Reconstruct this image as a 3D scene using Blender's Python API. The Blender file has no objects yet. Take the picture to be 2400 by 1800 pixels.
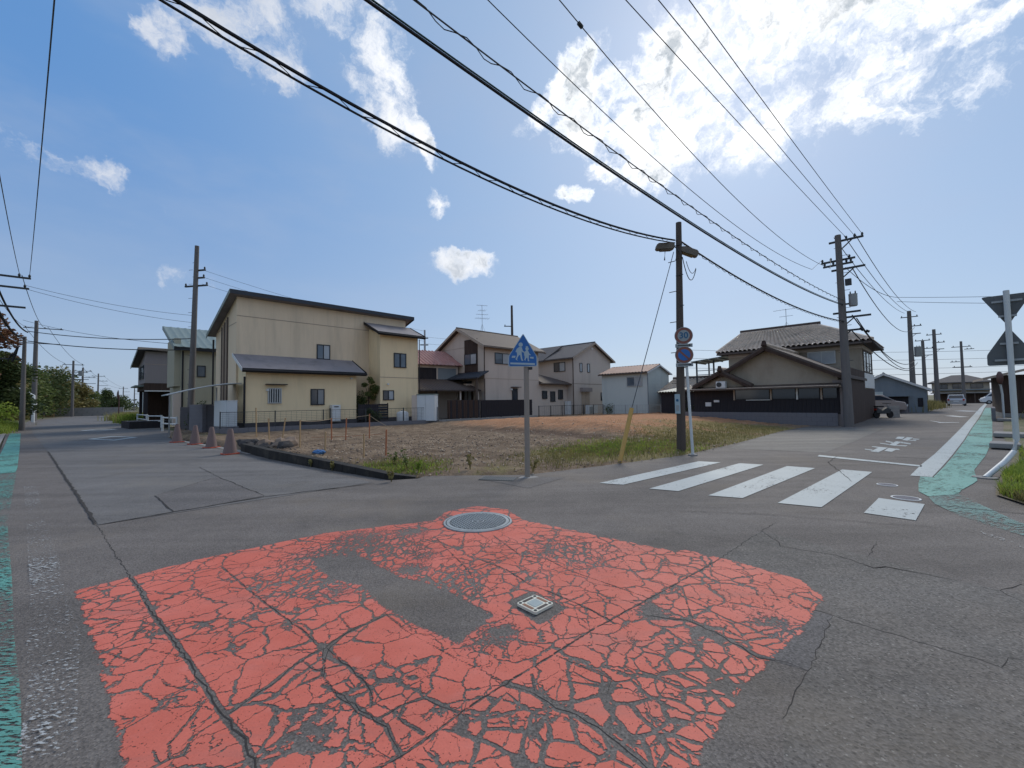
import bpy, math, random
import numpy as np
from mathutils import Vector, Matrix
R = math.radians
S = bpy.context.scene
COL = S.collection
rng = random.Random(7)

# ------------------------------------------------------------------ camera
cam = bpy.data.cameras.new('camera'); camo = bpy.data.objects.new('camera', cam); COL.objects.link(camo)
PIT, ROL = math.atan(40/980), R(.85)
fw = Vector((0, math.cos(PIT), math.sin(PIT))); up0 = Vector((0, -math.sin(PIT), math.cos(PIT))); rt0 = Vector((1, 0, 0))
rt = rt0*math.cos(ROL)-up0*math.sin(ROL); up = up0*math.cos(ROL)+rt0*math.sin(ROL)
m = Matrix((rt, up, -fw)).transposed().to_4x4(); m.translation = (0, 0, 1.55)
camo.matrix_world = m
cam.sensor_fit = 'HORIZONTAL'; cam.sensor_width = 36; cam.lens = 36*980/2400
cam.clip_start = .05; cam.clip_end = 6000
S.camera = camo
S.render.resolution_x, S.render.resolution_y = 1024, 768
S.view_settings.view_transform = 'Standard'; S.view_settings.look = 'None'
S.view_settings.exposure = 0.55; S.view_settings.gamma = 1; S.view_settings.use_curve_mapping = False

# ------------------------------------------------------------------ sun + sky
SUN_AZ, SUN_EL = R(27), R(39)
sd = Vector((math.sin(SUN_AZ)*math.cos(SUN_EL), math.cos(SUN_AZ)*math.cos(SUN_EL), math.sin(SUN_EL)))
sl = bpy.data.lights.new('sun', 'SUN'); sl.energy = 1.5; sl.angle = R(22); sl.color = (1, .93, .83)
so = bpy.data.objects.new('sun', sl); COL.objects.link(so); so.rotation_euler = (-sd).to_track_quat('-Z', 'Y').to_euler(); so.location = (0, 0, 60)
W = bpy.data.worlds.new('World'); S.world = W; W.use_nodes = True
W.cycles.sampling_method = 'MANUAL'; W.cycles.sample_map_resolution = 512
S.cycles.max_bounces = 5; S.cycles.diffuse_bounces = 3; S.cycles.glossy_bounces = 2; S.cycles.transmission_bounces = 2; S.cycles.transparent_max_bounces = 6
S.cycles.caustics_reflective = False; S.cycles.caustics_refractive = False

class NT:
    """tiny node-graph helper: every method returns an output socket"""
    def __init__(s, tree): s.t = tree; s.n = tree.nodes; s.l = tree.links
    def new(s, typ, **kw):
        n = s.n.new(typ)
        for k, v in kw.items(): setattr(n, k, v)
        return n
    def put(s, sock, v):
        if isinstance(v, bpy.types.NodeSocket): s.l.new(v, sock)
        elif v is not None: sock.default_value = v
    def m(s, op, a, b=None, c=None, clamp=False):
        n = s.new('ShaderNodeMath', operation=op, use_clamp=clamp)
        s.put(n.inputs[0], a); s.put(n.inputs[1], b)
        if c is not None: s.put(n.inputs[2], c)
        return n.outputs[0]
    def v(s, op, a, b=None, sc=None):
        n = s.new('ShaderNodeVectorMath', operation=op); s.put(n.inputs[0], a)
        if b is not None: s.put(n.inputs[1], b)
        if sc is not None: s.put(n.inputs['Scale'], sc)
        return n.outputs['Value'] if op in ('DOT_PRODUCT', 'LENGTH', 'DISTANCE') else n.outputs[0]
    def ss(s, x, a, b, o0=0., o1=1., lin=False):
        n = s.new('ShaderNodeMapRange', interpolation_type='LINEAR' if lin else 'SMOOTHSTEP')
        s.put(n.inputs[0], x); s.put(n.inputs[1], a); s.put(n.inputs[2], b); s.put(n.inputs[3], o0); s.put(n.inputs[4], o1)
        return n.outputs[0]
    def noise(s, vec, scale, det=3, rough=.55, dist=0):
        n = s.new('ShaderNodeTexNoise'); s.put(n.inputs['Vector'], vec); n.inputs['Scale'].default_value = scale
        n.inputs['Detail'].default_value = det; n.inputs['Roughness'].default_value = rough; n.inputs['Distortion'].default_value = dist
        return n.outputs[0]
    def vor(s, vec, scale, feat='F1', out=0, rand=1):
        n = s.new('ShaderNodeTexVoronoi', feature=feat); s.put(n.inputs['Vector'], vec); n.inputs['Scale'].default_value = scale; n.inputs['Randomness'].default_value = rand
        return n.outputs[out]
    def mix(s, f, a, b, mode='MIX'):
        n = s.new('ShaderNodeMix', data_type='RGBA', blend_type=mode)
        s.put(n.inputs[0], f)
        for i, q in ((6, a), (7, b)):
            s.put(n.inputs[i], (*q, 1) if isinstance(q, tuple) and len(q) == 3 else q)
        return n.outputs[2]
    def map(s, vec, loc=(0, 0, 0), rot=(0, 0, 0), sc=(1, 1, 1)):
        n = s.new('ShaderNodeMapping'); s.put(n.inputs[0], vec); n.inputs[1].default_value = loc; n.inputs[2].default_value = rot; n.inputs[3].default_value = sc
        return n.outputs[0]
    def attr(s, name):
        return s.new('ShaderNodeAttribute', attribute_name=name).outputs['Fac']

def build_sky():
    t = NT(W.node_tree); t.n.clear()
    D = t.v('NORMALIZE', t.new('ShaderNodeTexCoord').outputs['Generated'])
    sky = t.new('ShaderNodeTexSky', sky_type='NISHITA'); sky.sun_disc = False
    sky.sun_elevation = SUN_EL; sky.sun_rotation = SUN_AZ
    sky.air_density = 1.0; sky.dust_density = .9; sky.ozone_density = 2.2; sky.altitude = 0
    base = sky.outputs[0]
    # (direction, tangent half-sizes, tilt degrees, weight): the cumulus seen in the sky
    B = [((-.225, .758, .612), .055, .12, 14, .78), ((-.176, .812, .556), .022, .085, 24, .8), ((-.255, .742, .62), .05, .05, 0, .55),
         ((-.458, .649, .607), .10, .04, -24, .7), ((-.405, .68, .611), .045, .065, 24, .75), ((-.521, .634, .572), .034, .034, 0, .8),
         ((-.663, .644, .383), .085, .02, -20, .62), ((-.108, .941, .32), .055, .03, -6, .95), ((-.601, .764, .232), .05, .035, 0, .6),
         ((-.14, .888, .439), .022, .03, 30, .8), ((.141, .89, .433), .034, .022, -15, .85), ((-.313, .674, .669), .06, .03, 0, .7),
         ((.333, .72, .609), .18, .09, 8, .80), ((.278, .81, .516), .11, .09, 0, .80), ((.553, .641, .532), .25, .085, 8, .80),
         ((.425, .668, .611), .20, .08, 0, .90), ((.119, .778, .617), .10, .035, 42, .75), ((.203, .799, .566), .10, .06, 20, .75),
         ((.222, .852, .475), .07, .028, -12, .85), ((.609, .587, .533), .16, .07, 14, .75), ((.66, .60, .45), .12, .05, 10, .5)]
    nz = t.new('ShaderNodeTexNoise'); t.put(nz.inputs['Vector'], D); nz.inputs['Scale'].default_value = 6; nz.inputs['Detail'].default_value = 6; nz.inputs['Roughness'].default_value = .62
    warp = t.v('SUBTRACT', nz.outputs[1], (.5, .5, .5))
    Dw = t.v('ADD', D, t.v('SCALE', warp, sc=.16))
    tot = None
    for c, ra, rb, tilt, wt in B:
        c = Vector(c).normalized(); a = c.cross(Vector((0, 0, 1))).normalized(); b = a.cross(c)
        th = R(tilt); a2 = (a*math.cos(th)+b*math.sin(th))/ra; b2 = (b*math.cos(th)-a*math.sin(th))/rb
        pa = t.v('DOT_PRODUCT', Dw, tuple(a2)); pb = t.v('DOT_PRODUCT', Dw, tuple(b2))
        r2 = t.m('ADD', t.m('MULTIPLY', pa, pa), t.m('MULTIPLY', pb, pb))
        e = t.ss(r2, 2.6, 0, 0, wt)
        e = t.m('MULTIPLY', e, t.m('GREATER_THAN', t.v('DOT_PRODUCT', D, tuple(c)), .3))
        tot = e if tot is None else t.m('MAXIMUM', tot, e)
    sep = t.new('ShaderNodeSeparateXYZ'); t.put(sep.inputs[0], D)
    fb = t.m('SUBTRACT', t.noise(Dw, 8, 8, .66), .5)
    # extra clouds kept out of view, added as fill light for camera-facing walls
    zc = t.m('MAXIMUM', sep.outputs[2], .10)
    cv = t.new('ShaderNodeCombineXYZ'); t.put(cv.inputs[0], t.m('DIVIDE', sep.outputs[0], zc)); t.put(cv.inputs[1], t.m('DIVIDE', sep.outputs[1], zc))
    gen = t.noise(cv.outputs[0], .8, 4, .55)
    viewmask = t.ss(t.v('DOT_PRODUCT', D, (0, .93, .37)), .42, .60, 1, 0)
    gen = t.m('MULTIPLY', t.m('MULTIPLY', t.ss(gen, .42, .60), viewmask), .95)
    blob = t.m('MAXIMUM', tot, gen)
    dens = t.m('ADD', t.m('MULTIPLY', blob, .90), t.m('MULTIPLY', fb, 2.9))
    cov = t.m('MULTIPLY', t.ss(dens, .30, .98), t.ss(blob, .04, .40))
    sunD = t.v('DOT_PRODUCT', D, tuple(sd))
    glow = t.ss(sunD, .70, .97)
    core = t.m('MULTIPLY', t.ss(t.noise(t.v('ADD', Dw, (1.7, .4, .9)), 6.5, 5, .62), .46, .60), t.ss(dens, .62, 1.0))
    lit = t.mix(glow, t.mix(t.ss(sunD, -.2, .45), (8.0, 7.9, 7.7), (4.9, 5.2, 5.8)), (9.6, 9.5, 9.3))  # unseen clouds opposite the sun brightened to lift the shaded house fronts
    grey = t.mix(glow, (4.2, 4.5, 5.0), (3.5, 3.9, 4.3))
    cl = t.mix(core, lit, grey)
    # hazy blue of the open sky, paler low down and towards the sun
    el = sep.outputs[2]
    hz = t.mix(t.ss(el, 0, .55), (2.35, 3.1, 4.35), (.80, 2.05, 4.4))
    hz = t.mix(t.ss(sunD, .45, 1.0, 0, .7), hz, (2.8, 3.75, 5.0))
    streak = t.ss(t.noise(t.map(D, sc=(1.6, 1.6, 4)), 2.4, 5, .55), .40, .72, 0, .34)
    hz = t.mix(streak, hz, (2.5, 3.2, 4.5))
    c1 = t.mix(.82, base, hz)
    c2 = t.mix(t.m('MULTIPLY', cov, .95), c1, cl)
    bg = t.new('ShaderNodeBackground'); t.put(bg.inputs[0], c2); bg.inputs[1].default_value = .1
    t.l.new(bg.outputs[0], t.new('ShaderNodeOutputWorld').inputs[0])
build_sky()

# ------------------------------------------------------------------ materials
MATS = {}
def base_mat(name):
    mt = bpy.data.materials.new(name); mt.use_nodes = True; t = NT(mt.node_tree); t.n.clear()
    p = t.new('ShaderNodeBsdfPrincipled'); o = t.new('ShaderNodeOutputMaterial'); t.l.new(p.outputs[0], o.inputs[0])
    MATS[name] = mt
    return mt, t, p, o
def bump(t, p, h, st, dist=.01):
    b = t.new('ShaderNodeBump'); b.inputs['Strength'].default_value = st; b.inputs['Distance'].default_value = dist
    t.put(b.inputs['Height'], h); t.l.new(b.outputs[0], p.inputs['Normal'])
def M(name, col, rough=.7, var=.18, scale=2.5, st=(1, 1, 1), spec=.3, metal=0, bmp=0, bsc=60, dirt=None, dsc=1.2, damt=.5):
    if name in MATS: return MATS[name]
    mt, t, p, o = base_mat(name)
    P = t.new('ShaderNodeTexCoord').outputs['Object']
    if st != (1, 1, 1): P = t.map(P, sc=st)
    n = t.noise(P, scale, 5, .6); n2 = t.noise(P, scale*9, 3, .6)
    f = t.m('ADD', t.m('MULTIPLY', t.m('SUBTRACT', n, .5), 2*var), t.m('MULTIPLY', t.m('SUBTRACT', n2, .5), var))
    c = t.mix(1, (*col, 1), t.m('ADD', 1, f), 'MULTIPLY')
    if dirt:
        dn = t.ss(t.noise(P, dsc, 6, .65), .45, .75, 0, damt); c = t.mix(dn, c, dirt)
    t.put(p.inputs['Base Color'], c); p.inputs['Roughness'].default_value = rough
    p.inputs['Specular IOR Level'].default_value = spec; p.inputs['Metallic'].default_value = metal
    if bmp: bump(t, p, t.noise(P, bsc, 3, .6), bmp)
    return mt

def asphalt(name, c1, c2, speck=.5, coarse=70):
    mt, t, p, o = base_mat(name)
    P = t.new('ShaderNodeNewGeometry').outputs['Position']
    big = t.noise(P, .35, 4, .6); mid = t.noise(P, 2.2, 5, .6); fine = t.noise(P, 60, 3, .7)
    c = t.mix(t.ss(t.m('ADD', t.m('MULTIPLY', big, .6), t.m('MULTIPLY', mid, .4)), .38, .62), (*c1, 1), (*c2, 1))
    c = t.mix(1, c, t.m('ADD', .42, t.m('MULTIPLY', fine, 1.16)), 'MULTIPLY')
    vc = t.new('ShaderNodeTexVoronoi'); t.put(vc.inputs['Vector'], P); vc.inputs['Scale'].default_value = coarse
    sep = t.new('ShaderNodeSeparateColor'); t.put(sep.inputs[0], vc.outputs['Color'])
    stone = t.m('MULTIPLY', t.ss(sep.outputs[0], .90, .95), t.ss(vc.outputs['Distance'], .42, .25))
    stone2 = t.m('MULTIPLY', t.ss(sep.outputs[1], .80, .9), t.ss(vc.outputs['Distance'], .5, .2))
    c = t.mix(1, c, t.m('ADD', .72, t.m('MULTIPLY', sep.outputs[2], .56)), 'MULTIPLY')
    c = t.mix(t.m('MULTIPLY', stone, speck*.8), c, (.36, .34, .30))
    c = t.mix(t.m('MULTIPLY', stone2, speck*.8), c, (.025, .025, .027))
    stain = t.ss(t.noise(P, .7, 6, .72, .8), .52, .78, 0, .6)
    c = t.mix(stain, c, tuple(x*.5 for x in c1))
    c = t.mix(t.ss(t.noise(t.v('ADD', P, (9, 4, 0)), .45, 5, .65), .50, .72, 0, .4), c, (c2[0]*1.12, c2[1]*1.03, c2[2]*.86))
    tr = t.noise(t.map(P, rot=(0, 0, R(-42)), sc=(.10, 1.1, 1)), 1.3, 4, .6)
    c = t.mix(1, c, t.ss(tr, .3, .7, .84, 1.14), 'MULTIPLY')
    t.put(p.inputs['Base Color'], c); p.inputs['Roughness'].default_value = .82; p.inputs['Specular IOR Level'].default_value = .25
    bump(t, p, t.m('ADD', fine, t.m('MULTIPLY', vc.outputs['Distance'], .8)), .55, .006)
    return mt
asphalt('asphalt_old', (.126, .111, .100), (.156, .138, .123), .42, 95)
asphalt('asphalt_side', (.134, .127, .121), (.155, .147, .140), .2, 110)
asphalt('asphalt_patch', (.118, .109, .104), (.138, .126, .119), .35, 80)
asphalt('asphalt_coarse', (.125, .115, .104), (.155, .138, .121), .8, 66)
asphalt('asphalt_pale', (.158, .148, .13), (.182, .168, .148), .3, 80)
M('crack_dark', (.042, .037, .034), .95, .5, 30)
M('crack_fill', (.055, .05, .046), .95, .5, 30)

def paint(name, col, wear=.45, scale=9, st=(1, 1, 1), rot=0, rough=.6, fade=0.0, dirt=.25):
    mt, t, p, o = base_mat(name)
    P = t.new('ShaderNodeNewGeometry').outputs['Position']
    Q = t.map(P, rot=(0, 0, rot), sc=st)
    n = t.noise(Q, scale, 7, .68); lo = t.noise(P, .9, 3, .6); fi = t.noise(P, 45, 3, .6)
    a = t.ss(t.m('ADD', t.m('ADD', n, t.m('MULTIPLY', t.m('SUBTRACT', lo, .5), .5)), t.m('MULTIPLY', t.m('SUBTRACT', fi, .5), .22)), wear-.02, wear+.03)
    c = t.mix(t.ss(t.noise(P, 3, 5, .6), .4, .75, 0, dirt), (*col, 1), tuple(x*.62+.02 for x in col))
    t.put(p.inputs['Base Color'], c); p.inputs['Roughness'].default_value = rough; p.inputs['Specular IOR Level'].default_value = .25
    bump(t, p, t.noise(P, 70, 3, .6), .3, .004)
    tr = t.new('ShaderNodeBsdfTransparent'); mx = t.new('ShaderNodeMixShader'); t.put(mx.inputs[0], t.m('MULTIPLY', a, 1-fade))
    t.l.new(tr.outputs[0], mx.inputs[1]); t.l.new(p.outputs[0], mx.inputs[2]); t.l.new(mx.outputs[0], o.inputs[0])
    return mt
paint('paint_white', (.37, .41, .405), .35, 18)
paint('paint_white_worn', (.42, .43, .42), .60, 26, (1, 2.6, 1), R(40))
paint('paint_white_pale', (.46, .47, .46), .34, 12)
paint('paint_green', (.115, .315, .265), .42, 7, (1, 3.5, 1), R(-42), dirt=.4)
paint('paint_green_worn', (.11, .30, .25), .535, 13, (1, 5, 1), R(42), dirt=.4)
paint('paint_green_faint', (.15, .30, .27), .50, 12, (1, 3, 1), R(42), dirt=.4, fade=.3)

def red_paint():
    mt, t, p, o = base_mat('paint_red')
    P = t.new('ShaderNodeNewGeometry').outputs['Position']
    nw = t.new('ShaderNodeTexNoise'); t.put(nw.inputs['Vector'], P); nw.inputs['Scale'].default_value = 5; nw.inputs['Detail'].default_value = 5; nw.inputs['Roughness'].default_value = .65
    Pw = t.v('ADD', P, t.v('SCALE', t.v('SUBTRACT', nw.outputs[1], (.5, .5, .5)), sc=.16))
    n1 = t.m('SUBTRACT', t.noise(P, 8, 5, .6), .5); n2 = t.m('SUBTRACT', t.noise(P, 38, 4, .65), .5); lo = t.noise(P, 1.1, 4, .6)
    edge, crack, wear, fine, cell = t.attr('edge'), t.attr('crack'), t.attr('wear'), t.attr('fine'), t.attr('cell')
    nr = t.new('ShaderNodeTexNoise'); t.put(nr.inputs['Vector'], P); nr.inputs['Scale'].default_value = 4; nr.inputs['Detail'].default_value = 2
    Pr = t.v('ADD', P, t.v('SCALE', t.v('SUBTRACT', nr.outputs[1], (.5, .5, .5)), sc=.10))
    hE = t.m('ADD', t.m('MULTIPLY', t.ss(t.m('ADD', cell, t.m('MULTIPLY', t.m('SUBTRACT', t.noise(P, 2.1, 3, .6), .5), .9)), .25, .85), .108), t.m('SUBTRACT', t.m('MULTIPLY', n2, .12), .035))
    a7 = t.ss(t.m('SUBTRACT', t.vor(Pr, 6.6, 'DISTANCE_TO_EDGE'), hE), 0, .02)
    a1 = t.ss(t.m('ADD', edge, t.m('ADD', t.m('MULTIPLY', n1, .12), t.m('MULTIPLY', n2, .05))), 0, .008)
    a2 = t.ss(t.m('ADD', crack, t.m('ADD', t.m('MULTIPLY', n2, .022), t.m('MULTIPLY', n1, .022))), -.002, .003)
    vA = t.vor(Pw, 3.1, 'DISTANCE_TO_EDGE'); Ps = t.map(Pw, rot=(0, 0, R(47)), sc=(1.5, .7, 1)); vB = t.vor(Ps, 8.5, 'DISTANCE_TO_EDGE'); vC = t.vor(Ps, 21, 'DISTANCE_TO_EDGE')
    hA = t.m('ADD', t.ss(lo, .34, .66, -.004, .036), t.m('MULTIPLY', n2, .055))
    a3 = t.ss(t.m('SUBTRACT', vA, hA), 0, .012)
    hB = t.m('ADD', t.m('MULTIPLY', t.ss(t.m('ADD', fine, t.m('MULTIPLY', n1, .6)), .25, .85), .15), t.m('SUBTRACT', t.m('MULTIPLY', n2, .16), .045))
    a4 = t.ss(t.m('SUBTRACT', vB, hB), 0, .03)
    hC = t.m('ADD', t.m('MULTIPLY', t.ss(t.m('ADD', fine, t.m('MULTIPLY', n1, .9)), .55, 1.1), .26), t.m('SUBTRACT', t.m('MULTIPLY', n2, .25), .09))
    a5 = t.ss(t.m('SUBTRACT', vC, hC), 0, .05)
    vD = t.vor(t.v('ADD', Pw, (5.3, 2.1, 0)), 5.2, 'DISTANCE_TO_EDGE')
    a4 = t.m('MULTIPLY', a4, t.ss(t.m('SUBTRACT', vD, t.m('ADD', t.ss(t.noise(P, 1.7, 3, .6), .36, .62, -.015, .030), t.m('MULTIPLY', n2, .07))), 0, .016))
    sp = t.noise(P, 30, 5, .7)
    w = t.m('ADD', wear, t.m('MULTIPLY', t.m('SUBTRACT', t.noise(P, 2.6, 4, .6), .5), .55))
    a6 = t.ss(t.m('SUBTRACT', t.m('ADD', sp, t.m('MULTIPLY', n1, .35)), t.m('SUBTRACT', t.m('MULTIPLY', w, .9), .02)), 0, .07)
    pin = t.ss(t.vor(P, 52, 'F1'), .10, .17)
    pin = t.m('MAXIMUM', pin, t.ss(t.noise(P, 6, 3), .42, .5, 1, 0))
    a = a1
    for q in (a2, a3, a4, a5, a6, a7, pin): a = t.m('MULTIPLY', a, q)
    cn = t.noise(P, 2.0, 5, .62); cf = t.noise(P, 90, 3, .6)
    c = t.mix(t.ss(cn, .3, .7), (.55, .130, .088), (.62, .165, .118))
    c = t.mix(t.m('MULTIPLY', t.ss(wear, .15, .9), .55), c, (.42, .15, .14))
    c = t.mix(1, c, t.m('ADD', .86, t.m('MULTIPLY', cf, .28)), 'MULTIPLY')
    c = t.mix(t.ss(t.noise(P, 14, 5, .7), .58, .8, 0, .4), c, (.2, .13, .12))
    c = t.mix(t.ss(t.noise(t.map(P, rot=(0, 0, R(-45)), sc=(.35, 1.6, 1)), 2.2, 5, .7), .50, .75, 0, .38), c, (.27, .14, .12))
    c = t.mix(t.ss(t.noise(t.v('ADD', P, (3, 8, 0)), 3.1, 5, .65), .55, .75, 0, .3), c, (.68, .26, .22))
    t.put(p.inputs['Base Color'], c); p.inputs['Roughness'].default_value = .68; p.inputs['Specular IOR Level'].default_value = .2
    bump(t, p, t.m('ADD', t.noise(P, 80, 3, .6), 0), .3, .003)
    tr = t.new('ShaderNodeBsdfTransparent'); mx = t.new('ShaderNodeMixShader'); t.put(mx.inputs[0], a)
    t.l.new(tr.outputs[0], mx.inputs[1]); t.l.new(p.outputs[0], mx.inputs[2]); t.l.new(mx.outputs[0], o.inputs[0])
    return mt
red_paint()

def soil_mat():
    mt, t, p, o = base_mat('soil')
    P = t.new('ShaderNodeNewGeometry').outputs['Position']
    red, grs = t.attr('red'), t.attr('grass')
    n = t.noise(P, 1.3, 6, .65); f = t.noise(P, 16, 5, .7); ff = t.noise(P, 55, 3, .7)
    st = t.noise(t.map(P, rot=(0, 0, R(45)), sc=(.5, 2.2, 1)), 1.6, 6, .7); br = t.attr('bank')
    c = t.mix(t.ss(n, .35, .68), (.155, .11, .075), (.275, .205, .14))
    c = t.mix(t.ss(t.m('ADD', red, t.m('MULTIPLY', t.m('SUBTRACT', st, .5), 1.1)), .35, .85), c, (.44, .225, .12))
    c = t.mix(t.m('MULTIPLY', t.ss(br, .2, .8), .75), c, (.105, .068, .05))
    c = t.mix(t.ss(st, .56, .72, 0, .6), c, (.46, .35, .25))
    c = t.mix(t.ss(f, .60, .72, 0, .7), c, (.52, .41, .30)); c = t.mix(t.ss(f, .42, .30, 0, .75), c, (.075, .052, .04))
    g = t.ss(t.m('ADD', grs, t.m('MULTIPLY', t.m('SUBTRACT', t.noise(P, 2.4, 5, .65), .5), 1.0)), .35, .75)
    c = t.mix(t.m('MULTIPLY', g, .8), c, t.mix(n, (.17, .165, .055), (.27, .22, .10)))
    c = t.mix(1, c, t.m('ADD', .55, t.m('MULTIPLY', ff, .9)), 'MULTIPLY')
    t.put(p.inputs['Base Color'], c); p.inputs['Roughness'].default_value = .95; p.inputs['Specular IOR Level'].default_value = .1
    bump(t, p, t.m('ADD', f, t.m('MULTIPLY', ff, .4)), 1.0, .05)
soil_mat()
def ground_mat():
    mt, t, p, o = base_mat('field_ground')
    P = t.new('ShaderNodeNewGeometry').outputs['Position']
    n = t.noise(P, .25, 6, .65); f = t.noise(P, 7, 5, .7)
    c = t.mix(t.ss(n, .4, .6), (.085, .095, .035), (.17, .14, .085)); c = t.mix(1, c, t.m('ADD', .45, t.m('MULTIPLY', f, 1.1)), 'MULTIPLY')
    t.put(p.inputs['Base Color'], c); p.inputs['Roughness'].default_value = .95; bump(t, p, f, .8, .05)
ground_mat()
def leaf(name, a, b, tr=.35):
    mt, t, p, o = base_mat(name)
    P = t.new('ShaderNodeNewGeometry'); n = t.noise(P.outputs['Position'], 1.7, 4, .6); f = t.noise(P.outputs['Position'], 23, 2)
    c = t.mix(t.ss(t.m('ADD', t.m('MULTIPLY', n, .6), t.m('MULTIPLY', f, .4)), .38, .62), (*a, 1), (*b, 1))
    t.put(p.inputs['Base Color'], c); p.inputs['Roughness'].default_value = .6; p.inputs['Specular IOR Level'].default_value = .2
    tl = t.new('ShaderNodeBsdfTranslucent'); t.put(tl.inputs[0], c); mx = t.new('ShaderNodeMixShader'); mx.inputs[0].default_value = tr
    t.l.new(p.outputs[0], mx.inputs[1]); t.l.new(tl.outputs[0], mx.inputs[2]); t.l.new(mx.outputs[0], o.inputs[0])
leaf('leaf_green', (.075, .115, .03), (.17, .20, .065)); leaf('leaf_dark', (.042, .066, .024), (.105, .135, .05)); leaf('leaf_red', (.15, .06, .04), (.21, .12, .055))
leaf('leaf_bright', (.16, .24, .035), (.30, .36, .07), .45); leaf('leaf_dry', (.23, .19, .08), (.30, .29, .11), .4); leaf('leaf_olive', (.14, .135, .05), (.27, .225, .09))
def glass(name, col, rough=.06):
    mt, t, p, o = base_mat(name); P = t.new('ShaderNodeTexCoord').outputs['Object']
    c = t.mix(t.noise(P, .9, 3), tuple(x*.6 for x in col), tuple(x*1.4 for x in col)); t.put(p.inputs['Base Color'], c)
    p.inputs['Roughness'].default_value = rough; p.inputs['Specular IOR Level'].default_value = .6
glass('glass_dark', (.028, .034, .045)); glass('glass_mid', (.10, .13, .16)); glass('glass_curtain', (.34, .37, .39), .25)
STK = (1, 1, .12)
M('wall_yellow', (.80, .645, .41), .85, .09, 1.2, STK, .15, dirt=(.40, .33, .21), damt=.35, bmp=.25, bsc=90)
M('wall_yellow_upper', (.73, .59, .42), .85, .09, 1.0, STK, .15, dirt=(.34, .29, .21), damt=.4, bmp=.25, bsc=90)
M('wall_cream', (.56, .48, .41), .85, .08, 1.2, STK, .15, dirt=(.33, .28, .24), damt=.4, bmp=.2, bsc=80)
M('wall_grey_beige', (.52, .455, .40), .85, .08, 1.2, STK, .15, dirt=(.3, .26, .23), damt=.4, bmp=.2, bsc=80)
M('wall_blue_white', (.54, .58, .55), .7, .08, 1.2, STK, .25, dirt=(.33, .38, .38), damt=.35)
M('wall_pale_green', (.40, .38, .29), .85, .08, 1.2, STK, .15, dirt=(.30, .29, .23), damt=.35)
M('wall_mauve', (.27, .24, .235), .85, .1, 1.2, STK, .15, dirt=(.2, .18, .18), damt=.4)
M('wall_plaster_brown', (.36, .31, .245), .9, .12, 1.5, (1, 1, .4), .1, dirt=(.20, .16, .125), damt=.5, bmp=.3)
M('wall_blue_grey', (.215, .245, .265), .85, .12, 1.5, STK, .15, dirt=(.13, .17, .21), damt=.4)
M('wood_black', (.028, .026, .030), .8, .35, 3, (8, 8, .6), .2, dirt=(.06, .05, .05), damt=.5)
M('wood_brown_dark', (.055, .035, .028), .8, .35, 3, (6, 6, .5), .2, dirt=(.11, .08, .06), damt=.5)
M('wood_stake', (.36, .25, .14), .85, .25, 6, (6, 6, .7), .1)
M('wood_stake_red', (.34, .14, .075), .85, .25, 6, (6, 6, .7), .1)
M('pole_concrete', (.15, .14, .135), .85, .2, 2, (3, 3, .35), .15, dirt=(.09, .082, .08), damt=.5, bmp=.2)
M('pole_brown', (.095, .078, .068), .85, .25, 3, (5, 5, .4), .15, dirt=(.05, .045, .042), damt=.5, bmp=.3)
M('steel_dark', (.05, .055, .058), .6, .2, 5, metal=.2)
M('steel_grey', (.30, .32, .33), .5, .15, 4, metal=.3)
M('pole_white', (.55, .58, .58), .5, .12, 2, (3, 3, .4), .3, dirt=(.35, .35, .33), damt=.4)
M('pole_grey_plain', (.27, .235, .20), .7, .1, 2, (3, 3, .4), .2)
M('concrete', (.27, .26, .245), .92, .2, 1.6, bmp=.4, bsc=45, dirt=(.16, .155, .15), damt=.6)
M('concrete_dark', (.075, .07, .075), .92, .3, 1.6, bmp=.4, bsc=45, dirt=(.03, .03, .034), damt=.7)
M('concrete_mid', (.165, .16, .172), .92, .22, 1.4, bmp=.4, bsc=45, dirt=(.08, .08, .095), damt=.7)
M('kerb_black', (.02, .019, .018), .85, .4, 5, bmp=.3, dirt=(.10, .085, .065), damt=.5, dsc=3)
M('roof_slate', (.24, .22, .225), .7, .15, 3, bmp=.2, dirt=(.06, .058, .06), damt=.4)
M('roof_navy', (.035, .042, .055), .5, .15, 3, spec=.35)
M('roof_brown', (.088, .068, .060), .75, .18, 3, bmp=.3, dirt=(.13, .10, .06), damt=.4)
M('roof_grey_brown', (.092, .084, .084), .75, .15, 3, bmp=.3)
M('roof_green', (.18, .225, .21), .55, .12, 3)
M('roof_rust', (.26, .135, .10), .65, .25, 2.5, (1, 1, 1), .3, dirt=(.34, .22, .18), damt=.5)
M('roof_pink', (.40, .20, .17), .65, .25, 2.5, dirt=(.45, .33, .29), damt=.5)
M('roof_tile', (.64, .52, .41), .75, .42, 7, bmp=.2, dirt=(.11, .095, .085), damt=.5)
M('trim_black', (.018, .018, .02), .6, .2, 3)
M('trim_brown', (.10, .075, .06), .7, .2, 3)
M('trim_white', (.62, .62, .60), .6, .1, 3)
M('trim_tan', (.36, .29, .23), .75, .12, 3)
M('alu_dark', (.03, .034, .04), .45, .15, 5, metal=.3)
M('alu_light', (.42, .44, .44), .4, .1, 5, metal=.4)
M('plastic_white', (.62, .64, .64), .5, .08, 2)
M('cabinet_white', (.55, .59, .61), .5, .06, 2, dirt=(.4, .43, .44), damt=.25)
M('plastic_blue', (.06, .16, .34), .5, .2, 4)
M('sheet_translucent', (.22, .27, .27), .35, .1, 3)
M('cable_black', (.012, .012, .014), .6, .2, 5)
M('cable_grey', (.06, .065, .07), .6, .2, 5)
M('cable_green', (.03, .07, .06), .6, .2, 5)
M('rope', (.42, .33, .22), .9, .2, 20)
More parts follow.
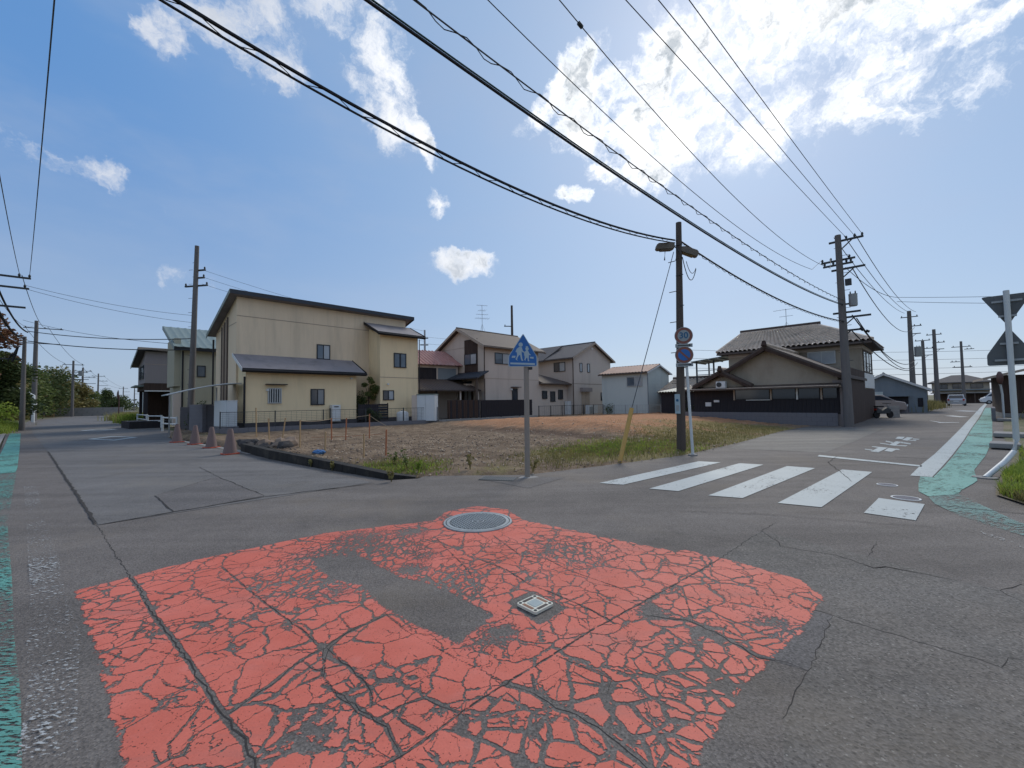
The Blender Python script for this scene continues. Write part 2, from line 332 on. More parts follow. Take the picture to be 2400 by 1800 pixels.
M('guard_yellow', (.52, .33, .10), .6, .12, 2, dirt=(.36, .24, .10), damt=.4)
M('sign_blue', (.025, .13, .38), .4, .08, 3)
M('sign_white', (.34, .44, .49), .45, .06, 3)
M('sign_red', (.20, .08, .062), .45, .1, 3)
M('sign_bluegrey', (.27, .30, .31), .45, .06, 3)
M('sign_navy', (.02, .11, .22), .45, .06, 3)
M('sign_back', (.115, .125, .13), .55, .15, 3, metal=.2, dirt=(.07, .075, .08), damt=.4)
M('lamp_housing', (.14, .12, .095), .6, .2, 4)
M('lamp_amber', (.16, .115, .035), .5, .2, 4)
M('cone_brown', (.165, .115, .106), .7, .05, 3)
M('cone_red', (.42, .07, .035), .6, .15, 6)
M('iron', (.33, .36, .365), .55, .2, 8, metal=.3, dirt=(.12, .125, .125), damt=.4)
M('iron_dark', (.10, .11, .115), .6, .2, 8, metal=.2)
M('lid_cream', (.62, .60, .50), .6, .1, 8)
M('lid_dark', (.07, .055, .05), .7, .2, 10)
M('lid_rust', (.25, .13, .08), .7, .2, 10)
M('lid_glass', (.32, .37, .36), .4, .2, 14)
M('stone', (.22, .165, .125), .95, .4, 3, bmp=.5, bsc=30)
M('stone_pale', (.46, .37, .28), .95, .3, 3, bmp=.5, bsc=30)
M('stone_dark', (.055, .05, .048), .95, .4, 3, bmp=.5, bsc=30)
M('bark', (.07, .05, .035), .95, .3, 5, (4, 4, .6), bmp=.5)
M('car_silver', (.42, .43, .45), .35, .05, 2, metal=.5)
M('car_white', (.62, .64, .66), .35, .05, 2)
M('car_rust', (.32, .27, .245), .5, .12, 2)
M('tyre', (.015, .015, .016), .85, .2, 8)
M('lamp_red', (.35, .03, .02), .35, .1, 5)
M('mirror_brown', (.10, .05, .042), .5, .2, 4)
M('wall_orange', (.42, .27, .13), .8, .12, 2)

# ------------------------------------------------------------------ mesh helpers
def tag(o, label=None, cat=None, group=None, kind=None):
    if label: o['label'] = label
    if cat: o['category'] = cat
    if group: o['group'] = group
    if kind: o['kind'] = kind
    return o
def link(name, me, mat, parent=None):
    o = bpy.data.objects.new(name, me); COL.objects.link(o)
    if mat: me.materials.append(MATS[mat] if isinstance(mat, str) else mat)
    if parent: o.parent = parent
    return o
def thing(name, label, cat, loc=(0, 0, 0), rz=0, group=None):
    o = bpy.data.objects.new(name, None); COL.objects.link(o); o.empty_display_size = .2
    o.location = loc; o.rotation_euler = (0, 0, rz)
    return tag(o, label, cat, group)
class MB:
    def __init__(s): s.v = []; s.f = []
    def add(s, vs, fs):
        b = len(s.v); s.v += [tuple(v) for v in vs]; s.f += [tuple(i+b for i in f) for f in fs]; return s
    def box(s, x0, x1, y0, y1, z0, z1):
        return s.add([(x0, y0, z0), (x1, y0, z0), (x1, y1, z0), (x0, y1, z0), (x0, y0, z1), (x1, y0, z1), (x1, y1, z1), (x0, y1, z1)],
                     [(0, 3, 2, 1), (4, 5, 6, 7), (0, 1, 5, 4), (1, 2, 6, 5), (2, 3, 7, 6), (3, 0, 4, 7)])
    def bar(s, p, q, w, h=None, upv=(0, 0, 1)):
        """rectangular bar from p to q"""
        h = h or w; p, q = Vector(p), Vector(q); d = (q-p).normalized(); u = Vector(upv)
        if abs(d.dot(u)) > .95: u = Vector((1, 0, 0))
        a = d.cross(u).normalized()*w/2; b = a.cross(d).normalized()*h/2
        vs = [p-a-b, p+a-b, p+a+b, p-a+b, q-a-b, q+a-b, q+a+b, q-a+b]
        return s.add(vs, [(0, 1, 2, 3), (7, 6, 5, 4), (0, 4, 5, 1), (1, 5, 6, 2), (2, 6, 7, 3), (3, 7, 4, 0)])
    def ext(s, poly, vec):
        """extrude a 3-D polygon by vec"""
        n = len(poly); v = Vector(vec); P = [Vector(p) for p in poly]
        s.add(P+[p+v for p in P], [tuple(range(n))[::-1], tuple(range(n, 2*n))]+[(i, (i+1) % n, n+(i+1) % n, n+i) for i in range(n)]); return s
    def tube(s, pts, r, n=8, cap=True):
        pts = [Vector(p) for p in pts]; k = len(pts); rs = r if isinstance(r, (list, tuple)) else [r]*k
        b = len(s.v)
        for i, p in enumerate(pts):
            d = (pts[min(i+1, k-1)]-pts[max(i-1, 0)]).normalized(); u = Vector((0, 0, 1)) if abs(d.z) < .93 else Vector((1, 0, 0))
            a = d.cross(u).normalized(); c = a.cross(d).normalized()
            for j in range(n):
                t = 2*math.pi*j/n; s.v.append(tuple(p+a*rs[i]*math.cos(t)+c*rs[i]*math.sin(t)))
        for i in range(k-1):
            for j in range(n):
                s.f.append((b+i*n+j, b+i*n+(j+1) % n, b+(i+1)*n+(j+1) % n, b+(i+1)*n+j))
        if cap: s.f.append(tuple(b+j for j in range(n))[::-1]); s.f.append(tuple(b+(k-1)*n+j for j in range(n)))
        return s
    def mesh(s, name):
        me = bpy.data.meshes.new(name); me.from_pydata(s.v, [], s.f); me.update(); return me
    def build(s, name, mat, parent=None, smooth=False, bev=0):
        me = s.mesh(name)
        import bmesh
        bm = bmesh.new(); bm.from_mesh(me); bmesh.ops.recalc_face_normals(bm, faces=bm.faces); bm.to_mesh(me); bm.free()
        if smooth:
            me.polygons.foreach_set('use_smooth', [True]*len(me.polygons))
            try: me.set_sharp_from_angle(angle=R(40))
            except Exception: pass
        o = link(name, me, mat, parent)
        if bev: md = o.modifiers.new('bevel', 'BEVEL'); md.width = bev; md.segments = 2; md.limit_method = 'ANGLE'
        return o
def sheet(name, pts, z, mat, parent=None):
    me = bpy.data.meshes.new(name); me.from_pydata([(p[0], p[1], p[2] if len(p) > 2 else z) for p in pts], [], [tuple(range(len(pts)))])
    a = sum(pts[i][0]*pts[(i+1) % len(pts)][1]-pts[(i+1) % len(pts)][0]*pts[i][1] for i in range(len(pts)))
    if a < 0: me.flip_normals()
    me.update(); return link(name, me, mat, parent)
def npmesh(name, V, F, mat, parent=None):
    """V (n,3), F (m,k) arrays -> object"""
    me = bpy.data.meshes.new(name); n, k = F.shape
    me.vertices.add(len(V)); me.vertices.foreach_set('co', np.asarray(V, np.float32).ravel())
    me.loops.add(n*k); me.loops.foreach_set('vertex_index', F.astype(np.int32).ravel())
    me.polygons.add(n); me.polygons.foreach_set('loop_start', np.arange(0, n*k, k, dtype=np.int32)); me.polygons.foreach_set('loop_total', np.full(n, k, np.int32))
    me.update(calc_edges=True); me.validate(); return link(name, me, mat, parent)
def attr(o, name, arr):
    a = o.data.attributes.new(name, 'FLOAT', 'POINT'); a.data.foreach_set('value', np.asarray(arr, np.float32))

def seg_dist(X, Y, poly, closed=False):
    d = np.full(X.shape, 1e9); pts = list(poly)+([poly[0]] if closed else [])
    for (x0, y0), (x1, y1) in zip(pts[:-1], pts[1:]):
        dx, dy = x1-x0, y1-y0; L = dx*dx+dy*dy+1e-12; t = np.clip(((X-x0)*dx+(Y-y0)*dy)/L, 0, 1)
        d = np.minimum(d, np.hypot(X-x0-t*dx, Y-y0-t*dy))
    return d
def inside(X, Y, poly):
    c = np.zeros(X.shape, bool); n = len(poly)
    for i in range(n):
        x0, y0 = poly[i]; x1, y1 = poly[(i+1) % n]
        if y0 == y1: continue
        c ^= ((y0 > Y) != (y1 > Y)) & (X < (x1-x0)*(Y-y0)/(y1-y0)+x0)
    return c
def sdf(X, Y, poly): return np.where(inside(X, Y, poly), 1, -1)*seg_dist(X, Y, poly, True)
def jit(poly, amt, step, rnd):
    """subdivide a polyline and displace it sideways"""
    out = []
    for a, b in zip(poly[:-1], poly[1:]):
        L = math.hypot(b[0]-a[0], b[1]-a[1]); k = max(1, int(L/step))
        for i in range(k):
            t = i/k; j = amt if (i or out) else 0
            out.append((a[0]+(b[0]-a[0])*t+rnd.uniform(-j, j), a[1]+(b[1]-a[1])*t+rnd.uniform(-j, j)))
    out.append(poly[-1]); return out

# ------------------------------------------------------------------ ground and roads
ground = tag(sheet('ground', [(-3000, -3000), (3000, -3000), (3000, 3000), (-3000, 3000)], -.05, 'field_ground'), 'open ground of grass and soil around the crossing', 'ground', kind='structure')
LOT_EDGE = [(-1.95, 8.6), (-1.2, 8.72), (.32, 8.62), (2.13, 9.68), (4.65, 11.25), (7.6, 14.0), (12.63, 19.17), (21.57, 26.89), (33, 37.2), (60, 61.2), (140, 131)]
RSIDE = [(145, 125), (56, 47.5), (37, 31.2), (17.2, 14.3), (12.2, 10.0), (9.8, 7.9), (8.1, 6.4), (7.35, 5.3), (7.1, 4.0), (7.4, 1), (9, -14)]
LEFT_OUT = [(-9, -14), (-2, -1), (-7.2, 5.4), (-11.3, 9.0), (-20.1, 16.5), (-31.4, 26), (-37, 31), (-60.5, 52.5), (-77, 71.5), (-112, 111), (-170, 172)]
main_road = tag(sheet('main_road', [(-1.95, 8.6), (-1.7, 9.3), (.3, 9.3), (1.8, 10.3), (4.3, 11.9), (7.1, 14.6), (12.2, 19.8)]+LOT_EDGE[7:]+RSIDE+LEFT_OUT+[(-160, 176), (-105, 118), (-56, 62), (-33.5, 37.6), (-26.5, 31.2), (-21, 26), (-15, 18.9), (-9.5, 14.4), (-6.9, 11.95), (-4.66, 10.12), (-2.5, 8.46)], 0, 'asphalt_old'),
                'worn brown-grey asphalt of the crossing and the wider road', 'road', kind='structure')
side_road = tag(sheet('side_road', [(-5.47, 5.57), (-16.42, 14.85), (-30.2, 26.4), (-36, 31.4), (-59.5, 53.2), (-76, 72.2), (-111, 112), (-168, 173), (-161, 176), (-106, 118), (-57, 62), (-33.9, 37.6), (-26.9, 31.2), (-21.4, 26), (-15.2, 18.7), (-9.6, 14.2), (-7.0, 11.8), (-4.8, 9.95), (-2.75, 8.25)], .004, 'asphalt_side'),
                'smoother blue-grey asphalt of the road running off past the traffic cones', 'road', kind='structure')
for nm, pts, z, mt in [('asphalt_patch', [(-6.2, 7.29), (-6.41, 9.14), (-4.23, 7.16), (-4.96, 6.16)], .008, 'asphalt_patch'),]:
    sheet(nm, pts, z, mt, side_road)
for nm, pts, z, mt in [
    ('asphalt_patch', [(1.88, 4.05), (2.86, 4.93), (3.42, 4.11), (3.69, 3.55), (3.9, 3.3), (3.9, 2.2), (2.95, 2.5), (2.76, 2.44), (2.24, 3.02), (2.42, 3.3), (2.4, 3.6)], .0008, 'asphalt_coarse'),
    ('asphalt_patch', [(2.24, 3.02), (2.76, 2.44), (2.95, 2.5), (4, 2.1), (4, 1.0), (.6, 1.0), (1.28, 2.08), (1.65, 2.43)], .0006, 'asphalt_coarse'),
    ('asphalt_patch', [(1.65, 2.43), (2.24, 3.02), (2.05, 3.2), (1.45, 2.57)], .0011, 'asphalt_patch'),
    ('asphalt_patch', [(-.62, 8.35), (-.3, 8.62), (.46, 8.62), (1.05, 8.47), (.26, 7.48), (-.25, 8.0)], .004, 'asphalt_patch'),
    ('asphalt_patch', [(10.2, 17.0), (14.2, 20.6), (17.5, 19.8), (11.5, 14.2), (8.6, 11.6), (6.6, 12.9)], .004, 'asphalt_pale'),
    ('asphalt_patch', [(9.6, 10.6), (11.2, 12.4), (14.9, 15.9), (15.4, 14.9), (12.4, 12.1), (10.4, 10.0)], .005, 'asphalt_old')]:
    sheet(nm, pts, z, mt, main_road)

def ribbon(name, pts, w, z, mat, parent, amt=.02, step=.07, seed=0):
    rnd = random.Random(seed); p = jit(pts, amt, step, rnd); vs = []; fs = []
    for i, a in enumerate(p):
        q0, q1 = p[max(i-1, 0)], p[min(i+1, len(p)-1)]; dx, dy = q1[0]-q0[0], q1[1]-q0[1]; L = math.hypot(dx, dy) or 1
        e = min(1, .35+.65*min(i, len(p)-1-i)/3); h1, h2 = (w*e*rnd.uniform(.25, .75) for _ in (0, 1))
        vs += [(a[0]-dy/L*h1, a[1]+dx/L*h1, z), (a[0]+dy/L*h2, a[1]-dx/L*h2, z)]
        if i: fs.append((2*i-2, 2*i-1, 2*i+1, 2*i))
    me = bpy.data.meshes.new(name); me.from_pydata(vs, [], fs); me.update(); return link(name, me, mat, parent)

# cracks: (points, half width of bare gap in the paint, width of the dark line)
CR = [([(-5.49, 5.57), (-3.67, 4.01), (-3.2, 3.63), (-2.65, 3.14), (-2.32, 2.88), (-2.03, 2.64), (-1.68, 2.34), (-1.46, 2.15), (-1.27, 2.0), (-1.12, 1.85), (-.7, 1.45)], .024, .014),
      ([(-1.46, 2.15), (-1.36, 2.38), (-1.3, 2.6), (-1.22, 2.72), (-1.14, 2.89), (-.96, 3.11)], .022, .008),
      ([(-2.8, 4.07), (-2.22, 3.56), (-1.75, 3.16), (-1.48, 2.95), (-1.26, 2.74)], .012, .012),
      ([(-1.2, 2.72), (-1.0, 2.54), (-.79, 2.33), (-.74, 2.2)], .014, .012), ([(-1.22, 2.72), (-1.08, 2.42), (-.96, 2.29), (-.77, 2.14), (-.65, 2.1)], .012, .006),
      ([(-3.02, 3.04), (-2.91, 3.17), (-2.74, 3.22)], .006, .004), ([(-2.63, 2.71), (-2.59, 2.88), (-2.6, 3.08)], .006, .004), ([(-2.65, 2.73), (-2.31, 2.6), (-2.37, 2.74), (-2.03, 2.64)], .009, .005),
      ([(-2.1, 2.49), (-1.94, 2.39), (-1.84, 2.36), (-1.82, 2.42)], .009, .004), ([(-1.64, 2.26), (-1.61, 2.12), (-1.6, 1.99), (-1.53, 1.9), (-1.56, 1.86), (-1.5, 1.6)], .012, .004),
      ([(-1.46, 2.14), (-1.52, 2.02), (-1.48, 1.92), (-1.53, 1.9)], .01, .004), ([(-2.42, 2.97), (-2.32, 3.07), (-2.16, 3.04), (-2.13, 3.2)], .006, .003), ([(-2.27, 2.85), (-1.96, 2.78), (-2.0, 2.91)], .006, .003),
      ([(-2.92, 3.38), (-2.71, 3.5), (-2.56, 3.72)], .005, .003), ([(-1.22, 2.72), (-1.35, 2.7), (-1.5, 2.72)], .007, .003), ([(-1.3, 2.6), (-1.16, 2.49), (-1.01, 2.56)], .011, .004), ([(-3.2, 3.59), (-3.2, 3.36)], .007, .003),
      ([(3.24, 5.25), (1.88, 4.01), (.94, 3.23), (.5, 2.87), (.19, 2.58), (-.06, 2.36), (-.28, 2.15), (-.4, 2.01), (-.51, 1.9), (-.59, 1.84), (-.9, 1.5)], .010, .014),
      ([(-1.2, 2.37), (-1.11, 2.45), (-1.19, 2.69), (-1.13, 2.93), (-.95, 3.12)], .012, .005), ([(-1.13, 2.93), (-1.35, 3.19)], .008, .004), ([(-1.07, 2.37), (-.88, 2.25), (-.69, 2.11), (-.63, 2.07), (-.55, 1.95), (-.51, 1.9)], .018, .006),
      ([(-.69, 2.11), (-.58, 2.21), (-.48, 2.26), (-.29, 2.15)], .016, .006), ([(-.06, 2.36), (-.22, 2.49), (-.36, 2.59), (-.74, 2.9), (-.96, 3.15)], .006, .004), ([(-.06, 2.36), (.09, 2.29), (.21, 2.18), (.34, 2.09), (.52, 1.86), (.7, 1.65)], .034, .008),
      ([(.09, 2.43), (.1, 2.29)], .014, .004), ([(-.87, 4.79), (-.67, 4.39), (-.43, 3.92), (-.38, 3.76)], .010, .014), ([(-.35, 4.18), (-.08, 3.91), (.12, 3.6), (.34, 3.39), (.55, 3.16), (.69, 2.95)], .012, .014), ([(-.43, 3.92), (-.18, 4.17), (-.03, 4.31)], .010, .012),
      ([(-.24, 4.89), (-.04, 4.47), (.06, 4.26), (.32, 4.15), (.49, 3.88), (.99, 3.37)], .010, .012), ([(.25, 2.6), (.41, 2.48), (.52, 2.39), (.48, 2.27)], .012, .005), ([(.44, 3.19), (.44, 2.96), (.5, 2.87)], .008, .005), ([(-.58, 2.21), (-.58, 2.12), (-.44, 2.02)], .014, .004),
      ([(.93, 3.06), (1.23, 2.97), (1.37, 2.73), (1.45, 2.57), (1.6, 2.49), (1.65, 2.43)], .03, .016), ([(1.65, 2.43), (2.24, 3.02)], .006, .012), ([(1.79, 3.47), (2.01, 3.25), (2.15, 3.13), (2.24, 3.02), (2.45, 2.78), (2.76, 2.44), (2.9, 2.52), (2.95, 2.5)], .006, .012),
      ([(2.01, 3.85), (2.09, 3.54), (2.01, 3.25)], .006, .008), ([(1.37, 3.49), (1.23, 2.97)], .009, .006), ([(1.34, 3.05), (1.45, 2.78)], .009, .005),
      ([(2.86, 4.93), (2.83, 4.56), (2.77, 4.4), (3.14, 4.15), (3.2, 3.96), (3.23, 3.83), (3.36, 3.85), (3.69, 3.55)], 0, .014), ([(3.2, 3.9), (3.23, 3.83), (3.36, 3.85), (3.5, 3.72)], 0, .03), ([(3.74, 3.45), (3.81, 3.35), (3.77, 3.16)], 0, .012), ([(3.81, 3.35), (4.13, 3.47)], 0, .012), ([(3.42, 4.11), (3.86, 4.52)], 0, .008), ([(1.65, 2.43), (1.28, 2.08)], 0, .005)]
for i, (p, g_, w) in enumerate(CR):
    ribbon('crack', p, max(w*.5, .004) if g_ else w*.8, .0015 if g_ else .0018, 'crack_dark', main_road, .012 if w < .02 else .008, .05, i)
for i, (p, w, par) in enumerate([([(-16.42, 14.85), (-11, 10.25), (-5.49, 5.57)], .035, side_road), ([(-5.47, 5.57), (-4.19, 7.09), (-2.68, 8.12)], .03, side_road), ([(-6.2, 7.29), (-4.96, 6.16)], .02, side_road), ([(-6.41, 9.14), (-4.23, 7.16)], .02, side_road), ([(-6.41, 9.14), (-6.2, 7.29)], .012, side_road), ([(-8.0, 10.7), (-6.41, 9.14)], .01, side_road),
    ([(5.81, 5.98), (6.9, 5.2), (7.2, 4.9)], .02, main_road), ([(6.1, 7.6), (7.4, 9.9), (8.4, 10.9)], .012, main_road), ([(1.9, 5.9), (3.3, 5.6), (5.0, 4.9)], .008, main_road), ([(2.4, 6.4), (2.6, 6.0), (3.1, 5.9)], .006, main_road), ([(4.1, 3.47), (5.0, 3.1), (5.6, 3.2)], .014, main_road)]):
    ribbon('crack', p, w, .0105, 'crack_dark', par, .015, .12, 90+i)

# red crossing panel: paint with its outline, crack gaps and worn places stored per vertex
def red_panel():
    st = .014; xs = np.arange(-4.05, 2.75, st); ys = np.arange(.6, 6.75, st); X, Y = np.meshgrid(xs, ys)
    out = [(-3.72, 3.6), (-3.18, 4.3), (-2.28, 5.08), (-1.5, 5.38), (-1.05, 5.55), (-.95, 6.0), (-.55, 6.28), (-.1, 6.05), (.1, 5.55), (.22, 5.43), (1.0, 4.8), (1.62, 4.31), (1.75, 4.35), (2.1, 4.02), (2.42, 3.6), (2.38, 3.29), (1.91, 2.85), (1.48, 2.52), (.98, 2.07), (.75, 1.82), (-.35, .8), (-.8, .75), (-1.69, 1.86), (-2.3, 2.4), (-3.16, 3.14)]
    ed = sdf(X, Y, out); ed = np.minimum(ed, np.hypot(X+.465, Y-5.45)-.435)
    ck = np.full(X.shape, 1.0)
    for p, g_, w in CR:
        if g_: ck = np.minimum(ck, seg_dist(X, Y, p)-g_*.72)
    bare = [(-2.07, 4.29), (-1.59, 4.32), (-1.24, 4.01), (-1.07, 3.82), (-.69, 3.62), (-.14, 3.1), (-.37, 2.73), (-.98, 3.2), (-1.31, 3.61), (-1.64, 3.77)]
    lid = [(-.08, 3.29), (.13, 3.47), (.39, 3.19), (.17, 2.95)]
    wr = np.clip(.5+sdf(X, Y, bare)*9, 0, 1.05); wr = np.maximum(wr, np.clip(.5+sdf(X, Y, lid)*18, 0, 1.2))
    fn = np.zeros(X.shape)
    for x, y, r, a in [(-1.75, 4.9, .45, .62), (-1.2, 5.05, .4, .6), (-1.45, 4.55, .35, .5), (-.9, 4.3, .35, .5), (-.95, 3.95, .25, .7), (.35, 4.45, .3, .5), (.75, 4.0, .4, .45), (1.0, 3.1, .18, .8), (1.25, 2.85, .15, .7), (1.75, 2.95, .25, .6), (-.1, 2.85, .2, .7), (-1.45, 3.5, .25, .6), (-2.1, 4.4, .35, .5), (1.9, 4.2, .3, .45), (-.55, 6.2, .25, .4), (-.95, 5.7, .25, .55), (.1, 5.85, .25, .5), (.2, 3.75, .25, .35), (-.3, 2.72, .12, .5), (.45, 1.95, .25, .3)]:
        wr = np.maximum(wr, a*np.exp(-((X-x)**2+(Y-y)**2)/r**2))
    for x, y, r, a in [(-1.6, 4.4, 1.0, .85), (-.6, 3.6, .7, .85), (-1.8, 3.8, .7, .75), (.6, 4.3, .8, .7), (-.3, 4.6, .5, .55), (1.7, 3.2, .6, .5), (.9, 2.5, .55, .3), (-.2, 2.75, .45, .6), (-.8, 2.7, .4, .35), (.4, 2.0, .5, .45), (-2.4, 3.7, .5, .4)]:
        fn = np.maximum(fn, a*np.exp(-((X-x)**2+(Y-y)**2)/r**2))
    ce = np.zeros(X.shape)
    for x, y, r, a in [(-.05, 1.9, .45, 1.0), (.5, 2.1, .45, 1.0), (1.0, 2.4, .45, .95), (1.3, 2.75, .35, .7), (-.75, 2.35, .4, .7), (.7, 2.75, .35, .55), (.3, 3.6, .5, .35)]:
        ce = np.maximum(ce, a*np.exp(-((X-x)**2+(Y-y)**2)/r**2))
    fn = fn*(1-.8*np.clip(ce, 0, 1))
    ny, nx = X.shape; keep = (ed > -.12); idx = -np.ones(X.shape, int)
    q = keep[:-1, :-1] & keep[1:, :-1] & keep[:-1, 1:] & keep[1:, 1:]
    used = np.zeros(X.shape, bool)
    for a, b in ((slice(None, -1), slice(None, -1)), (slice(1, None), slice(None, -1)), (slice(None, -1), slice(1, None)), (slice(1, None), slice(1, None))): used[a, b] |= q
    idx[used] = np.arange(used.sum())
    F = np.stack([idx[:-1, :-1][q], idx[:-1, 1:][q], idx[1:, 1:][q], idx[1:, :-1][q]], 1)
    V = np.stack([X[used], Y[used], np.full(used.sum(), .0022)], 1)
    o = npmesh('red_marking', V, F, 'paint_red', main_road)
    for n, a in (('edge', ed), ('crack', ck), ('wear', wr), ('fine', fn), ('cell', ce)): attr(o, n, a[used])
red_panel()

# painted lines
for q in [[(1.59, 7.83), (1.98, 7.64), (4.98, 10.1), (4.55, 10.33)], [(2.34, 7.28), (2.75, 7.05), (5.74, 9.66), (5.33, 9.93)], [(3.09, 6.71), (3.52, 6.5), (6.52, 9.1), (6.12, 9.42)], [(3.85, 6.17), (4.29, 5.9), (7.27, 8.54), (6.93, 8.88)], [(4.62, 5.59), (4.95, 5.22), (5.81, 5.98), (5.51, 6.38)]]:
    sheet('crosswalk_stripe', q, .008, 'paint_white', main_road)
sheet('stop_line', [(8.09, 11.12), (8.96, 9.24), (8.78, 9.06), (7.85, 10.86)], .009, 'paint_white', main_road)
sheet('edge_line', [(7.62, 8.1), (9.02, 9.32), (11.0, 10.98), (15.1, 14.52), (20.5, 19.2), (30.5, 27.9), (52.8, 47.3), (120, 105.5), (120.2, 105.3), (53, 47.05), (30.75, 27.65), (20.75, 19.0), (15.35, 14.3), (11.25, 10.78), (9.2, 9.04), (7.86, 7.92)], .009, 'paint_white', main_road)
sheet('green_strip', [(7.86, 7.9), (9.22, 9.02), (11.27, 10.76), (15.37, 14.28), (20.77, 18.98), (30.8, 27.62), (53.05, 47.0), (53.7, 46.4), (34.2, 29.9), (16.2, 14.2), (11.9, 10.6), (9.4, 8.6), (8.3, 7.55), (7.95, 7.3)], .008, 'paint_green', main_road)
sheet('green_strip', [(7.72, 8.0), (7.1, 7.4), (6.5, 6.78), (6.32, 6.45), (6.9, 6.55), (7.2, 6.8), (7.95, 7.3), (7.86, 7.9)], .0085, 'paint_green', main_road)
sheet('green_strip', [(6.32, 6.45), (5.97, 6.0), (5.68, 5.4), (5.58, 4.99), (5.51, 4.4), (5.75, 4.3), (6.0, 4.94), (6.15, 5.25), (6.55, 5.95), (6.9, 6.55)], .0085, 'paint_green_faint', main_road)
sheet('edge_line', [(5.27, 4.8), (5.2, 4.4), (5.1, 3.9), (5.0, 3.9), (5.1, 4.3), (5.16, 4.66)], .009, 'paint_white_worn', main_road)
sheet('green_strip', [(-31.1, 25.95), (-19.95, 16.45), (-13.6, 11.0), (-11.2, 8.95), (-7.0, 5.25), (-4.6, 3.3), (-2.9, 1.9), (-2.2, 1.3), (-1.7, 1.35), (-2.14, 1.87), (-2.65, 2.3), (-3.4, 2.9), (-4.55, 3.85), (-6.8, 5.68), (-9.95, 8.4), (-13.06, 11.09), (-19.3, 16.44), (-30.2, 25.75)], .008, 'paint_green_worn', main_road)
sheet('green_strip', [(-31.1, 25.95), (-19.95, 16.45), (-13.6, 11.0), (-12.4, 10.0), (-12.0, 10.15), (-13.06, 11.09), (-19.3, 16.44), (-30.2, 25.75)], .0095, 'paint_green', main_road)
sheet('edge_line', [(-9.7, 8.35), (-6.45, 5.6), (-5.1, 4.45), (-3.98, 3.5), (-3.2, 2.8), (-2.7, 2.38), (-2.2, 1.9), (-1.95, 1.92), (-2.4, 2.35), (-2.95, 2.9), (-3.75, 3.55), (-4.9, 4.55), (-6.25, 5.65), (-9.5, 8.4)], .009, 'paint_white_worn', main_road)
def diamond(c, k):
    e = [(c[0]+a*k, c[1]+b*k) for a, b in ((-.9, -.45), (-1.5, 1.5), (.9, .45), (1.5, -1.5))]
    cx, cy = c; inn = [(cx+(x-cx)*.72, cy+(y-cy)*.72) for x, y in e]
    me = bpy.data.meshes.new('diamond_marking'); me.from_pydata([(x, y, .0095) for x, y in e+inn], [], [(i, (i+1) % 4, 4+(i+1) % 4, 4+i) for i in range(4)]); me.update()
    link('diamond_marking', me, 'paint_white', side_road)
diamond((-19.8, 20.8), .95); diamond((-28.0, 28.4), .95)
for q in [[(11.05, 12.66), (11.07, 12.42), (9.93, 11.44), (9.92, 11.67)], [(10.98, 12.86), (11.03, 12.61), (10.79, 12.37), (10.83, 12.69)], [(10.25, 12.26), (10.26, 12.0), (10.08, 11.82), (10.12, 12.1)], [(11.05, 12.38), (11.06, 12.11), (10.32, 11.47), (10.36, 11.74)], [(11.11, 12.19), (11.09, 12.07), (10.91, 11.88), (10.88, 11.96)],
          [(12.86, 14.11), (12.87, 13.93), (11.68, 12.86), (11.71, 13.11)], [(12.75, 14.37), (12.54, 13.86), (12.28, 13.62), (12.5, 14.1)], [(11.98, 13.72), (11.93, 13.34), (11.76, 13.16), (11.81, 13.52)], [(12.91, 13.98), (12.72, 13.44), (12.44, 13.16), (12.52, 13.58)], [(11.84, 13.04), (12.11, 12.9), (11.85, 12.69), (11.72, 12.91)],
          [(14.37, 15.68), (14.54, 15.58), (13.65, 14.74), (13.66, 15.01)], [(14.55, 15.5), (14.5, 15.22), (13.4, 14.27), (13.44, 14.52)], [(14.2, 14.92), (14.3, 14.77), (14.05, 14.55), (13.91, 14.63)], [(13.6, 14.49), (13.77, 14.34), (13.54, 14.12), (13.49, 14.32)]]:
    sheet('stop_lettering_stroke', q, .0098+.0003*rng.random(), 'paint_white', main_road)
for q in [[(25.0, 25.2), (24.9, 24.9), (24.1, 23.6), (24.8, 23.3), (24.6, 23.1), (23.4, 23.0), (23.9, 23.6)], [(31.5, 30.6), (32.4, 30.9), (31.2, 28.6), (30.3, 28.4)], [(41.5, 39.5), (43.0, 40.0), (42.6, 38.0), (41, 37.6)]]:
    sheet('lane_marking', q, .009, 'paint_white_pale', main_road)

# ------------------------------------------------------------------ vacant lot
LOT = [(-1.95, 8.75), (.32, 8.7), (2.13, 9.75), (4.65, 11.33), (7.6, 14.1), (12.4, 19.1), (16.0, 22.2), (11.3, 27.4), (18, 34), (14, 40), (6, 44), (-6, 34), (-20, 24.5), (-17, 20.6), (-14.9, 18.9), (-10.4, 15.2), (-7.3, 12.6), (-4.97, 10.75), (-2.96, 9.2)]
def lot_h(x, y):
    """height of the lot surface"""
    x = np.asarray(x, float); y = np.asarray(y, float)
    k = [(-17, 20.6), (-10.4, 15.2), (-4.97, 10.75), (-1.95, 8.75)]
    dl = seg_dist(x, y, k); dr = seg_dist(x, y, [(-1.95, 8.75), (.32, 8.7), (2.13, 9.75), (4.65, 11.33), (12.4, 19.1), (16.0, 22.2)])
    base = .16*np.clip(dr/5, 0, 1)**.8+.02
    s = x*.72+y*.69; v = -x*.69+y*.72
    mound = .5*np.clip((s-13.2-.05*(v-10)**1)/1.7, 0, 1)*np.exp(-((v-13.5)/7.0)**2)*np.clip(1.2-(s-13)/16, .5, 1)*np.clip((dr-1.6)/3, 0, 1)
    rough = .034*np.sin(x*5.1+1.3*np.sin(y*3.7))*np.sin(y*4.3+x*.7)+.02*np.sin(x*13+y*7)*np.sin(y*15-x*4)
    return base+mound+rough*np.clip(dr/2.2, 0, 1)
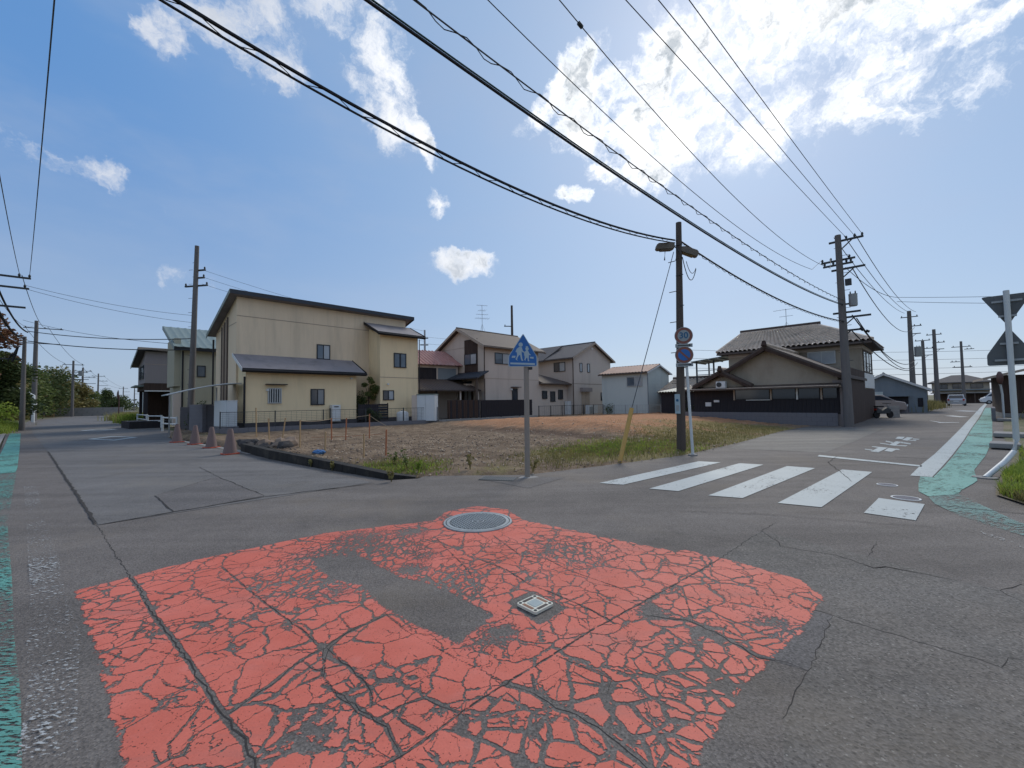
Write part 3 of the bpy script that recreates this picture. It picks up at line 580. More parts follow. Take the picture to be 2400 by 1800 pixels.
def make_lot():
    st = .11; X, Y = np.meshgrid(np.arange(-20.2, 18.2, st), np.arange(8.4, 44.2, st)); sd_ = sdf(X, Y, LOT); keep = sd_ > -.02
    q = keep[:-1, :-1] & keep[1:, :-1] & keep[:-1, 1:] & keep[1:, 1:]; used = np.zeros(X.shape, bool)
    for a, b in ((slice(None, -1), slice(None, -1)), (slice(1, None), slice(None, -1)), (slice(None, -1), slice(1, None)), (slice(1, None), slice(1, None))): used[a, b] |= q
    idx = -np.ones(X.shape, int); idx[used] = np.arange(used.sum())
    F = np.stack([idx[:-1, :-1][q], idx[:-1, 1:][q], idx[1:, 1:][q], idx[1:, :-1][q]], 1)
    Z = lot_h(X, Y); k_ = np.clip((sd_+.02)/.3, 0, 1); k_ = k_*k_*(3-2*k_); Z = Z*k_-.035*(1-k_)
    o = npmesh('lot_ground', np.stack([X[used], Y[used], Z[used]], 1), F, 'soil'); o.data.polygons.foreach_set('use_smooth', [True]*len(o.data.polygons))
    s = X*.72+Y*.69; v = -X*.69+Y*.72
    red = np.clip((s-12.2)/3.0, 0, 1)*np.exp(-((v-13.5)/8.5)**2)*1.1
    gr = np.zeros(X.shape)
    for x, y, rx, a in [(-2.6, 9.9, 1.3, 1), (4.2, 13.2, 2.4, 1.1), (1.8, 11.6, 1.7, 1.0), (7.6, 16.2, 2.8, 1.1), (11.0, 20.2, 3.2, 1.1), (3.3, 11.6, 1.6, 1.0), (7.8, 20.5, 3, .6), (-.4, 9.4, 1.0, .6), (-14, 20.2, 2.5, .5), (5.8, 17.5, 1.8, .6)]:
        gr = np.maximum(gr, a*np.exp(-((X-x)**2+(Y-y)**2)/rx**2))
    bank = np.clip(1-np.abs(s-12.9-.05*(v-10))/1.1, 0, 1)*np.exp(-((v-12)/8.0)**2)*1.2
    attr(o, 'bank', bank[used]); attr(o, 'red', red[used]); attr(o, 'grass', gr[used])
    return tag(o, 'vacant lot of bare brown and orange soil with patchy grass', 'lot', kind='structure')
make_lot()
def rocks(name, n, fn, size, mat, label, cat):
    rn = np.random.RandomState(n); V = []; F = []; base = np.array([(1, 0, 0), (-1, 0, 0), (0, 1, 0), (0, -1, 0), (0, 0, 1), (0, 0, -1)], float)
    tri = [(0, 2, 4), (2, 1, 4), (1, 3, 4), (3, 0, 4), (2, 0, 5), (1, 2, 5), (3, 1, 5), (0, 3, 5)]
    for i in range(n):
        x, y = fn(rn); sc = size*rn.uniform(.35, 1.3)*np.array([rn.uniform(.7, 1.4), rn.uniform(.7, 1.3), rn.uniform(.35, .8)])
        a = rn.uniform(0, 6.28); ca, sa = math.cos(a), math.sin(a); p = base*rn.uniform(.7, 1.2, (6, 1))*sc
        p = np.stack([p[:, 0]*ca-p[:, 1]*sa+x, p[:, 0]*sa+p[:, 1]*ca+y, p[:, 2]+float(lot_h(np.array([x]), np.array([y]))[0])+sc[2]*.3], 1)
        b = 6*i; V.append(p); F += [(a_+b, b_+b, c_+b) for a_, b_, c_ in tri]
    return tag(npmesh(name, np.concatenate(V), np.array(F), mat), label, cat, kind='stuff')
def in_lot(cx, cy, rx, ry):
    def f(rn):
        while True:
            x, y = rn.normal(cx, rx), rn.normal(cy, ry)
            if inside(np.array([x]), np.array([y]), LOT)[0]: return x, y
    return f
rocks('gravel', 2000, in_lot(-3.5, 13.3, 3.8, 2.6), .032, 'stone', 'loose brown gravel and clods strewn over the lot', 'gravel')
rocks('debris', 800, in_lot(-2.2, 11.8, 3.0, 2.2), .03, 'stone_pale', 'pale broken chips and straw scattered over the lot', 'gravel')
rocks('clods', 500, in_lot(2.5, 17.0, 5, 2.6), .04, 'stone_pale', 'dry earth clods on the orange soil bank', 'gravel')

# low black kerb between the lot and the side road
def kerb():
    top = [(-9.1, 14.05), (-6.95, 12.0), (-4.72, 10.2), (-2.6, 8.55), (-2.0, 8.62)]
    mb = MB(); h = [.26, .25, .20, .12, .03]; w = .2
    for i in range(len(top)-1):
        (x0, y0), (x1, y1) = top[i], top[i+1]; dx, dy = x1-x0, y1-y0; L = math.hypot(dx, dy); nx, ny = -dy/L*-1, dx/L*-1
        nx, ny = (dy/L, -dx/L); nx, ny = -nx, -ny
        if nx*0+ny < 0: nx, ny = -nx, -ny
        k = 5
        for j in range(k):
            a, b = j/k, (j+1)/k-.004; ha, hb = h[i]+(h[i+1]-h[i])*a, h[i]+(h[i+1]-h[i])*b
            A_, B_ = (x0+dx*a, y0+dy*a), (x0+dx*b, y0+dy*b)
            mb.add([(A_[0], A_[1], -.04), (B_[0], B_[1], -.04), (B_[0]+nx*w, B_[1]+ny*w, -.04), (A_[0]+nx*w, A_[1]+ny*w, -.04), (A_[0], A_[1], ha), (B_[0], B_[1], hb), (B_[0]+nx*w, B_[1]+ny*w, hb), (A_[0]+nx*w, A_[1]+ny*w, ha)],
                   [(0, 3, 2, 1), (4, 5, 6, 7), (0, 1, 5, 4), (1, 2, 6, 5), (2, 3, 7, 6), (3, 0, 4, 7)])
    return tag(mb.build('kerb', 'kerb_black', bev=.008), 'low black weathered kerb along the lot beside the side road', 'kerb')
kerb()
sheet('kerb_joint', [(-14.9, 18.6), (-9.3, 14.1), (-8.3, 13.15), (-8.2, 13.3), (-9.2, 14.3), (-14.8, 18.8)], .011, 'concrete', side_road)

# ------------------------------------------------------------------ vegetation helpers
def blades(name, pts, h, w, mat, label, cat, seed=0, lean=.5, parent=None, kind='stuff'):
    """pts: (n,3) roots -> one mesh of bent triangular blades"""
    rn = np.random.RandomState(seed); n = len(pts); a = rn.uniform(0, 6.283, n); hh = h*rn.uniform(.45, 1.25, n); ww = w*rn.uniform(.6, 1.3, n)
    d = np.stack([np.cos(a), np.sin(a), np.zeros(n)], 1); s = np.stack([-np.sin(a), np.cos(a), np.zeros(n)], 1); ln = (lean*hh*rn.uniform(.2, 1, n))[:, None]
    p0 = pts-s*ww[:, None]/2; p1 = pts+s*ww[:, None]/2; mid = pts+d*ln*.35+np.stack([np.zeros(n), np.zeros(n), hh*.6], 1); p2 = mid-s*ww[:, None]*.4; p3 = mid+s*ww[:, None]*.4; tip = pts+d*ln+np.stack([np.zeros(n), np.zeros(n), hh], 1)
    V = np.stack([p0, p1, p3, p2, tip], 1).reshape(-1, 3); b = (np.arange(n)*5)[:, None]
    F = np.concatenate([b+np.array([0, 1, 2]), b+np.array([0, 2, 3]), b+np.array([3, 2, 4])])
    o = npmesh(name, V, F, mat, parent)
    return tag(o, label, cat, kind=kind) if label else o
def scatter(n, blobs, zf, seed, region=None):
    rn = np.random.RandomState(seed); out = []
    while len(out) < n:
        x, y, r, w = blobs[rn.randint(len(blobs))]
        if rn.rand() > w: continue
        px, py = rn.normal(x, r*.6), rn.normal(y, r*.6)
        if region is not None and not inside(np.array([px]), np.array([py]), region)[0]: continue
        out.append((px, py))
    a = np.array(out); z = zf(a[:, 0], a[:, 1]) if callable(zf) else np.full(n, zf)
    return np.column_stack([a, z])
def line_scatter(n, pts, wid, z, seed):
    rn = np.random.RandomState(seed); P = np.array(pts, float); seg = rn.randint(0, len(P)-1, n); t = rn.rand(n)[:, None]
    a = P[seg]*(1-t)+P[seg+1]*t+rn.normal(0, wid/2, (n, 2)); return np.column_stack([a, np.full(n, z)])
def leaves(n, clusters, size, seed, flat=.3):
    """clusters: list of (center, radii) -> V,F of leaf quads"""
    rn = np.random.RandomState(seed); C_ = []
    vol = np.array([c[1][0]*c[1][1]*c[1][2] for c in clusters])**.7; k = rn.choice(len(clusters), n, p=vol/vol.sum())
    u = rn.normal(size=(n, 3)); u /= np.linalg.norm(u, axis=1)[:, None]; r = rn.rand(n)**.42
    cen = np.array([c[0] for c in clusters])[k]; rad = np.array([c[1] for c in clusters])[k]
    p = cen+u*rad*r[:, None]
    a = rn.normal(size=(n, 3)); a[:, 2] *= flat; a /= np.linalg.norm(a, axis=1)[:, None]; b = np.cross(a, rn.normal(size=(n, 3))); b /= np.linalg.norm(b, axis=1)[:, None]
    s = (size*rn.uniform(.5, 1.3, n))[:, None]
    V = np.stack([p-a*s*.5, p+b*s*.28, p+a*s*.5, p-b*s*.28], 1).reshape(-1, 3); F = (np.arange(n)*4)[:, None]+np.arange(4)
    return V, F
def tree(name, label, loc, h, rad, n, size, mat, seed, cat='tree', ncl=9, trunk=.12, low=.35, group=None, squash=1.0):
    rn = random.Random(seed); t = thing(name, label, cat, loc, 0, group); cl = []; limbs = MB()
    top = h*.75; limbs.tube([(0, 0, -.1), (rn.uniform(-.1, .1), rn.uniform(-.1, .1), h*.3), (rn.uniform(-.2, .2), 0, top)], [trunk, trunk*.75, trunk*.2], 8)
    for i in range(ncl):
        z = h*(low+(1-low)*(i+.5)/ncl); a = rn.uniform(0, 6.28); k = rad*(1-.55*((i+.5)/ncl)**1.6)*rn.uniform(.3, .8)
        c = (math.cos(a)*k, math.sin(a)*k, z*.93); rr = rad*rn.uniform(.32, .55)
        cl.append((c, (rr, rr, rr*.72*squash))); limbs.tube([(0, 0, max(h*.2, z*.6)), (c[0]*.5, c[1]*.5, z*.8), c], [trunk*.45, trunk*.3, trunk*.1], 5)
    limbs.build('trunk', 'bark', t, True); V, F = leaves(n, cl, size, seed); npmesh('crown', V, F, mat, t); return t
def bush(name, label, loc, rx, ry, h, n, size, mat, seed, group=None, cat='shrub'):
    rn = random.Random(seed); t = thing(name, label, cat, loc, 0, group); cl = []; st = MB()
    for i in range(7):
        c = (rn.uniform(-.6, .6)*rx, rn.uniform(-.6, .6)*ry, h*rn.uniform(.3, .7)); cl.append((c, (rx*.5, ry*.5, h*.36))); st.tube([(c[0]*.2, c[1]*.2, -.05), (c[0]*.6, c[1]*.6, c[2]*.6), c], [.025, .018, .008], 5)
    st.build('stem', 'bark', t, True); V, F = leaves(n, cl, size, seed, .6); V[:, 2] = np.abs(V[:, 2]); npmesh('foliage', V, F, mat, t); return t

# lot and verge grass
GB = [(-2.6, 9.8, .9, .8), (4.2, 13.2, 1.6, 1), (1.8, 11.6, 1.1, .8), (7.4, 16.2, 2.0, .8), (10.2, 19.5, 2.0, .6), (5.5, 15.2, 1.4, .5)]
blades('grass', scatter(15000, GB+[(3.2, 12.2, 1.6, 1), (6.0, 14.6, 1.6, .8), (8.6, 17.6, 2.2, .8), (11.6, 20.0, 2.0, .7), (.9, 10.4, 1.2, .5)], lot_h, 1, LOT), .085, .016, 'leaf_olive', 'short dry green grass growing in patches on the lot', 'grass', 1, .8)
blades('clover', scatter(3600, [(4.3, 13.2, 1.5, 1), (2.3, 12.0, .9, .7), (-2.5, 9.6, .7, .9), (3.2, 12.9, .8, .8)], lot_h, 2, LOT), .075, .026, 'leaf_bright', 'bright green low weeds in the lot near the crosswalk', 'weeds', 2, 1.0)
def weed(loc, h, n, mat, seed, label, group=None, sz=.09):
    rn = random.Random(seed); t = thing('weed', label, 'weed', loc, 0, group); st = MB(); cl = []
    for i in range(4):
        a = rn.uniform(0, 6.28); k = h*rn.uniform(.1, .35); c = (math.cos(a)*k, math.sin(a)*k, h*rn.uniform(.6, 1)); st.tube([(0, 0, -.02), (c[0]*.4, c[1]*.4, c[2]*.55), c], [.006, .005, .003], 4)
        for q in (.5, .75, 1): cl.append(((c[0]*q, c[1]*q, c[2]*q), (h*.13, h*.13, h*.12)))
    st.build('stem', 'leaf_olive', t); V, F = leaves(n, cl, sz, seed, .5); npmesh('foliage', V, F, mat, t)
for i, (x, y, h, mt, lb) in enumerate([(-2.35, 9.35, .42, 'leaf_green', 'tallest leafy weed sprouting at the low end of the black kerb'), (-2.05, 9.1, .33, 'leaf_bright', 'leafy weed at the low end of the black kerb, nearer the signpost'), (-2.8, 9.85, .3, 'leaf_green', 'leafy weed behind the black kerb, farther up the kerb'), (-.95, 9.3, .3, 'leaf_olive', 'thin brownish weed standing alone on bare lot soil'), (.42, 9.0, .3, 'leaf_olive', 'dry spiky weed right beside the foot of the crossing signpost'), (-2.4, 8.3, .22, 'leaf_dry', 'pale weed growing from the road joint before the kerb end'), (-4.2, 9.75, .2, 'leaf_dry', 'small pale weed on the road side of the black kerb, midway'), (-5.0, 10.4, .2, 'leaf_dry', 'small pale weed on the road side of the black kerb, far half')]):
    weed((x, y, float(lot_h(np.array([x]), np.array([y]))[0]) if lb.find('road') < 0 else 0), h, 90, mt, 30+i, lb, sz=.06)

# right verge: earth bank with weeds
verge = tag(sheet('verge', [(8.0, 7.0), (8.7, 7.55), (9.3, 8.05), (10.0, 8.5), (12.6, 10.6), (17.4, 14.9), (37, 31.6), (40, 29), (24, 13), (11, 4), (8.0, 3.6), (7.0, 4.9), (6.95, 5.6), (7.3, 6.4)], .03, 'field_ground'), 'grassy verge behind the bent sign pole', 'verge', kind='structure')
VR = [(6.95, 5.6), (7.35, 6.4), (8.1, 7.0), (9.2, 7.9), (10.3, 8.6), (14, 11.6), (22, 18), (24, 13), (11, 4), (7.6, 4.2)]
blades('verge_grass', scatter(9000, [(9.5, 7.6, .5, 1), (10.3, 8.3, .7, .9), (9.0, 7.1, .5, .9), (7.7, 6.2, .35, .6), (9.4, 6.5, .8, .8), (12.5, 10, 1.2, .5), (8.0, 5.6, .4, .6)], .03, 5, VR), .16, .022, 'leaf_bright', 'bright green weeds on the verge behind the bent sign pole', 'grass', 5, .9)
blades('verge_straw', scatter(4500, [(7.6, 6.1, .4, 1), (7.4, 5.6, .4, 1), (8.2, 6.2, .6, .9), (12.6, 10.4, 1.0, .6), (9.2, 5.6, .8, .8)], .03, 6, VR), .12, .018, 'leaf_olive', 'dull brownish grass at the front of the verge', 'grass', 6, 1.0)

# ------------------------------------------------------------------ building helpers
def pt(face, u, d, z): return (face[0]+face[2]*u+face[4]*d, face[1]+face[3]*u+face[5]*d, z)
def fbox(mb, face, u0, u1, d0, d1, z0, z1):
    c = [pt(face, u, d, z) for z in (z0, z1) for u, d in ((u0, d0), (u1, d0), (u1, d1), (u0, d1))]
    return mb.add(c, [(0, 3, 2, 1), (4, 5, 6, 7), (0, 1, 5, 4), (1, 2, 6, 5), (2, 3, 7, 6), (3, 0, 4, 7)])
FY = (0, 0, 1, 0, 0, -1)           # face y=0, u along x, outward -y
FX = (0, 0, 0, 1, -1, 0)           # face x=0, u along y, outward -x
def shift(face, x, y): return (face[0]+x, face[1]+y)+tuple(face[2:])
def window(root, face, u0, u1, z0, z1, panes=('glass_dark', 'glass_dark'), fr='alu_dark', grill=0, sill=True):
    mb = MB(); w = .05
    fbox(mb, face, u0-w, u1+w, .002, .05, z1, z1+w); fbox(mb, face, u0-w, u1+w, .002, .07 if sill else .05, z0-w, z0); fbox(mb, face, u0-w, u0, .002, .05, z0, z1); fbox(mb, face, u1, u1+w, .002, .05, z0, z1)
    n = len(panes)
    for i in range(1, n): c = u0+(u1-u0)*i/n; fbox(mb, face, c-.02, c+.02, .002, .045, z0, z1)
    wo = mb.build('window', fr, root)
    for i, g in enumerate(panes):
        a, b = u0+(u1-u0)*i/n, u0+(u1-u0)*(i+1)/n; fbox(MBX := MB(), face, a+(.021 if i else .001), b-(.021 if i < n-1 else .001), .004, .018+.008*(i % 2), z0+.001, z1-.001); MBX.build('pane', g, wo)
    if grill:
        for i in range(grill):
            c = u0+(u1-u0)*(i+.5)/grill; fbox(MBX := MB(), face, c-.022, c+.022, .055, .085, z0-.04, z1+.04); MBX.build('grille_bar', 'alu_light', wo)
    return wo
def gable_wall_x(x0, x1, y0, y1, z0, ze, zr):       # ridge along x, gables at x0/x1
    return MB().ext([(x0, y0, z0), (x0, y1, z0), (x0, y1, ze), (x0, (y0+y1)/2, zr), (x0, y0, ze)], (x1-x0, 0, 0))
def gable_wall_y(x0, x1, y0, y1, z0, ze, zr, apex=None):
    a = (x0+x1)/2 if apex is None else apex
    return MB().ext([(x0, y0, z0), (x1, y0, z0), (x1, y0, ze), (a, y0, zr), (x0, y0, ze)], (0, y1-y0, 0))
def gable_roof(root, ax, a0, a1, b0, b1, ze, zr, oh, og, th, mat, apex=None, trim='trim_tan', rise=.02):
    """two roof slabs; ax = ridge axis; a = along ridge, b = across"""
    mid = (b0+b1)/2 if apex is None else apex
    for s, b in ((0, b0), (1, b1)):
        sl = (zr-ze)/abs(mid-b); e = b+(-oh if s == 0 else oh); z_e = ze-sl*oh+rise; zr_ = zr+rise
        prof = [(e, z_e), (mid, zr_), (mid, zr_+th), (e, z_e+th)]
        poly = [(a0-og, p, z) if ax == 'x' else (p, a0-og, z) for p, z in prof]
        v = (a1-a0+2*og, 0, 0) if ax == 'x' else (0, a1-a0+2*og, 0)
        r = MB().ext(poly, v).build('roof', mat, root)
        # barge boards under the verge and the eave fascia
        for aa in (a0-og-.025, a1+og+.003):
            pl = [(e, z_e-.10), (mid, zr_-.10), (mid, zr_+th-.02), (e, z_e+th-.02)]
            MB().ext([(aa, p, z) if ax == 'x' else (p, aa, z) for p, z in pl], (.022, 0, 0) if ax == 'x' else (0, .022, 0)).build('barge_board', trim, r)
        g = MB()
        ee = e-.03 if s == 0 else e+.03
        g.tube([(a0-og, ee, z_e+.0) if ax == 'x' else (ee, a0-og, z_e), (a1+og, ee, z_e) if ax == 'x' else (ee, a1+og, z_e)], .05, 8); g.build('gutter', 'trim_brown', r)
    MB().tube([(a0-og, mid, zr+rise+th) if ax == 'x' else (mid, a0-og, zr+rise+th), (a1+og, mid, zr+rise+th) if ax == 'x' else (mid, a1+og, zr+rise+th)], .07, 6).build('ridge_cap', mat, root)
def ribbed(name, c, n, m, amp, mat, root, row=.0, shape='round', th=.04):
    """roof field over quad c = eave-left, eave-right, ridge-right, ridge-left with n ribs (and m tile rows)"""
    c = [Vector(p) for p in c]; nrm = (c[1]-c[0]).cross(c[3]-c[0]).normalized(); k = 6; nu = n*k+1; V = []; vs = []
    for j in range(m):
        vs += [(j/m, row), ((j+1)/m-1e-4, 0)] if row else [(j/m, 0)]
    if not row: vs.append((1, 0))
    for v, h in vs:
        for i in range(nu):
            u = i/(nu-1); ph = (i % k)/k
            w = abs(math.sin(ph*math.pi)) if shape == 'round' else (1 if ph in (0, 1/6) else 0)
            V.append(tuple((c[0]*(1-u)+c[1]*u)*(1-v)+(c[3]*(1-u)+c[2]*u)*v+nrm*(amp*w+h+th)))
    F = [(j*nu+i, j*nu+i+1, (j+1)*nu+i+1, (j+1)*nu+i) for j in range(len(vs)-1) for i in range(nu-1)]
    o = npmesh(name, np.array(V), np.array(F), mat, root)
    return o
def downpipe(root, x, y, z0, z1, mat='trim_brown', r=.035):
    MB().tube([(x, y, z0), (x, y, z1)], r, 8).build('downpipe', mat, root)
def antenna(name, label, loc, rz, h, arms):
    t = thing(name, label, 'antenna', loc, rz); mb = MB().tube([(0, 0, 0), (0, 0, h)], .018, 6)
    for a in (0, 2.1, 4.2): mb.tube([(math.cos(a)*.3, math.sin(a)*.3, -.08), (0, 0, h*.3)], .008, 4)
    mb.build('mast', 'steel_grey', t)
    for z, L, n, l in arms:
        b = MB().tube([(-L*.5, 0, z), (L*.5, 0, z)], .012, 5)
        for i in range(n): x = -L*.5+L*(i+.5)/n; b.tube([(x, -l/2, z), (x, l/2, z)], .006, 4)
        b.build('yagi_boom', 'steel_grey', t)

# ------------------------------------------------------------------ yellow house
def yellow_house():
    t = thing('yellow_house', 'large yellow and beige two-storey house with single-pitch roof beside the lot', 'house', (-13.65, 21.41, 0), R(46))
    MB().box(0, 5.89, 0, 1.499, .62, 3.42).build('wall', 'wall_yellow', t)
    MB().ext([(7.48, 0, .62), (7.48, 1.499, .62), (7.48, 1.499, 6.5), (7.48, 0, 6.0)], (2.84, 0, 0)).build('wall', 'wall_yellow', t)
    MB().ext([(-.1, 1.5, .62), (-.1, 6.3, .62), (-.1, 6.3, 5.95), (-.1, 1.5, 7.42)], (10.38, 0, 0)).build('wall', 'wall_yellow_upper', t)
    MB().box(-.03, 5.92, -.03, 1.47, .3, .618).build('plinth', 'concrete_dark', t)
    MB().box(7.45, 10.35, -.03, 1.47, .3, .618).build('plinth', 'concrete_dark', t); MB().box(-.12, 10.3, 1.52, 6.3, .2, .617).build('plinth', 'concrete_dark', t)
    # main single-pitch roof
    r = MB().ext([(-.5, 1.1, 7.56), (-.5, 6.75, 5.83), (-.5, 6.75, 5.93), (-.5, 1.1, 7.66)], (11.2, 0, 0)).build('roof', 'roof_slate', t)
    MB().box(-.52, 10.72, 1.06, 1.098, 7.46, 7.69).build('fascia', 'roof_navy', r); MB().ext([(-.53, 1.06, 7.46), (-.53, 6.8, 5.72), (-.53, 6.8, 5.95), (-.53, 1.06, 7.69)], (.028, 0, 0)).build('barge_board', 'roof_green', r)
    MB().ext([(10.702, 1.06, 7.46), (10.702, 6.8, 5.72), (10.702, 6.8, 5.95), (10.702, 1.06, 7.69)], (.028, 0, 0)).build('barge_board', 'roof_navy', r)
    # annex lean-to and tower lean-to roofs
    def lean(x0, x1, y0, z0, y1, z1):
        r = MB().ext([(x0, y0, z0), (x0, y1, z1), (x0, y1, z1+.09), (x0, y0, z0+.09)], (x1-x0, 0, 0)).build('roof', 'roof_slate', t)
        MB().box(x0-.02, x1+.02, y0-.06, y0-.002, z0-.09, z0+.12).build('fascia', 'trim_black', r)
        MB().tube([(x0-.03, y0-.1, z0), (x1+.03, y0-.1, z0)], .055, 8).build('gutter', 'trim_black', r)
        for xx in (x0-.045, x1+.022): MB().ext([(xx, y0-.06, z0-.06), (xx, y1, z1-.06), (xx, y1, z1+.12), (xx, y0-.06, z0+.12)], (.022, 0, 0)).build('barge_board', 'trim_white' if xx < 5 and x0 < 1 and xx < 0 else 'trim_black', r)
        return r
    lean(-.25, 6.3, -.42, 3.30, 1.497, 4.22); lean(7.15, 10.62, -.38, 5.98, 1.497, 6.84)
    MB().ext([(0.001, 0, 3.42), (.001, 1.498, 3.42), (.001, 1.498, 4.14)], (5.88, 0, 0)).build('wall', 'wall_yellow', t)
    for f, u0, u1, z in ((shift(FY, 0, 1.5), -.1, 10.28, 6.38), (FY, 7.48, 10.32, 3.2), ((-.1, 1.5, 0, 1, -1, 0), 0, 4.8, 6.0)):
        fbox(MBX := MB(), f, u0, u1, .001, .012, z, z+.035); MBX.build('trim_band', 'trim_tan', t)
    for k in range(1, 8): fbox(MBX := MB(), shift(FY, 0, 1.5), k*1.3, k*1.3+.012, .001, .006, 3.9 if k < 5 else .7, 7.4); MBX.build('siding_joint', 'wall_yellow_upper', t)
    for u in (1.95, 3.0-.1, 5.0): fbox(MBX := MB(), FY, u, u+.012, .001, .006, .64, 3.3); MBX.build('siding_joint', 'wall_yellow', t)
    window(t, shift(FY, 0, 1.5), 4.14, 4.85, 4.33, 5.15, ('glass_mid', 'glass_curtain'))
    window(t, FY, 1.06, 1.63, 1.66, 2.38, ('glass_dark', 'glass_dark'), 'alu_light', 5)
    fbox(MBX := MB(), FY, .89, 1.91, .002, .28, 2.60, 2.645); MBX.build('window_hood', 'trim_black', t)
    window(t, FY, 3.24, 3.91, 1.54, 2.36, ('glass_dark', 'glass_mid'))
    window(t, FY, 8.5, 8.88, 3.93, 4.8, ('glass_mid',)); window(t, FY, 8.97, 9.33, 3.93, 4.8, ('glass_mid',)); window(t, FY, 7.72, 8.4, 1.78, 2.32, ('glass_dark', 'glass_curtain'))
    for x, z in ((.93, 2.28), (5.5, 3.02), (7.95, 2.72)): fbox(MBX := MB(), FY, x, x+.13, .002, .09, z, z+.1); MBX.build('vent_cap', 'plastic_white', t)
    downpipe(t, -.07, -.07, .6, 3.0, 'trim_black', .05); downpipe(t, -.22, 6.4, .3, 5.6, 'trim_black', .05); downpipe(t, 10.37, -.1, .6, 5.9, 'trim_black', .03)
    for k in range(5): MB().box(-.16, -.102, 3.25+k*.34, 3.36+k*.34, .62, 6.55-.1*k).build('louvre_post', 'trim_tan' if k % 2 else 'trim_brown', t)
    return t
yellow_house()
def at_house(u, d, rz=46, o=(-13.65, 21.41)):
    c, s = math.cos(R(rz)), math.sin(R(rz)); return (o[0]+u*c-d*s, o[1]+u*s+d*c)
x, y = at_house(4.26, -.42)
h = thing('water_heater', 'white boxy water heater standing against the yellow annex wall', 'water heater', (x, y, .5), R(46)); MB().box(0, .48, 0, .4, .06, .98).build('body', 'plastic_white', h, bev=.015); MB().box(-.02, .5, -.02, .38, 0, .058).build('base', 'concrete', h); MB().box(.1, .36, -.008, .001, .84, .9).build('vent', 'steel_dark', h)
MB().tube([(-.06, .2, .02), (-.06, .2, .8)], .03, 6).build('pipe', 'trim_black', h)
x, y = at_house(5.95, -.12); h = thing('garden_gate', 'black slatted gate panel between the yellow annex and its tower', 'gate', (x, y, .5), R(46))
MB().box(0, .05, 0, .05, 0, 1.05).build('post', 'trim_black', h); MB().box(1.98, 2.03, 0, .05, 0, 1.05).build('post', 'trim_black', h)
for k in range(6): MB().box(1.35, 1.97, .01, .04, .08+k*.16, .19+k*.16).build('slat', 'wood_black' if k % 2 else 'steel_dark', h)
MB().box(.06, 1.34, .01, .04, .05, .98).build('screen', 'wood_black', h)
tree('garden_tree', 'slim green tree in the nook between annex and tower of the yellow house', (*at_house(6.9, .45), .5), 2.9, .62, 2600, .10, 'leaf_green', 11, trunk=.05, low=.42, ncl=8)
bush('fruit_shrub', 'dark shrub beside the black gate of the yellow house', (*at_house(6.4, .5), .5), .55, .4, 2.0, 1400, .10, 'leaf_dark', 12)
bush('flowering_shrub', 'low dark leafy shrub in front of the black gate panel', (*at_house(6.75, -.35), .4), .75, .2, .9, 1200, .08, 'leaf_dark', 13)

# block wall and fence along the lot
def block_wall(name, label, p0, p1, h, mat, th=.12, bl=.4, bh=.2, z0=0, cap=None):
    d = Vector((p1[0]-p0[0], p1[1]-p0[1])); L = d.length; a = math.atan2(d.y, d.x); t = thing(name, label, 'wall', (p0[0], p0[1], z0), a)
    nr = max(1, round(h/bh)); bh = h/nr; nb = max(1, round(L/bl)); bl = L/nb
    mes = MB().box(.004, bl-.004, 0, th, .003, bh-.003).mesh('block'); mes.materials.append(MATS[mat]); half = MB().box(.004, bl/2-.004, 0, th, .003, bh-.003).mesh('half_block'); half.materials.append(MATS[mat])
    MB().box(.01, L-.01, .012, th-.012, 0, h-.006).build('mortar', 'concrete_dark', t)
    for r in range(nr):
        if r % 2 == 0: xs = [(i*bl, mes) for i in range(nb)]
        else: xs = [(0, half)]+[(bl/2+i*bl, mes) for i in range(nb-1)]+[(L-bl/2, half)]
        for xx, me in xs:
            o = bpy.data.objects.new('block', me); COL.objects.link(o); o.parent = t; o.location = (xx, rng.uniform(-.003, .003), r*bh)
    if cap: MB().box(-.01, L+.01, -.02, th+.02, h, h+cap).build('coping', mat, t)
    return t
block_wall('block_wall', 'low grey concrete block wall along the lot below the yellow house', (-14.3, 20.1), (-4.9, 27.5), .42, 'concrete_mid')
block_wall('block_wall', 'low grey block wall along the lot under the dark board fence', (-4.85, 27.55), (2.0, 33.2), .40, 'concrete')
def mesh_fence(name, label, p0, p1, z0, h, n, mat='steel_dark', wires=9):
    d = Vector((p1[0]-p0[0], p1[1]-p0[1])); L = d.length; t = thing(name, label, 'fence', (p0[0], p0[1], z0), math.atan2(d.y, d.x))
    for i in range(n): x_ = L*i/(n-1); MB().box(x_-.025, x_+.025, -.025, .025, 0, h).build('post', mat, t)
    MB().box(0, L, -.012, .012, h-.05, h-.025).build('rail', mat, t)
    w = MB()
    for k in range(wires): z = h*(k+.5)/wires; w.bar((0, 0, z), (L, 0, z), .006)
    for k in range(int(L/.25)): w.bar((.1+k*.25, .008, .02), (.1+k*.25, .008, h-.05), .006)
    tag(w.build('wire_mesh', mat, t), kind='stuff')
mesh_fence('mesh_fence', 'thin dark wire mesh fence on posts before the yellow house', (-14.15, 20.28), (-4.95, 27.55), .42, .82, 6)
mesh_fence('mesh_fence', 'wire mesh fence between the board fence and the pale blue building', (2.1, 33.3), (8.2, 37.9), .2, .95, 7)

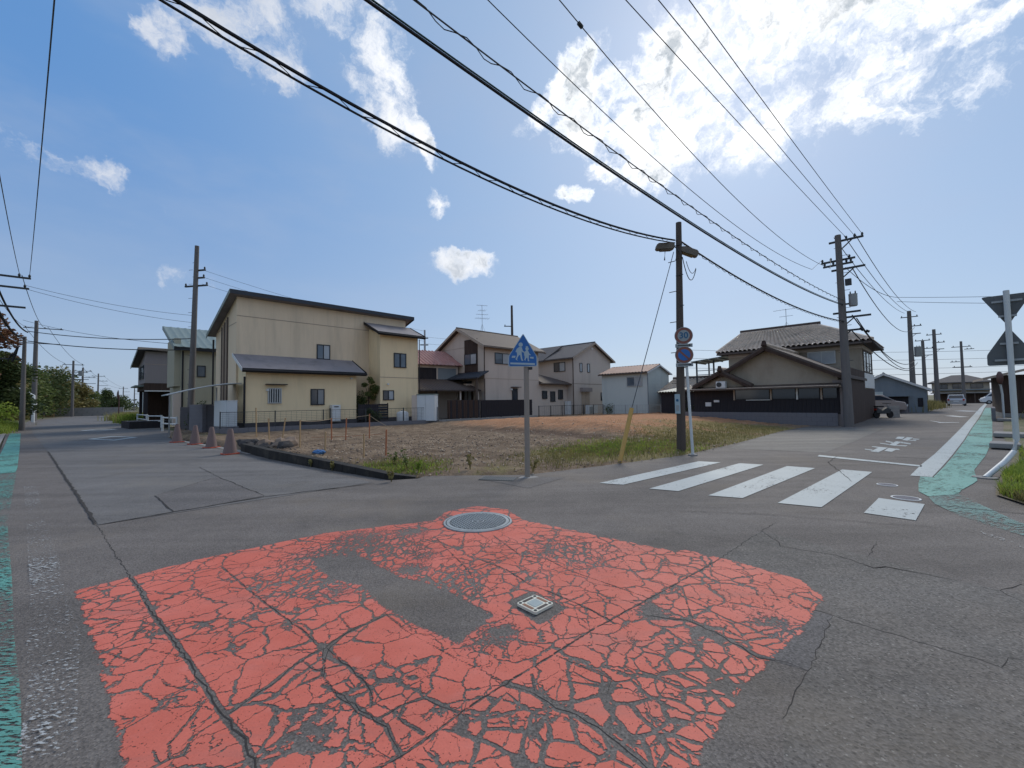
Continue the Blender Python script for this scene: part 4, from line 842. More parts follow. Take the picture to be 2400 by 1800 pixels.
# cabinet, canopy, pipes at the left of the yellow house
h = thing('storage_cabinet', 'white two-door storage cabinet left of the yellow house', 'cabinet', (-15.0, 21.05, .5), R(-28))
MB().box(0, 1.12, .02, .5, 0, 1.25).build('body', 'cabinet_white', h)
for k in (0, 1): MB().box(.02+k*.545, .555+k*.545, -.008, .018, .03, 1.22).build('door', 'cabinet_white', h)
MB().box(-.02, 1.14, 0, .52, 1.25, 1.29).build('top', 'cabinet_white', h)
MB().box(-.05, 1.17, .0, .55, -.5, -.002).build('plinth', 'concrete_mid', h)
c = thing('carport_canopy', 'curved translucent canopy on thin posts at the left of the yellow house', 'canopy', (*at_house(-3.1, .4), 0), R(46))
pr = [(3.0*k/8, 2.05+.62*math.sin(k/8*1.5)) for k in range(9)]
MB().ext([(x_, 0, z_) for x_, z_ in pr]+[(x_, 0, z_+.02) for x_, z_ in pr[::-1]], (0, 1.7, 0)).build('canopy_sheet', 'sheet_translucent', c)
for yy in (-.03, 1.7): MB().tube([(x_, yy, z_+.01) for x_, z_ in pr], .035, 6).build('beam', 'alu_light', c)
for xx, zz in ((.1, 2.05), (.1, 2.05), (2.2, 2.5)): MB().box(xx, xx+.06, .05 if zz < 2.1 else 1.5, .11 if zz < 2.1 else 1.56, .1, zz).build('post', 'alu_light', c)
# dark gate piers
block_wall('block_pier', 'wide grey-black concrete block pier behind the traffic cones', (-17.75, 23.0), (-16.1, 21.75), 1.62, 'concrete_mid', .5, .42, .2)
block_wall('block_pier', 'narrow black mossy block pier next to the white guard rail', (-19.6, 24.7), (-18.35, 23.75), 1.48, 'concrete_dark', .6, .42, .2)
block_wall('block_pier', 'short dark block wall between the pier and the white cabinet', (-16.05, 21.9), (-15.2, 21.5), 1.55, 'concrete_dark', .2, .4, .2)
# plants behind the pier
bush('garden_shrub', 'dark bush behind the black block piers', (-17.9, 23.9, 0), .8, .6, 1.9, 1500, .1, 'leaf_dark', 77)

# ------------------------------------------------------------------ other houses on the side road
def green_roof_house():
    t = thing('green_roof_house', 'pale two-storey house with grey-green roof behind the tall pole', 'house', (-22.5, 28.4, 0), R(46))
    MB().ext([(0, 0, .2), (0, 5, .2), (0, 5, 7.3), (0, 0, 5.45)], (6.5, 0, 0)).build('wall', 'wall_pale_green', t)
    r = MB().ext([(-.45, -.45, 5.42), (-.45, 5.4, 7.55), (-.45, 5.4, 7.66), (-.45, -.45, 5.53)], (7.2, 0, 0)).build('roof', 'roof_green', t)
    ribbed('roof_seams', [(-.45, -.45, 5.5), (6.75, -.45, 5.5), (6.75, 5.4, 7.63), (-.45, 5.4, 7.63)], 16, 1, .025, 'roof_green', r, shape='square')
    MB().box(-.47, 6.77, -.5, -.452, 5.3, 5.52).build('fascia', 'trim_black', r); MB().ext([(-.48, -.5, 5.28), (-.48, 5.4, 7.42), (-.48, 5.4, 7.68), (-.48, -.5, 5.55)], (.028, 0, 0)).build('barge_board', 'roof_green', r)
    MB().box(-.35, -.002, .3, 3.5, 2.9, 6.2).build('bay', 'wall_pale_green', t)
    downpipe(t, .06, -.06, .2, 5.3, 'trim_black', .05); downpipe(t, 3.1, -.06, .2, 5.3, 'trim_black', .05)
    window(t, shift(FX, 0, 0), 4.0, 4.6, 3.6, 4.6, ('glass_dark',)); window(t, FY, .9, 1.3, 3.6, 4.3, ('glass_mid',))
    MB().box(-.4, .02, -.02, .5, .2, 2.4).build('meter_cupboard', 'wall_cream', t)
green_roof_house()
def carport_house():
    t = thing('carport_house', 'mauve-grey house with an open dark carport below its upper storey', 'house', (-32.1, 36.5, 0), R(46))
    MB().ext([(0, 0, 3.6), (0, 6, 3.6), (0, 6, 5.4), (0, 0, 6.4)], (6.5, 0, 0)).build('wall', 'wall_mauve', t)
    MB().box(-.05, 6.55, -.08, 6, 2.95, 3.598).build('beam', 'wood_brown_dark', t); MB().box(-.02, 6.5, -.13, -.082, 2.86, 2.96).build('lintel', 'trim_white', t)
    MB().box(.3, 6.5, 4.5, 4.7, 0, 2.95).build('back_wall', 'wood_brown_dark', t); MB().box(6.2, 6.4, 0, 4.5, 0, 2.95).build('side_wall', 'wood_black', t)
    for xx, yy in ((0, 0), (0, 4.4), (2.6, 0)): MB().box(xx, xx+.22, yy, yy+.22, 0, 2.95).build('pillar', 'wood_black', t)
    r = MB().ext([(-.5, -.5, 6.56), (-.5, 6.6, 5.36), (-.5, 6.6, 5.46), (-.5, -.5, 6.66)], (7.3, 0, 0)).build('roof', 'roof_grey_brown', t)
    MB().box(-.52, 6.82, -.53, -.502, 6.45, 6.68).build('fascia', 'trim_tan', r); MB().ext([(-.54, -.53, 6.43), (-.54, 6.6, 5.24), (-.54, 6.6, 5.48), (-.54, -.53, 6.68)], (.035, 0, 0)).build('barge_board', 'roof_green', r)
    fbox(MBX := MB(), FY, 0, 6.5, .001, .014, 5.25, 5.29); MBX.build('trim_band', 'trim_tan', t)
    window(t, FX, .8, 2.6, 4.1, 5.2, ('glass_mid', 'glass_mid')); window(t, FX, 3.2, 4.6, 4.1, 5.2, ('glass_mid', 'glass_mid'))
    MB().box(-.6, -.01, .3, 4.6, 3.3, 3.42).build('balcony', 'roof_green', t)
carport_house()
def far_block(label, loc, rz, w, d, hh, mat, roof, name='building', wins=3):
    t = thing(name, label, 'building', loc, rz); MB().box(0, w, 0, d, 0, hh).build('wall', mat, t); MB().box(-.2, w+.2, -.2, d+.2, hh, hh+.25).build('roof', roof, t)
    for k in range(wins): window(t, FY, w*(k+.3)/wins, w*(k+.75)/wins, hh*.55, hh*.8, ('glass_dark', 'glass_mid'))
    return t
far_block('pale blue flat-roofed building beyond the carport house', (-58, 66, 0), R(46), 6, 6, 4.6, 'wall_blue_white', 'roof_grey_brown')
far_block('small grey flat-roofed building beyond the round mirror', (-80, 92, 0), R(50), 12, 6, 3.4, 'wall_mauve', 'trim_white')

# ------------------------------------------------------------------ houses behind the lot
def cream_house():
    t = thing('cream_house', 'cream two-storey gabled house with brown roof and dark timber panel', 'house', (-2.14, 32.72, 0), R(45))
    gable_wall_x(0, 6.4, 0, 5.95, .2, 6.0, 7.55).build('wall', 'wall_cream', t); MB().box(-.02, 6.42, -.02, 5.97, 0, .198).build('plinth', 'concrete', t)
    gable_roof(t, 'x', 0, 6.4, 0, 5.95, 6.0, 7.55, .45, .45, .12, 'roof_brown', trim='trim_tan')
    fbox(MBX := MB(), FX, .8, 2.42, .002, .06, 3.75, 6.6); MBX.build('timber_panel', 'wood_brown_dark', t)
    window(t, shift(FX, -.06, 0), .9, 2.35, 4.6, 5.38, ('glass_curtain', 'glass_mid')); window(t, FX, 4.25, 4.88, 4.6, 5.4, ('glass_curtain', 'glass_dark'))
    for f, u0, u1, z in ((FX, 0, 5.95, 3.35), (FY, 0, 6.4, 3.35), (FX, 2.5, 5.9, 6.0)): fbox(MBX := MB(), f, u0, u1, .001, .012, z, z+.035); MBX.build('trim_band', 'trim_tan', t)
    window(t, FY, 1.15, 2.75, 4.62, 5.42, ('glass_mid', 'glass_curtain')); window(t, FY, 3.05, 3.6, 1.4, 2.55, ('glass_dark',))
    fbox(MBX := MB(), FY, 2.85, 3.8, .002, .35, 2.68, 2.74); MBX.build('door_hood', 'roof_grey_brown', t)
    fbox(MBX := MB(), FY, 2.82, 2.98, .002, .12, 2.45, 2.6); MBX.build('wall_lamp', 'plastic_white', t)
    # entrance and its small roof
    fbox(MBX := MB(), FX, 1.4, 3.15, .002, .05, .7, 2.7); d = MBX.build('door', 'wood_brown_dark', t)
    for u in (1.62, 2.1): fbox(MBX := MB(), FX, u, u+.36, .052, .06, 1.0, 2.45); MBX.build('pane', 'glass_curtain', d)
    fbox(MBX := MB(), FX, 1.3, 3.3, .05, .8, 2.78, 2.98); MBX.build('porch_beam', 'wall_cream', t); fbox(MBX := MB(), FX, 1.5, 3.1, .05, .1, 3.0, 3.22); MBX.build('transom', 'glass_dark', t)
    MB().ext([(-1.3, -.7, 3.3), (-1.3, 4.6, 3.3), (-.003, 4.1, 3.85), (-.003, -.5, 3.85)], (0, 0, .1)).build('porch_roof', 'roof_navy', t)
    MB().box(-1.05, -.9, -.25, -.1, .2, 3.3).build('porch_post', 'trim_brown', t); MB().box(-1.05, -.9, 3.6, 3.75, .2, 3.3).build('porch_post', 'wall_cream', t)
    downpipe(t, -.06, -.07, 3.9, 6.0, 'trim_brown', .045); downpipe(t, -.3, -.35, .2, 3.3, 'trim_brown', .045)
    # single-storey wing
    MB().box(6.401, 10.5, 0, 4.5, .2, 3.15).build('wall', 'wall_cream', t); MB().box(6.41, 10.52, -.02, 4.5, 0, .198).build('plinth', 'concrete', t)
    a, b, c_, d_, e, f = (6.0, -.5, 3.12), (10.95, -.5, 3.12), (10.95, 4.9, 3.12), (6.42, 4.9, 3.12), (8.6, 2.2, 4.15), (6.42, 2.2, 4.15)
    r = MB().add([(6.42, -.5, 3.12), b, c_, d_, e, f, (6.42, -.5, 3.0), (10.95, -.5, 3.0), (10.95, 4.9, 3.0), (6.42, 4.9, 3.0)], [(0, 1, 4, 5), (1, 2, 4), (2, 3, 5, 4), (0, 6, 7, 1), (1, 7, 8, 2), (2, 8, 9, 3), (6, 9, 8, 7), (0, 5, 3, 9, 6)]).build('roof', 'roof_brown', t)
    MB().tube([(6.0, -.56, 3.04), (11, -.56, 3.04)], .05, 6).build('gutter', 'trim_brown', r)
    for u0, u1, z0, z1 in ((6.85, 7.45, 1.76, 2.38), (8.0, 8.6, 1.48, 2.34), (9.15, 9.75, 1.7, 2.5)): window(t, FY, u0, u1, z0, z1, ('glass_dark',))
cream_house()
def at_cream(u, d): return at_house(u, d, 45, (-2.14, 32.72))
h = thing('water_heater', 'white water heater by the single-storey wing of the cream house', 'water heater', (*at_cream(9.95, -.5), .1), R(45)); MB().box(0, .5, 0, .4, .05, 1.35).build('body', 'plastic_white', h, bev=.015); MB().box(-.03, .53, -.03, .43, 0, .048).build('base', 'concrete', h)
antenna('tv_antenna', 'tall branching television antenna on the cream house roof', (*at_cream(2.4, 2.97), 7.65), R(20), 2.4, [(1.2, 1.3, 8, .9), (1.55, 1.1, 6, .5), (2.35, 1.0, 7, .3), (1.9, .7, 4, 1.1)])
def board_fence(name, label, p0, p1, z0, h, mats, w=.14, gap=.012):
    d = Vector((p1[0]-p0[0], p1[1]-p0[1])); L = d.length; t = thing(name, label, 'fence', (p0[0], p0[1], z0), math.atan2(d.y, d.x)); n = int(L/(w+gap)); mes = {}
    for q in set(mats): mes[q] = MB().box(0, w, 0, .025, .02, h).mesh('board'); mes[q].materials.append(MATS[q])
    for i in range(n):
        o = bpy.data.objects.new('board', mes[mats[i % len(mats)]]); COL.objects.link(o); o.parent = t; o.location = (i*(w+gap), rng.uniform(-.005, .005), 0)
    for z in (h*.2, h*.8): MB().box(0, L, .03, .07, z, z+.07).build('rail', mats[0], t)
    for k in range(int(L/1.8)+1): MB().box(min(k*1.8, L-.08), min(k*1.8, L-.08)+.07, .072, .14, 0, h).build('post', mats[0], t)
board_fence('board_fence', 'dark brown board fence in front of the cream house entrance', (-4.3, 28.15), (-2.3, 29.8), .40, 1.28, ['wood_brown_dark', 'wood_black', 'wood_brown_dark'])
board_fence('board_fence', 'long blue-black board fence before the cream house side wall', (-2.2, 29.9), (1.6, 33.0), .40, 1.25, ['wood_black'])
# side yard: cabinet, tank, carport with old tin roof
h = thing('storage_shed', 'pale blue-white steel shed beside the board fence', 'shed', (-6.15, 27.0, .3), R(-4)); MB().box(0, 1.15, .02, .9, .05, 1.72).build('body', 'cabinet_white', h); MB().box(-.03, 1.18, -.02, .93, 1.72, 1.79).build('roof', 'roof_green', h)
for k in (0, 1): MB().box(.03+k*.55, .56+k*.55, -.008, .018, .08, 1.69).build('door', 'cabinet_white', h)
MB().box(-.36, -.005, .05, .8, .05, 1.72).build('side_panel', 'wall_cream', h)
h = thing('water_tank', 'rounded pale grey plastic tank beside the steel shed', 'tank', (-7.0, 26.7, .3), 0)
prf = [(0, 0), (.34, .02), (.38, .1), (.38, .55), (.33, .66), (.12, .72), (0, .72)]
def lathe(prof, n=16):
    mb = MB(); V = []; F = []
    for r_, z_ in prof: V += [(r_*math.cos(2*math.pi*j/n), r_*math.sin(2*math.pi*j/n), z_) for j in range(n)]
    for i in range(len(prof)-1): F += [(i*n+j, i*n+(j+1) % n, (i+1)*n+(j+1) % n, (i+1)*n+j) for j in range(n)]
    return mb.add(V, F)
lathe(prf).build('body', 'plastic_white', h, True); MB().tube([(.0, 0, .7), (0, 0, .76)], .1, 10).build('cap', 'steel_grey', h)
def pink_house():
    t = thing('pink_roof_house', 'older house with faded pink metal roof between yellow and cream houses', 'house', (-8.6, 31.6, 0), R(38))
    MB().box(0, 5.2, 0, 4, 0, 4.55).build('wall', 'wall_cream', t)
    r = MB().ext([(-.3, -.4, 4.5), (-.3, 2.0, 5.9), (-.3, 4.4, 4.5)], (6.0, 0, 0)).build('roof', 'roof_pink', t)
    ribbed('roof_ribs', [(-.3, -.4, 4.5), (5.7, -.4, 4.5), (5.0, 2.0, 5.9), (-.3, 2.0, 5.9)], 18, 1, .06, 'roof_pink', r, shape='square', th=.02)
    fbox(MBX := MB(), FY, .6, 3.2, .002, .03, 2.6, 4.3); MBX.build('shutter', 'wood_black', t); fbox(MBX := MB(), FY, 3.35, 5.0, .002, .03, 2.5, 4.3); MBX.build('shutter', 'wall_blue_grey', t)
    c = MB().ext([(-.2, -3.2, 2.35), (-.2, -.002, 3.3), (-.2, -.002, 3.36), (-.2, -3.2, 2.41)], (5.6, 0, 0)).build('porch_roof', 'roof_brown', t)
    ribbed('roof_ribs', [(-.2, -3.2, 2.37), (5.4, -3.2, 2.37), (5.4, 0, 3.33), (-.2, 0, 3.33)], 22, 1, .05, 'roof_brown', c)
    for xx in (.1, 1.6, 3.6, 5.2): MB().box(xx, xx+.1, -3.0, -2.9, 0, 2.42).build('porch_post', 'wall_cream' if xx > 3 else 'wood_black', t)
    fbox(MBX := MB(), FY, .4, 1.2, .002, .05, .2, 2.1); MBX.build('door', 'wood_black', t); window(t, FY, 1.8, 3.0, 1.0, 2.0, ('glass_dark', 'glass_dark'))
pink_house()
def grey_beige_house():
    t = thing('grey_beige_house', 'grey-beige two-storey house with gable end facing the lot', 'house', (5.8, 39.61, 0), R(45))
    gable_wall_y(0, 6.6, 0, 7.5, .2, 5.65, 7.2).build('wall', 'wall_grey_beige', t); MB().box(-.02, 6.62, -.02, 7.5, 0, .198).build('plinth', 'concrete', t)
    gable_roof(t, 'y', 0, 7.5, 0, 6.6, 5.65, 7.2, .4, .35, .12, 'roof_grey_brown', trim='trim_tan')
    MB().ext([(-.6, 3.2, 5.4), (2.6, 3.2, 7.15), (2.6, 3.2, 7.3), (-.6, 3.2, 5.55)], (0, 3.5, 0)).build('roof', 'roof_grey_brown', t)
    for f, u1 in ((FX, 7.5), (FY, 6.6)): fbox(MBX := MB(), f, 0, u1, .001, .012, 3.1, 3.135); MBX.build('trim_band', 'trim_brown', t)
    window(t, FX, .95, 2.25, 4.4, 5.2, ('glass_curtain', 'glass_dark')); window(t, FY, 1.12, 1.45, 4.32, 5.1, ('glass_curtain',)); window(t, FY, 2.37, 2.72, 4.32, 5.1, ('glass_curtain',))
    fbox(MBX := MB(), FY, 1.06, 2.65, .002, .35, 2.36, 2.74); MBX.build('shutter_box', 'wall_mauve', t)
    for u in (1.3, 2.0): fbox(MBX := MB(), FY, u, u+.62, .002, .03, .25, 2.33); MBX.build('door', 'trim_tan', t)
    window(t, FY, 4.67, 5.0, 1.5, 2.25, ('glass_dark',)); downpipe(t, -.06, -.06, .2, 5.6, 'trim_brown', .05)
    fbox(MBX := MB(), FY, 3.1, 3.4, .002, .04, 6.6, 6.8); MBX.build('gable_vent', 'trim_white', t)
grey_beige_house()
h = thing('outdoor_unit', 'small grey outdoor unit by the grey-beige house wall', 'outdoor unit', (7.3, 39.9, .1), R(45)); MB().box(0, 1.5, 0, .4, 0, .95).build('body', 'plastic_white', h); MB().box(.1, .7, -.012, -.001, .15, .8).build('fan_grille', 'steel_grey', h)
bush('garden_shrub', 'dark shrub between the grey-beige house and the blue building', (9.0, 38.0, .1), .9, .7, 1.3, 900, .12, 'leaf_dark', 21)
def blue_building():
    t = thing('blue_outbuilding', 'small pale blue clad building with rust-red metal roof', 'building', (11.38, 35.13, 0), R(45))
    gable_wall_y(0, 4.1, 0, 4.45, .1, 3.85, 4.5).build('wall', 'wall_blue_white', t)
    gable_roof(t, 'y', 0, 4.45, 0, 4.1, 3.85, 4.5, .3, .18, .05, 'roof_rust', trim='trim_white')
    sl = .65/2.05
    ribbed('roof_ribs', [(-.3, 4.63, 3.92-.3*sl), (-.3, -.18, 3.92-.3*sl), (2.05, -.18, 4.57), (2.05, 4.63, 4.57)], 16, 1, .05, 'roof_rust', t, th=.02)
    window(t, FX, .5, 1.85, 2.72, 3.45, ('glass_curtain', 'glass_mid'), 'alu_light'); downpipe(t, -.05, -.06, .1, 3.8, 'wall_blue_grey', .04)
    for k in range(14):
        z = .3+k*.25
        for f, u in ((FX, 4.45), (FY, 4.1)): fbox(MBX := MB(), f, 0, u, .001, .009, z, z+.012); MBX.build('cladding_board_edge', 'wall_blue_white', t)
blue_building()
mesh_fence('picket_fence', 'thin grey railing in front of the pale blue building', (7.2, 37.2), (12.8, 33.3), .1, 1.0, 8, 'steel_grey', 3)
bush('garden_shrub', 'rounded dark green shrub at the right of the blue building', (13.9, 34.3, 0), 1.5, 1.2, 1.9, 2600, .13, 'leaf_dark', 23)
bush('garden_shrub', 'green shrub by the corner of the tile-roofed house wall', (13.2, 31.6, 0), .9, .8, 1.5, 1500, .12, 'leaf_green', 24)

# ------------------------------------------------------------------ tile-roofed house on the right
def tile_house():
    t = thing('tile_roof_house', 'old brown house with wavy tiled roof and dark boarded lower storey', 'house', (11.55, 27.34, -.2325), R(-46)); t.scale = (1.15,)*3
    # lower front wing
    MB().ext([(.3, .15, .7), (6.75, .15, .7), (6.75, .15, 2.25), (6.75, .15, 2.55), (3.9, .15, 3.9), (1.9, .15, 2.85), (.3, .15, 2.1)], (0, 6.3, 0)).build('wall', 'wall_plaster_brown', t)
    b = MB().box(.25, 6.8, .08, .148, .75, 1.95).build('boarding', 'wood_black', t)
    mes = MB().box(0, .17, .045, .078, .78, 1.44).mesh('board'); mes.materials.append(MATS['wood_black'])
    for i in range(37):
        o = bpy.data.objects.new('board', mes); COL.objects.link(o); o.parent = b; o.location = (.27+i*.176, rng.uniform(-.006, .004), 0)
    MB().box(-.1, 6.85, -.45, .5, 1.98, 2.06).build('eave', 'roof_tile', t); MB().ext([(-.1, -.5, 1.95), (-.1, .5, 2.2), (-.1, .5, 2.26), (-.1, -.5, 2.02)], (6.95, 0, 0)).build('eave_roof', 'trim_brown', t)
    for u in (2.35, 4.05, 5.15, 6.1): MB().box(u, u+.07, -.02, .04, 1.42, 1.95).build('window_post', 'trim_tan' if u != 5.15 else 'trim_white', t)
    for u0, u1 in ((2.45, 4.0), (4.15, 5.1), (5.25, 6.05), (6.2, 6.7)): MB().box(u0, u1, .03, .075, 1.46, 1.94).build('pane', 'glass_dark', t)
    MB().box(2.95, 4.05, -.03, .03, 1.40, 1.44).build('rail', 'alu_light', t)
    MB().box(.9, 1.2, -.01, .04, 1.1, 1.32).build('notice', 'plastic_white', t); MB().box(1.35, 1.62, -.01, .04, 1.32, 1.44).build('notice', 'plastic_white', t)
    # low gables with tiled verges
    def slab(x0, z0, x1, z1, y0, y1, th=.13):
        s_ = MB().ext([(x0, y0, z0), (x1, y0, z1), (x1, y0, z1+th), (x0, y0, z0+th)], (0, y1-y0, 0)).build('roof', 'roof_brown', t)
        L = math.hypot(x1-x0, z1-z0); c = [(x0, y0, z0+th), (x0, y1, z0+th), (x1, y1, z1+th), (x1, y0, z1+th)]
        if x1 < x0: c = [c[1], c[0], c[3], c[2]]
        ribbed('tile_courses', c, int(abs(y1-y0)/.26), int(L/.24), .035, 'roof_tile', s_, .02, th=.005)
        return s_
    slab(1.75, 2.72, 3.95, 4.02, -.25, 6.4); slab(7.15, 2.36, 3.95, 4.02, -.25, 6.4)
    slab(.35, 2.12, 1.85, 2.92, -.35, 3.0); slab(3.3, 2.12, 1.85, 2.92, -.35, 1.0)
    MB().ext([(.75, -.05, 2.1), (2.95, -.05, 2.1), (1.85, -.05, 2.75)], (0, .19, 0)).build('gable_panel', 'wall_plaster_brown', t)
    for x0, z0, x1, z1, y in ((1.75, 2.66, 3.95, 3.96, -.28), (7.15, 2.3, 3.95, 3.96, -.28), (.35, 2.06, 1.85, 2.86, -.38), (3.3, 2.06, 1.85, 2.86, -.38)): MB().bar((x0, y, z0), (x1, y, z1), .05, .14).build('barge_board', 'wood_brown_dark', t)
    for x_, z_, y0, y1 in ((3.95, 4.2, -.3, 6.4), (1.85, 3.08, -.4, 3)):
        MB().tube([(x_, y0, z_), (x_, y1, z_)], .11, 8).build('ridge_tiles', 'roof_tile', t); MB().tube([(x_, y0-.05, z_-.1), (x_, y0-.02, z_+.16)], [.14, .08], 8).build('ridge_end_tile', 'wood_brown_dark', t)
    # upper storey
    MB().box(0, 6.95, 6.5, 11.4, 0, 4.6).build('wall', 'wall_plaster_brown', t)
    fbox(MBX := MB(), shift(FY, 0, 6.5), 0, 6.95, .001, .05, 4.22, 4.6); MBX.build('frieze', 'wall_cream', t); fbox(MBX := MB(), (6.95, 6.5, 0, 1, 1, 0), 0, 4.9, .001, .05, 4.22, 4.6); MBX.build('frieze', 'wall_cream', t)
    window(t, shift(FY, 0, 6.5), 4.5, 5.75, 3.5, 4.15, ('glass_curtain', 'glass_curtain'), 'alu_light'); window(t, shift(FY, 0, 6.5), .8, 1.3, 3.4, 3.9, ('glass_dark', 'glass_mid'))
    window(t, (6.95, 6.5, 0, 1, 1, 0), .5, 4.3, 2.95, 4.12, ('glass_mid', 'glass_dark', 'glass_dark'), 'trim_brown'); fbox(MBX := MB(), (6.95, 6.5, 0, 1, 1, 0), .2, 4.7, .02, .08, 2.0, 2.85); MBX.build('white_panel', 'trim_white', t)
    fbox(MBX := MB(), (6.95, 6.5, 0, 1, 1, 0), .1, 4.8, .02, .06, .1, 1.95); MBX.build('boarding', 'wood_brown_dark', t)
    e, zr, ze = .55, 6.05, 4.55
    A_, B_, C_, D_ = (-e, 6.5-e, ze), (6.95+e, 6.5-e, ze), (6.95+e, 11.4+e, ze), (-e, 11.4+e, ze); P_, Q_ = (.15, 8.95, zr), (4.6, 8.95, zr)
    r = MB().add([A_, B_, C_, D_, P_, Q_]+[(p[0], p[1], p[2]-.12) for p in (A_, B_, C_, D_)], [(0, 1, 5, 4), (1, 2, 5), (2, 3, 4, 5), (3, 0, 4), (0, 6, 7, 1), (1, 7, 8, 2), (2, 8, 9, 3), (3, 9, 6, 0), (6, 9, 8, 7)]).build('roof', 'roof_brown', t)
    ribbed('tile_courses', [A_, B_, Q_, P_], 30, 12, .12, 'roof_tile', r, .03, th=.005); ribbed('tile_courses', [B_, C_, Q_, (4.61, 8.96, zr)], 22, 13, .045, 'roof_tile', r, .03, th=.005); ribbed('tile_courses', [D_, A_, P_, (.14, 8.96, zr)], 22, 13, .045, 'roof_tile', r, .03, th=.005)
    for p, q, w in ((P_, Q_, .13), (Q_, B_, .09), (P_, A_, .09)):
        p = Vector(p)+Vector((0, 0, .1)); q = Vector(q)+Vector((0, 0, .1)); MB().tube([p, q], w, 8).build('ridge_tiles', 'roof_tile', r)
    MB().bar((.05, 8.95, zr+.2), (4.75, 8.95, zr+.2), .22, .2).build('ridge_course', 'roof_brown', r)
    MB().tube([(-e, 6.5-e-.05, ze-.1), (6.95+e, 6.5-e-.05, ze-.1)], .05, 6).build('gutter', 'trim_brown', r)
    # corner post and entrance corner by the road
    MB().box(6.55, 7.0, .1, .5, 0, 2.3).build('corner_post', 'wall_mauve', t); MB().box(6.9, 7.05, .5, 6.4, 0, 2.9).build('side_wall', 'wood_brown_dark', t)
    MB().tube([(7.05, -.1, 2.6), (7.12, .1, 2.2), (7.12, .4, 1.7), (7.1, .6, 1.65)], .05, 8).build('drain_pipe', 'trim_white', t)
    # balcony frame on the far-left side
    for x_, y_ in ((-2.5, 7.2), (-2.5, 9.5), (-1.3, 7.2)): MB().box(x_, x_+.09, y_, y_+.09, 2.6, 4.25).build('balcony_post', 'steel_dark', t)
    for z_ in (3.25, 3.55): MB().bar((-2.5, 7.24, z_), (0, 7.24, z_), .05).build('balcony_rail', 'steel_grey', t)
    cp = MB().ext([(-2.75, 6.9, 4.2), (0, 6.9, 4.46), (0, 6.9, 4.5), (-2.75, 6.9, 4.24)], (0, 2.8, 0)).build('balcony_canopy', 'sheet_translucent', t)
    for k in range(5): MB().bar((-2.7+k*.62, 6.92, 4.17+.058*k), (-2.7+k*.62, 9.6, 4.17+.058*k), .06).build('rafter', 'trim_white', cp)
    # low tiled side wing
    MB().box(-4.6, -.01, 7.2, 10.5, 0, 2.2).build('wall', 'wall_mauve', t); w = MB().ext([(-5, 6.2, 2.05), (-5, 8.9, 3.05), (-5, 11.4, 2.05)], (4.98, 0, 0)).build('roof', 'roof_brown', t)
    ribbed('tile_courses', [(-5, 6.2, 2.08), (-.02, 6.2, 2.08), (-.02, 8.9, 3.08), (-5, 8.9, 3.08)], 18, 9, .07, 'roof_tile', w, .03, th=.005); MB().tube([(-5, 8.9, 3.16), (-.02, 8.9, 3.16)], .12, 8).build('ridge_tiles', 'roof_brown', w)
    ribbed('awning', [(-3.6, 3.2, 1.95), (.3, 3.2, 1.95), (.3, 6.2, 2.25), (-3.6, 6.2, 2.25)], 20, 1, .05, 'roof_green', t)
    MB().box(-3.4, .29, 3.5, 3.6, 0, 1.95).build('yard_wall', 'wood_black', t)
tile_house()
def at_tile(u, d): return at_house(u*1.15, d*1.15, -46, (11.55, 27.34))
block_wall('concrete_wall', 'stained grey-blue block wall below the dark boards of the tiled house', at_tile(-.3, -.05), at_tile(6.72, -.1), .68, 'concrete_mid', .14, .45, .26)
a = thing('air_conditioner', 'white air conditioner outdoor unit on the small gable of the tiled house', 'air conditioner', (*at_tile(1.66, -.5), 2.16), R(-46)); a.scale = (1.15,)*3; MB().box(0, .46, 0, .28, 0, .34).build('body', 'plastic_white', a, bev=.01); MB().tube([(.16, -.012, .17), (.16, 0.0, .17)], .13, 18).build('fan_grille', 'steel_dark', a)
MB().box(.0, .46, .02, .3, -.05, -.002).build('bracket', 'steel_grey', a)
d = thing('satellite_dish', 'grey-white satellite dish on the low roof of the tiled house', 'dish', (*at_tile(3.2, 2.6), 4.08), R(-46)); d.scale = (1.15,)*3; lathe([(0, 0), (.12, .012), (.22, .05), (.29, .1)], 20).build('dish', 'plastic_white', d, True).rotation_euler = (R(60), 0, R(-25)); [c for c in d.children if c.name.startswith('dish')][0].location = (0, 0, .3); MB().tube([(0, .05, -.2), (0, .03, .3)], .02, 6).build('mast', 'steel_grey', d)
antenna('tv_antenna', 'television antenna on the ridge of the tiled house', (*at_tile(2.9, 8.9), 6.9), R(-46), 1.45, [(1.4, 1.7, 9, .4), (.88, .92, 4, .35)])

# ------------------------------------------------------------------ farther along the main road
def blue_gable_house():
    t = thing('blue_grey_house', 'low blue-grey gabled house behind the parked wagon', 'house', (33.4, 40.1, 0), R(-44))
    gable_wall_y(-1, 4.5, 0, 6, 0, 2.1, 3.5, 1.7).build('wall', 'wall_blue_grey', t); gable_roof(t, 'y', 0, 6, -1, 4.5, 2.1, 3.5, .35, .3, .12, 'roof_grey_brown', 1.7, 'trim_white')
    fbox(MBX := MB(), FY, 1.9, 3.4, .002, .4, 1.45, 1.53); MBX.build('awning', 'wall_blue_grey', t); fbox(MBX := MB(), FY, 2.0, 3.3, .002, .06, 0, 1.44); MBX.build('shutter', 'wood_black', t)
    fbox(MBX := MB(), FY, .9, 1.6, .002, .05, .2, 1.9); MBX.build('door', 'wall_blue_white', t)
    MB().box(3.9, 4.25, -.03, -.002, .5, 1.3).build('board', 'wood_black', t)
blue_gable_house()
block_wall('block_wall', 'short concrete block wall before the parked wagon', (26.75, 29.75), (27.45, 29.7), .8, 'concrete', .15)
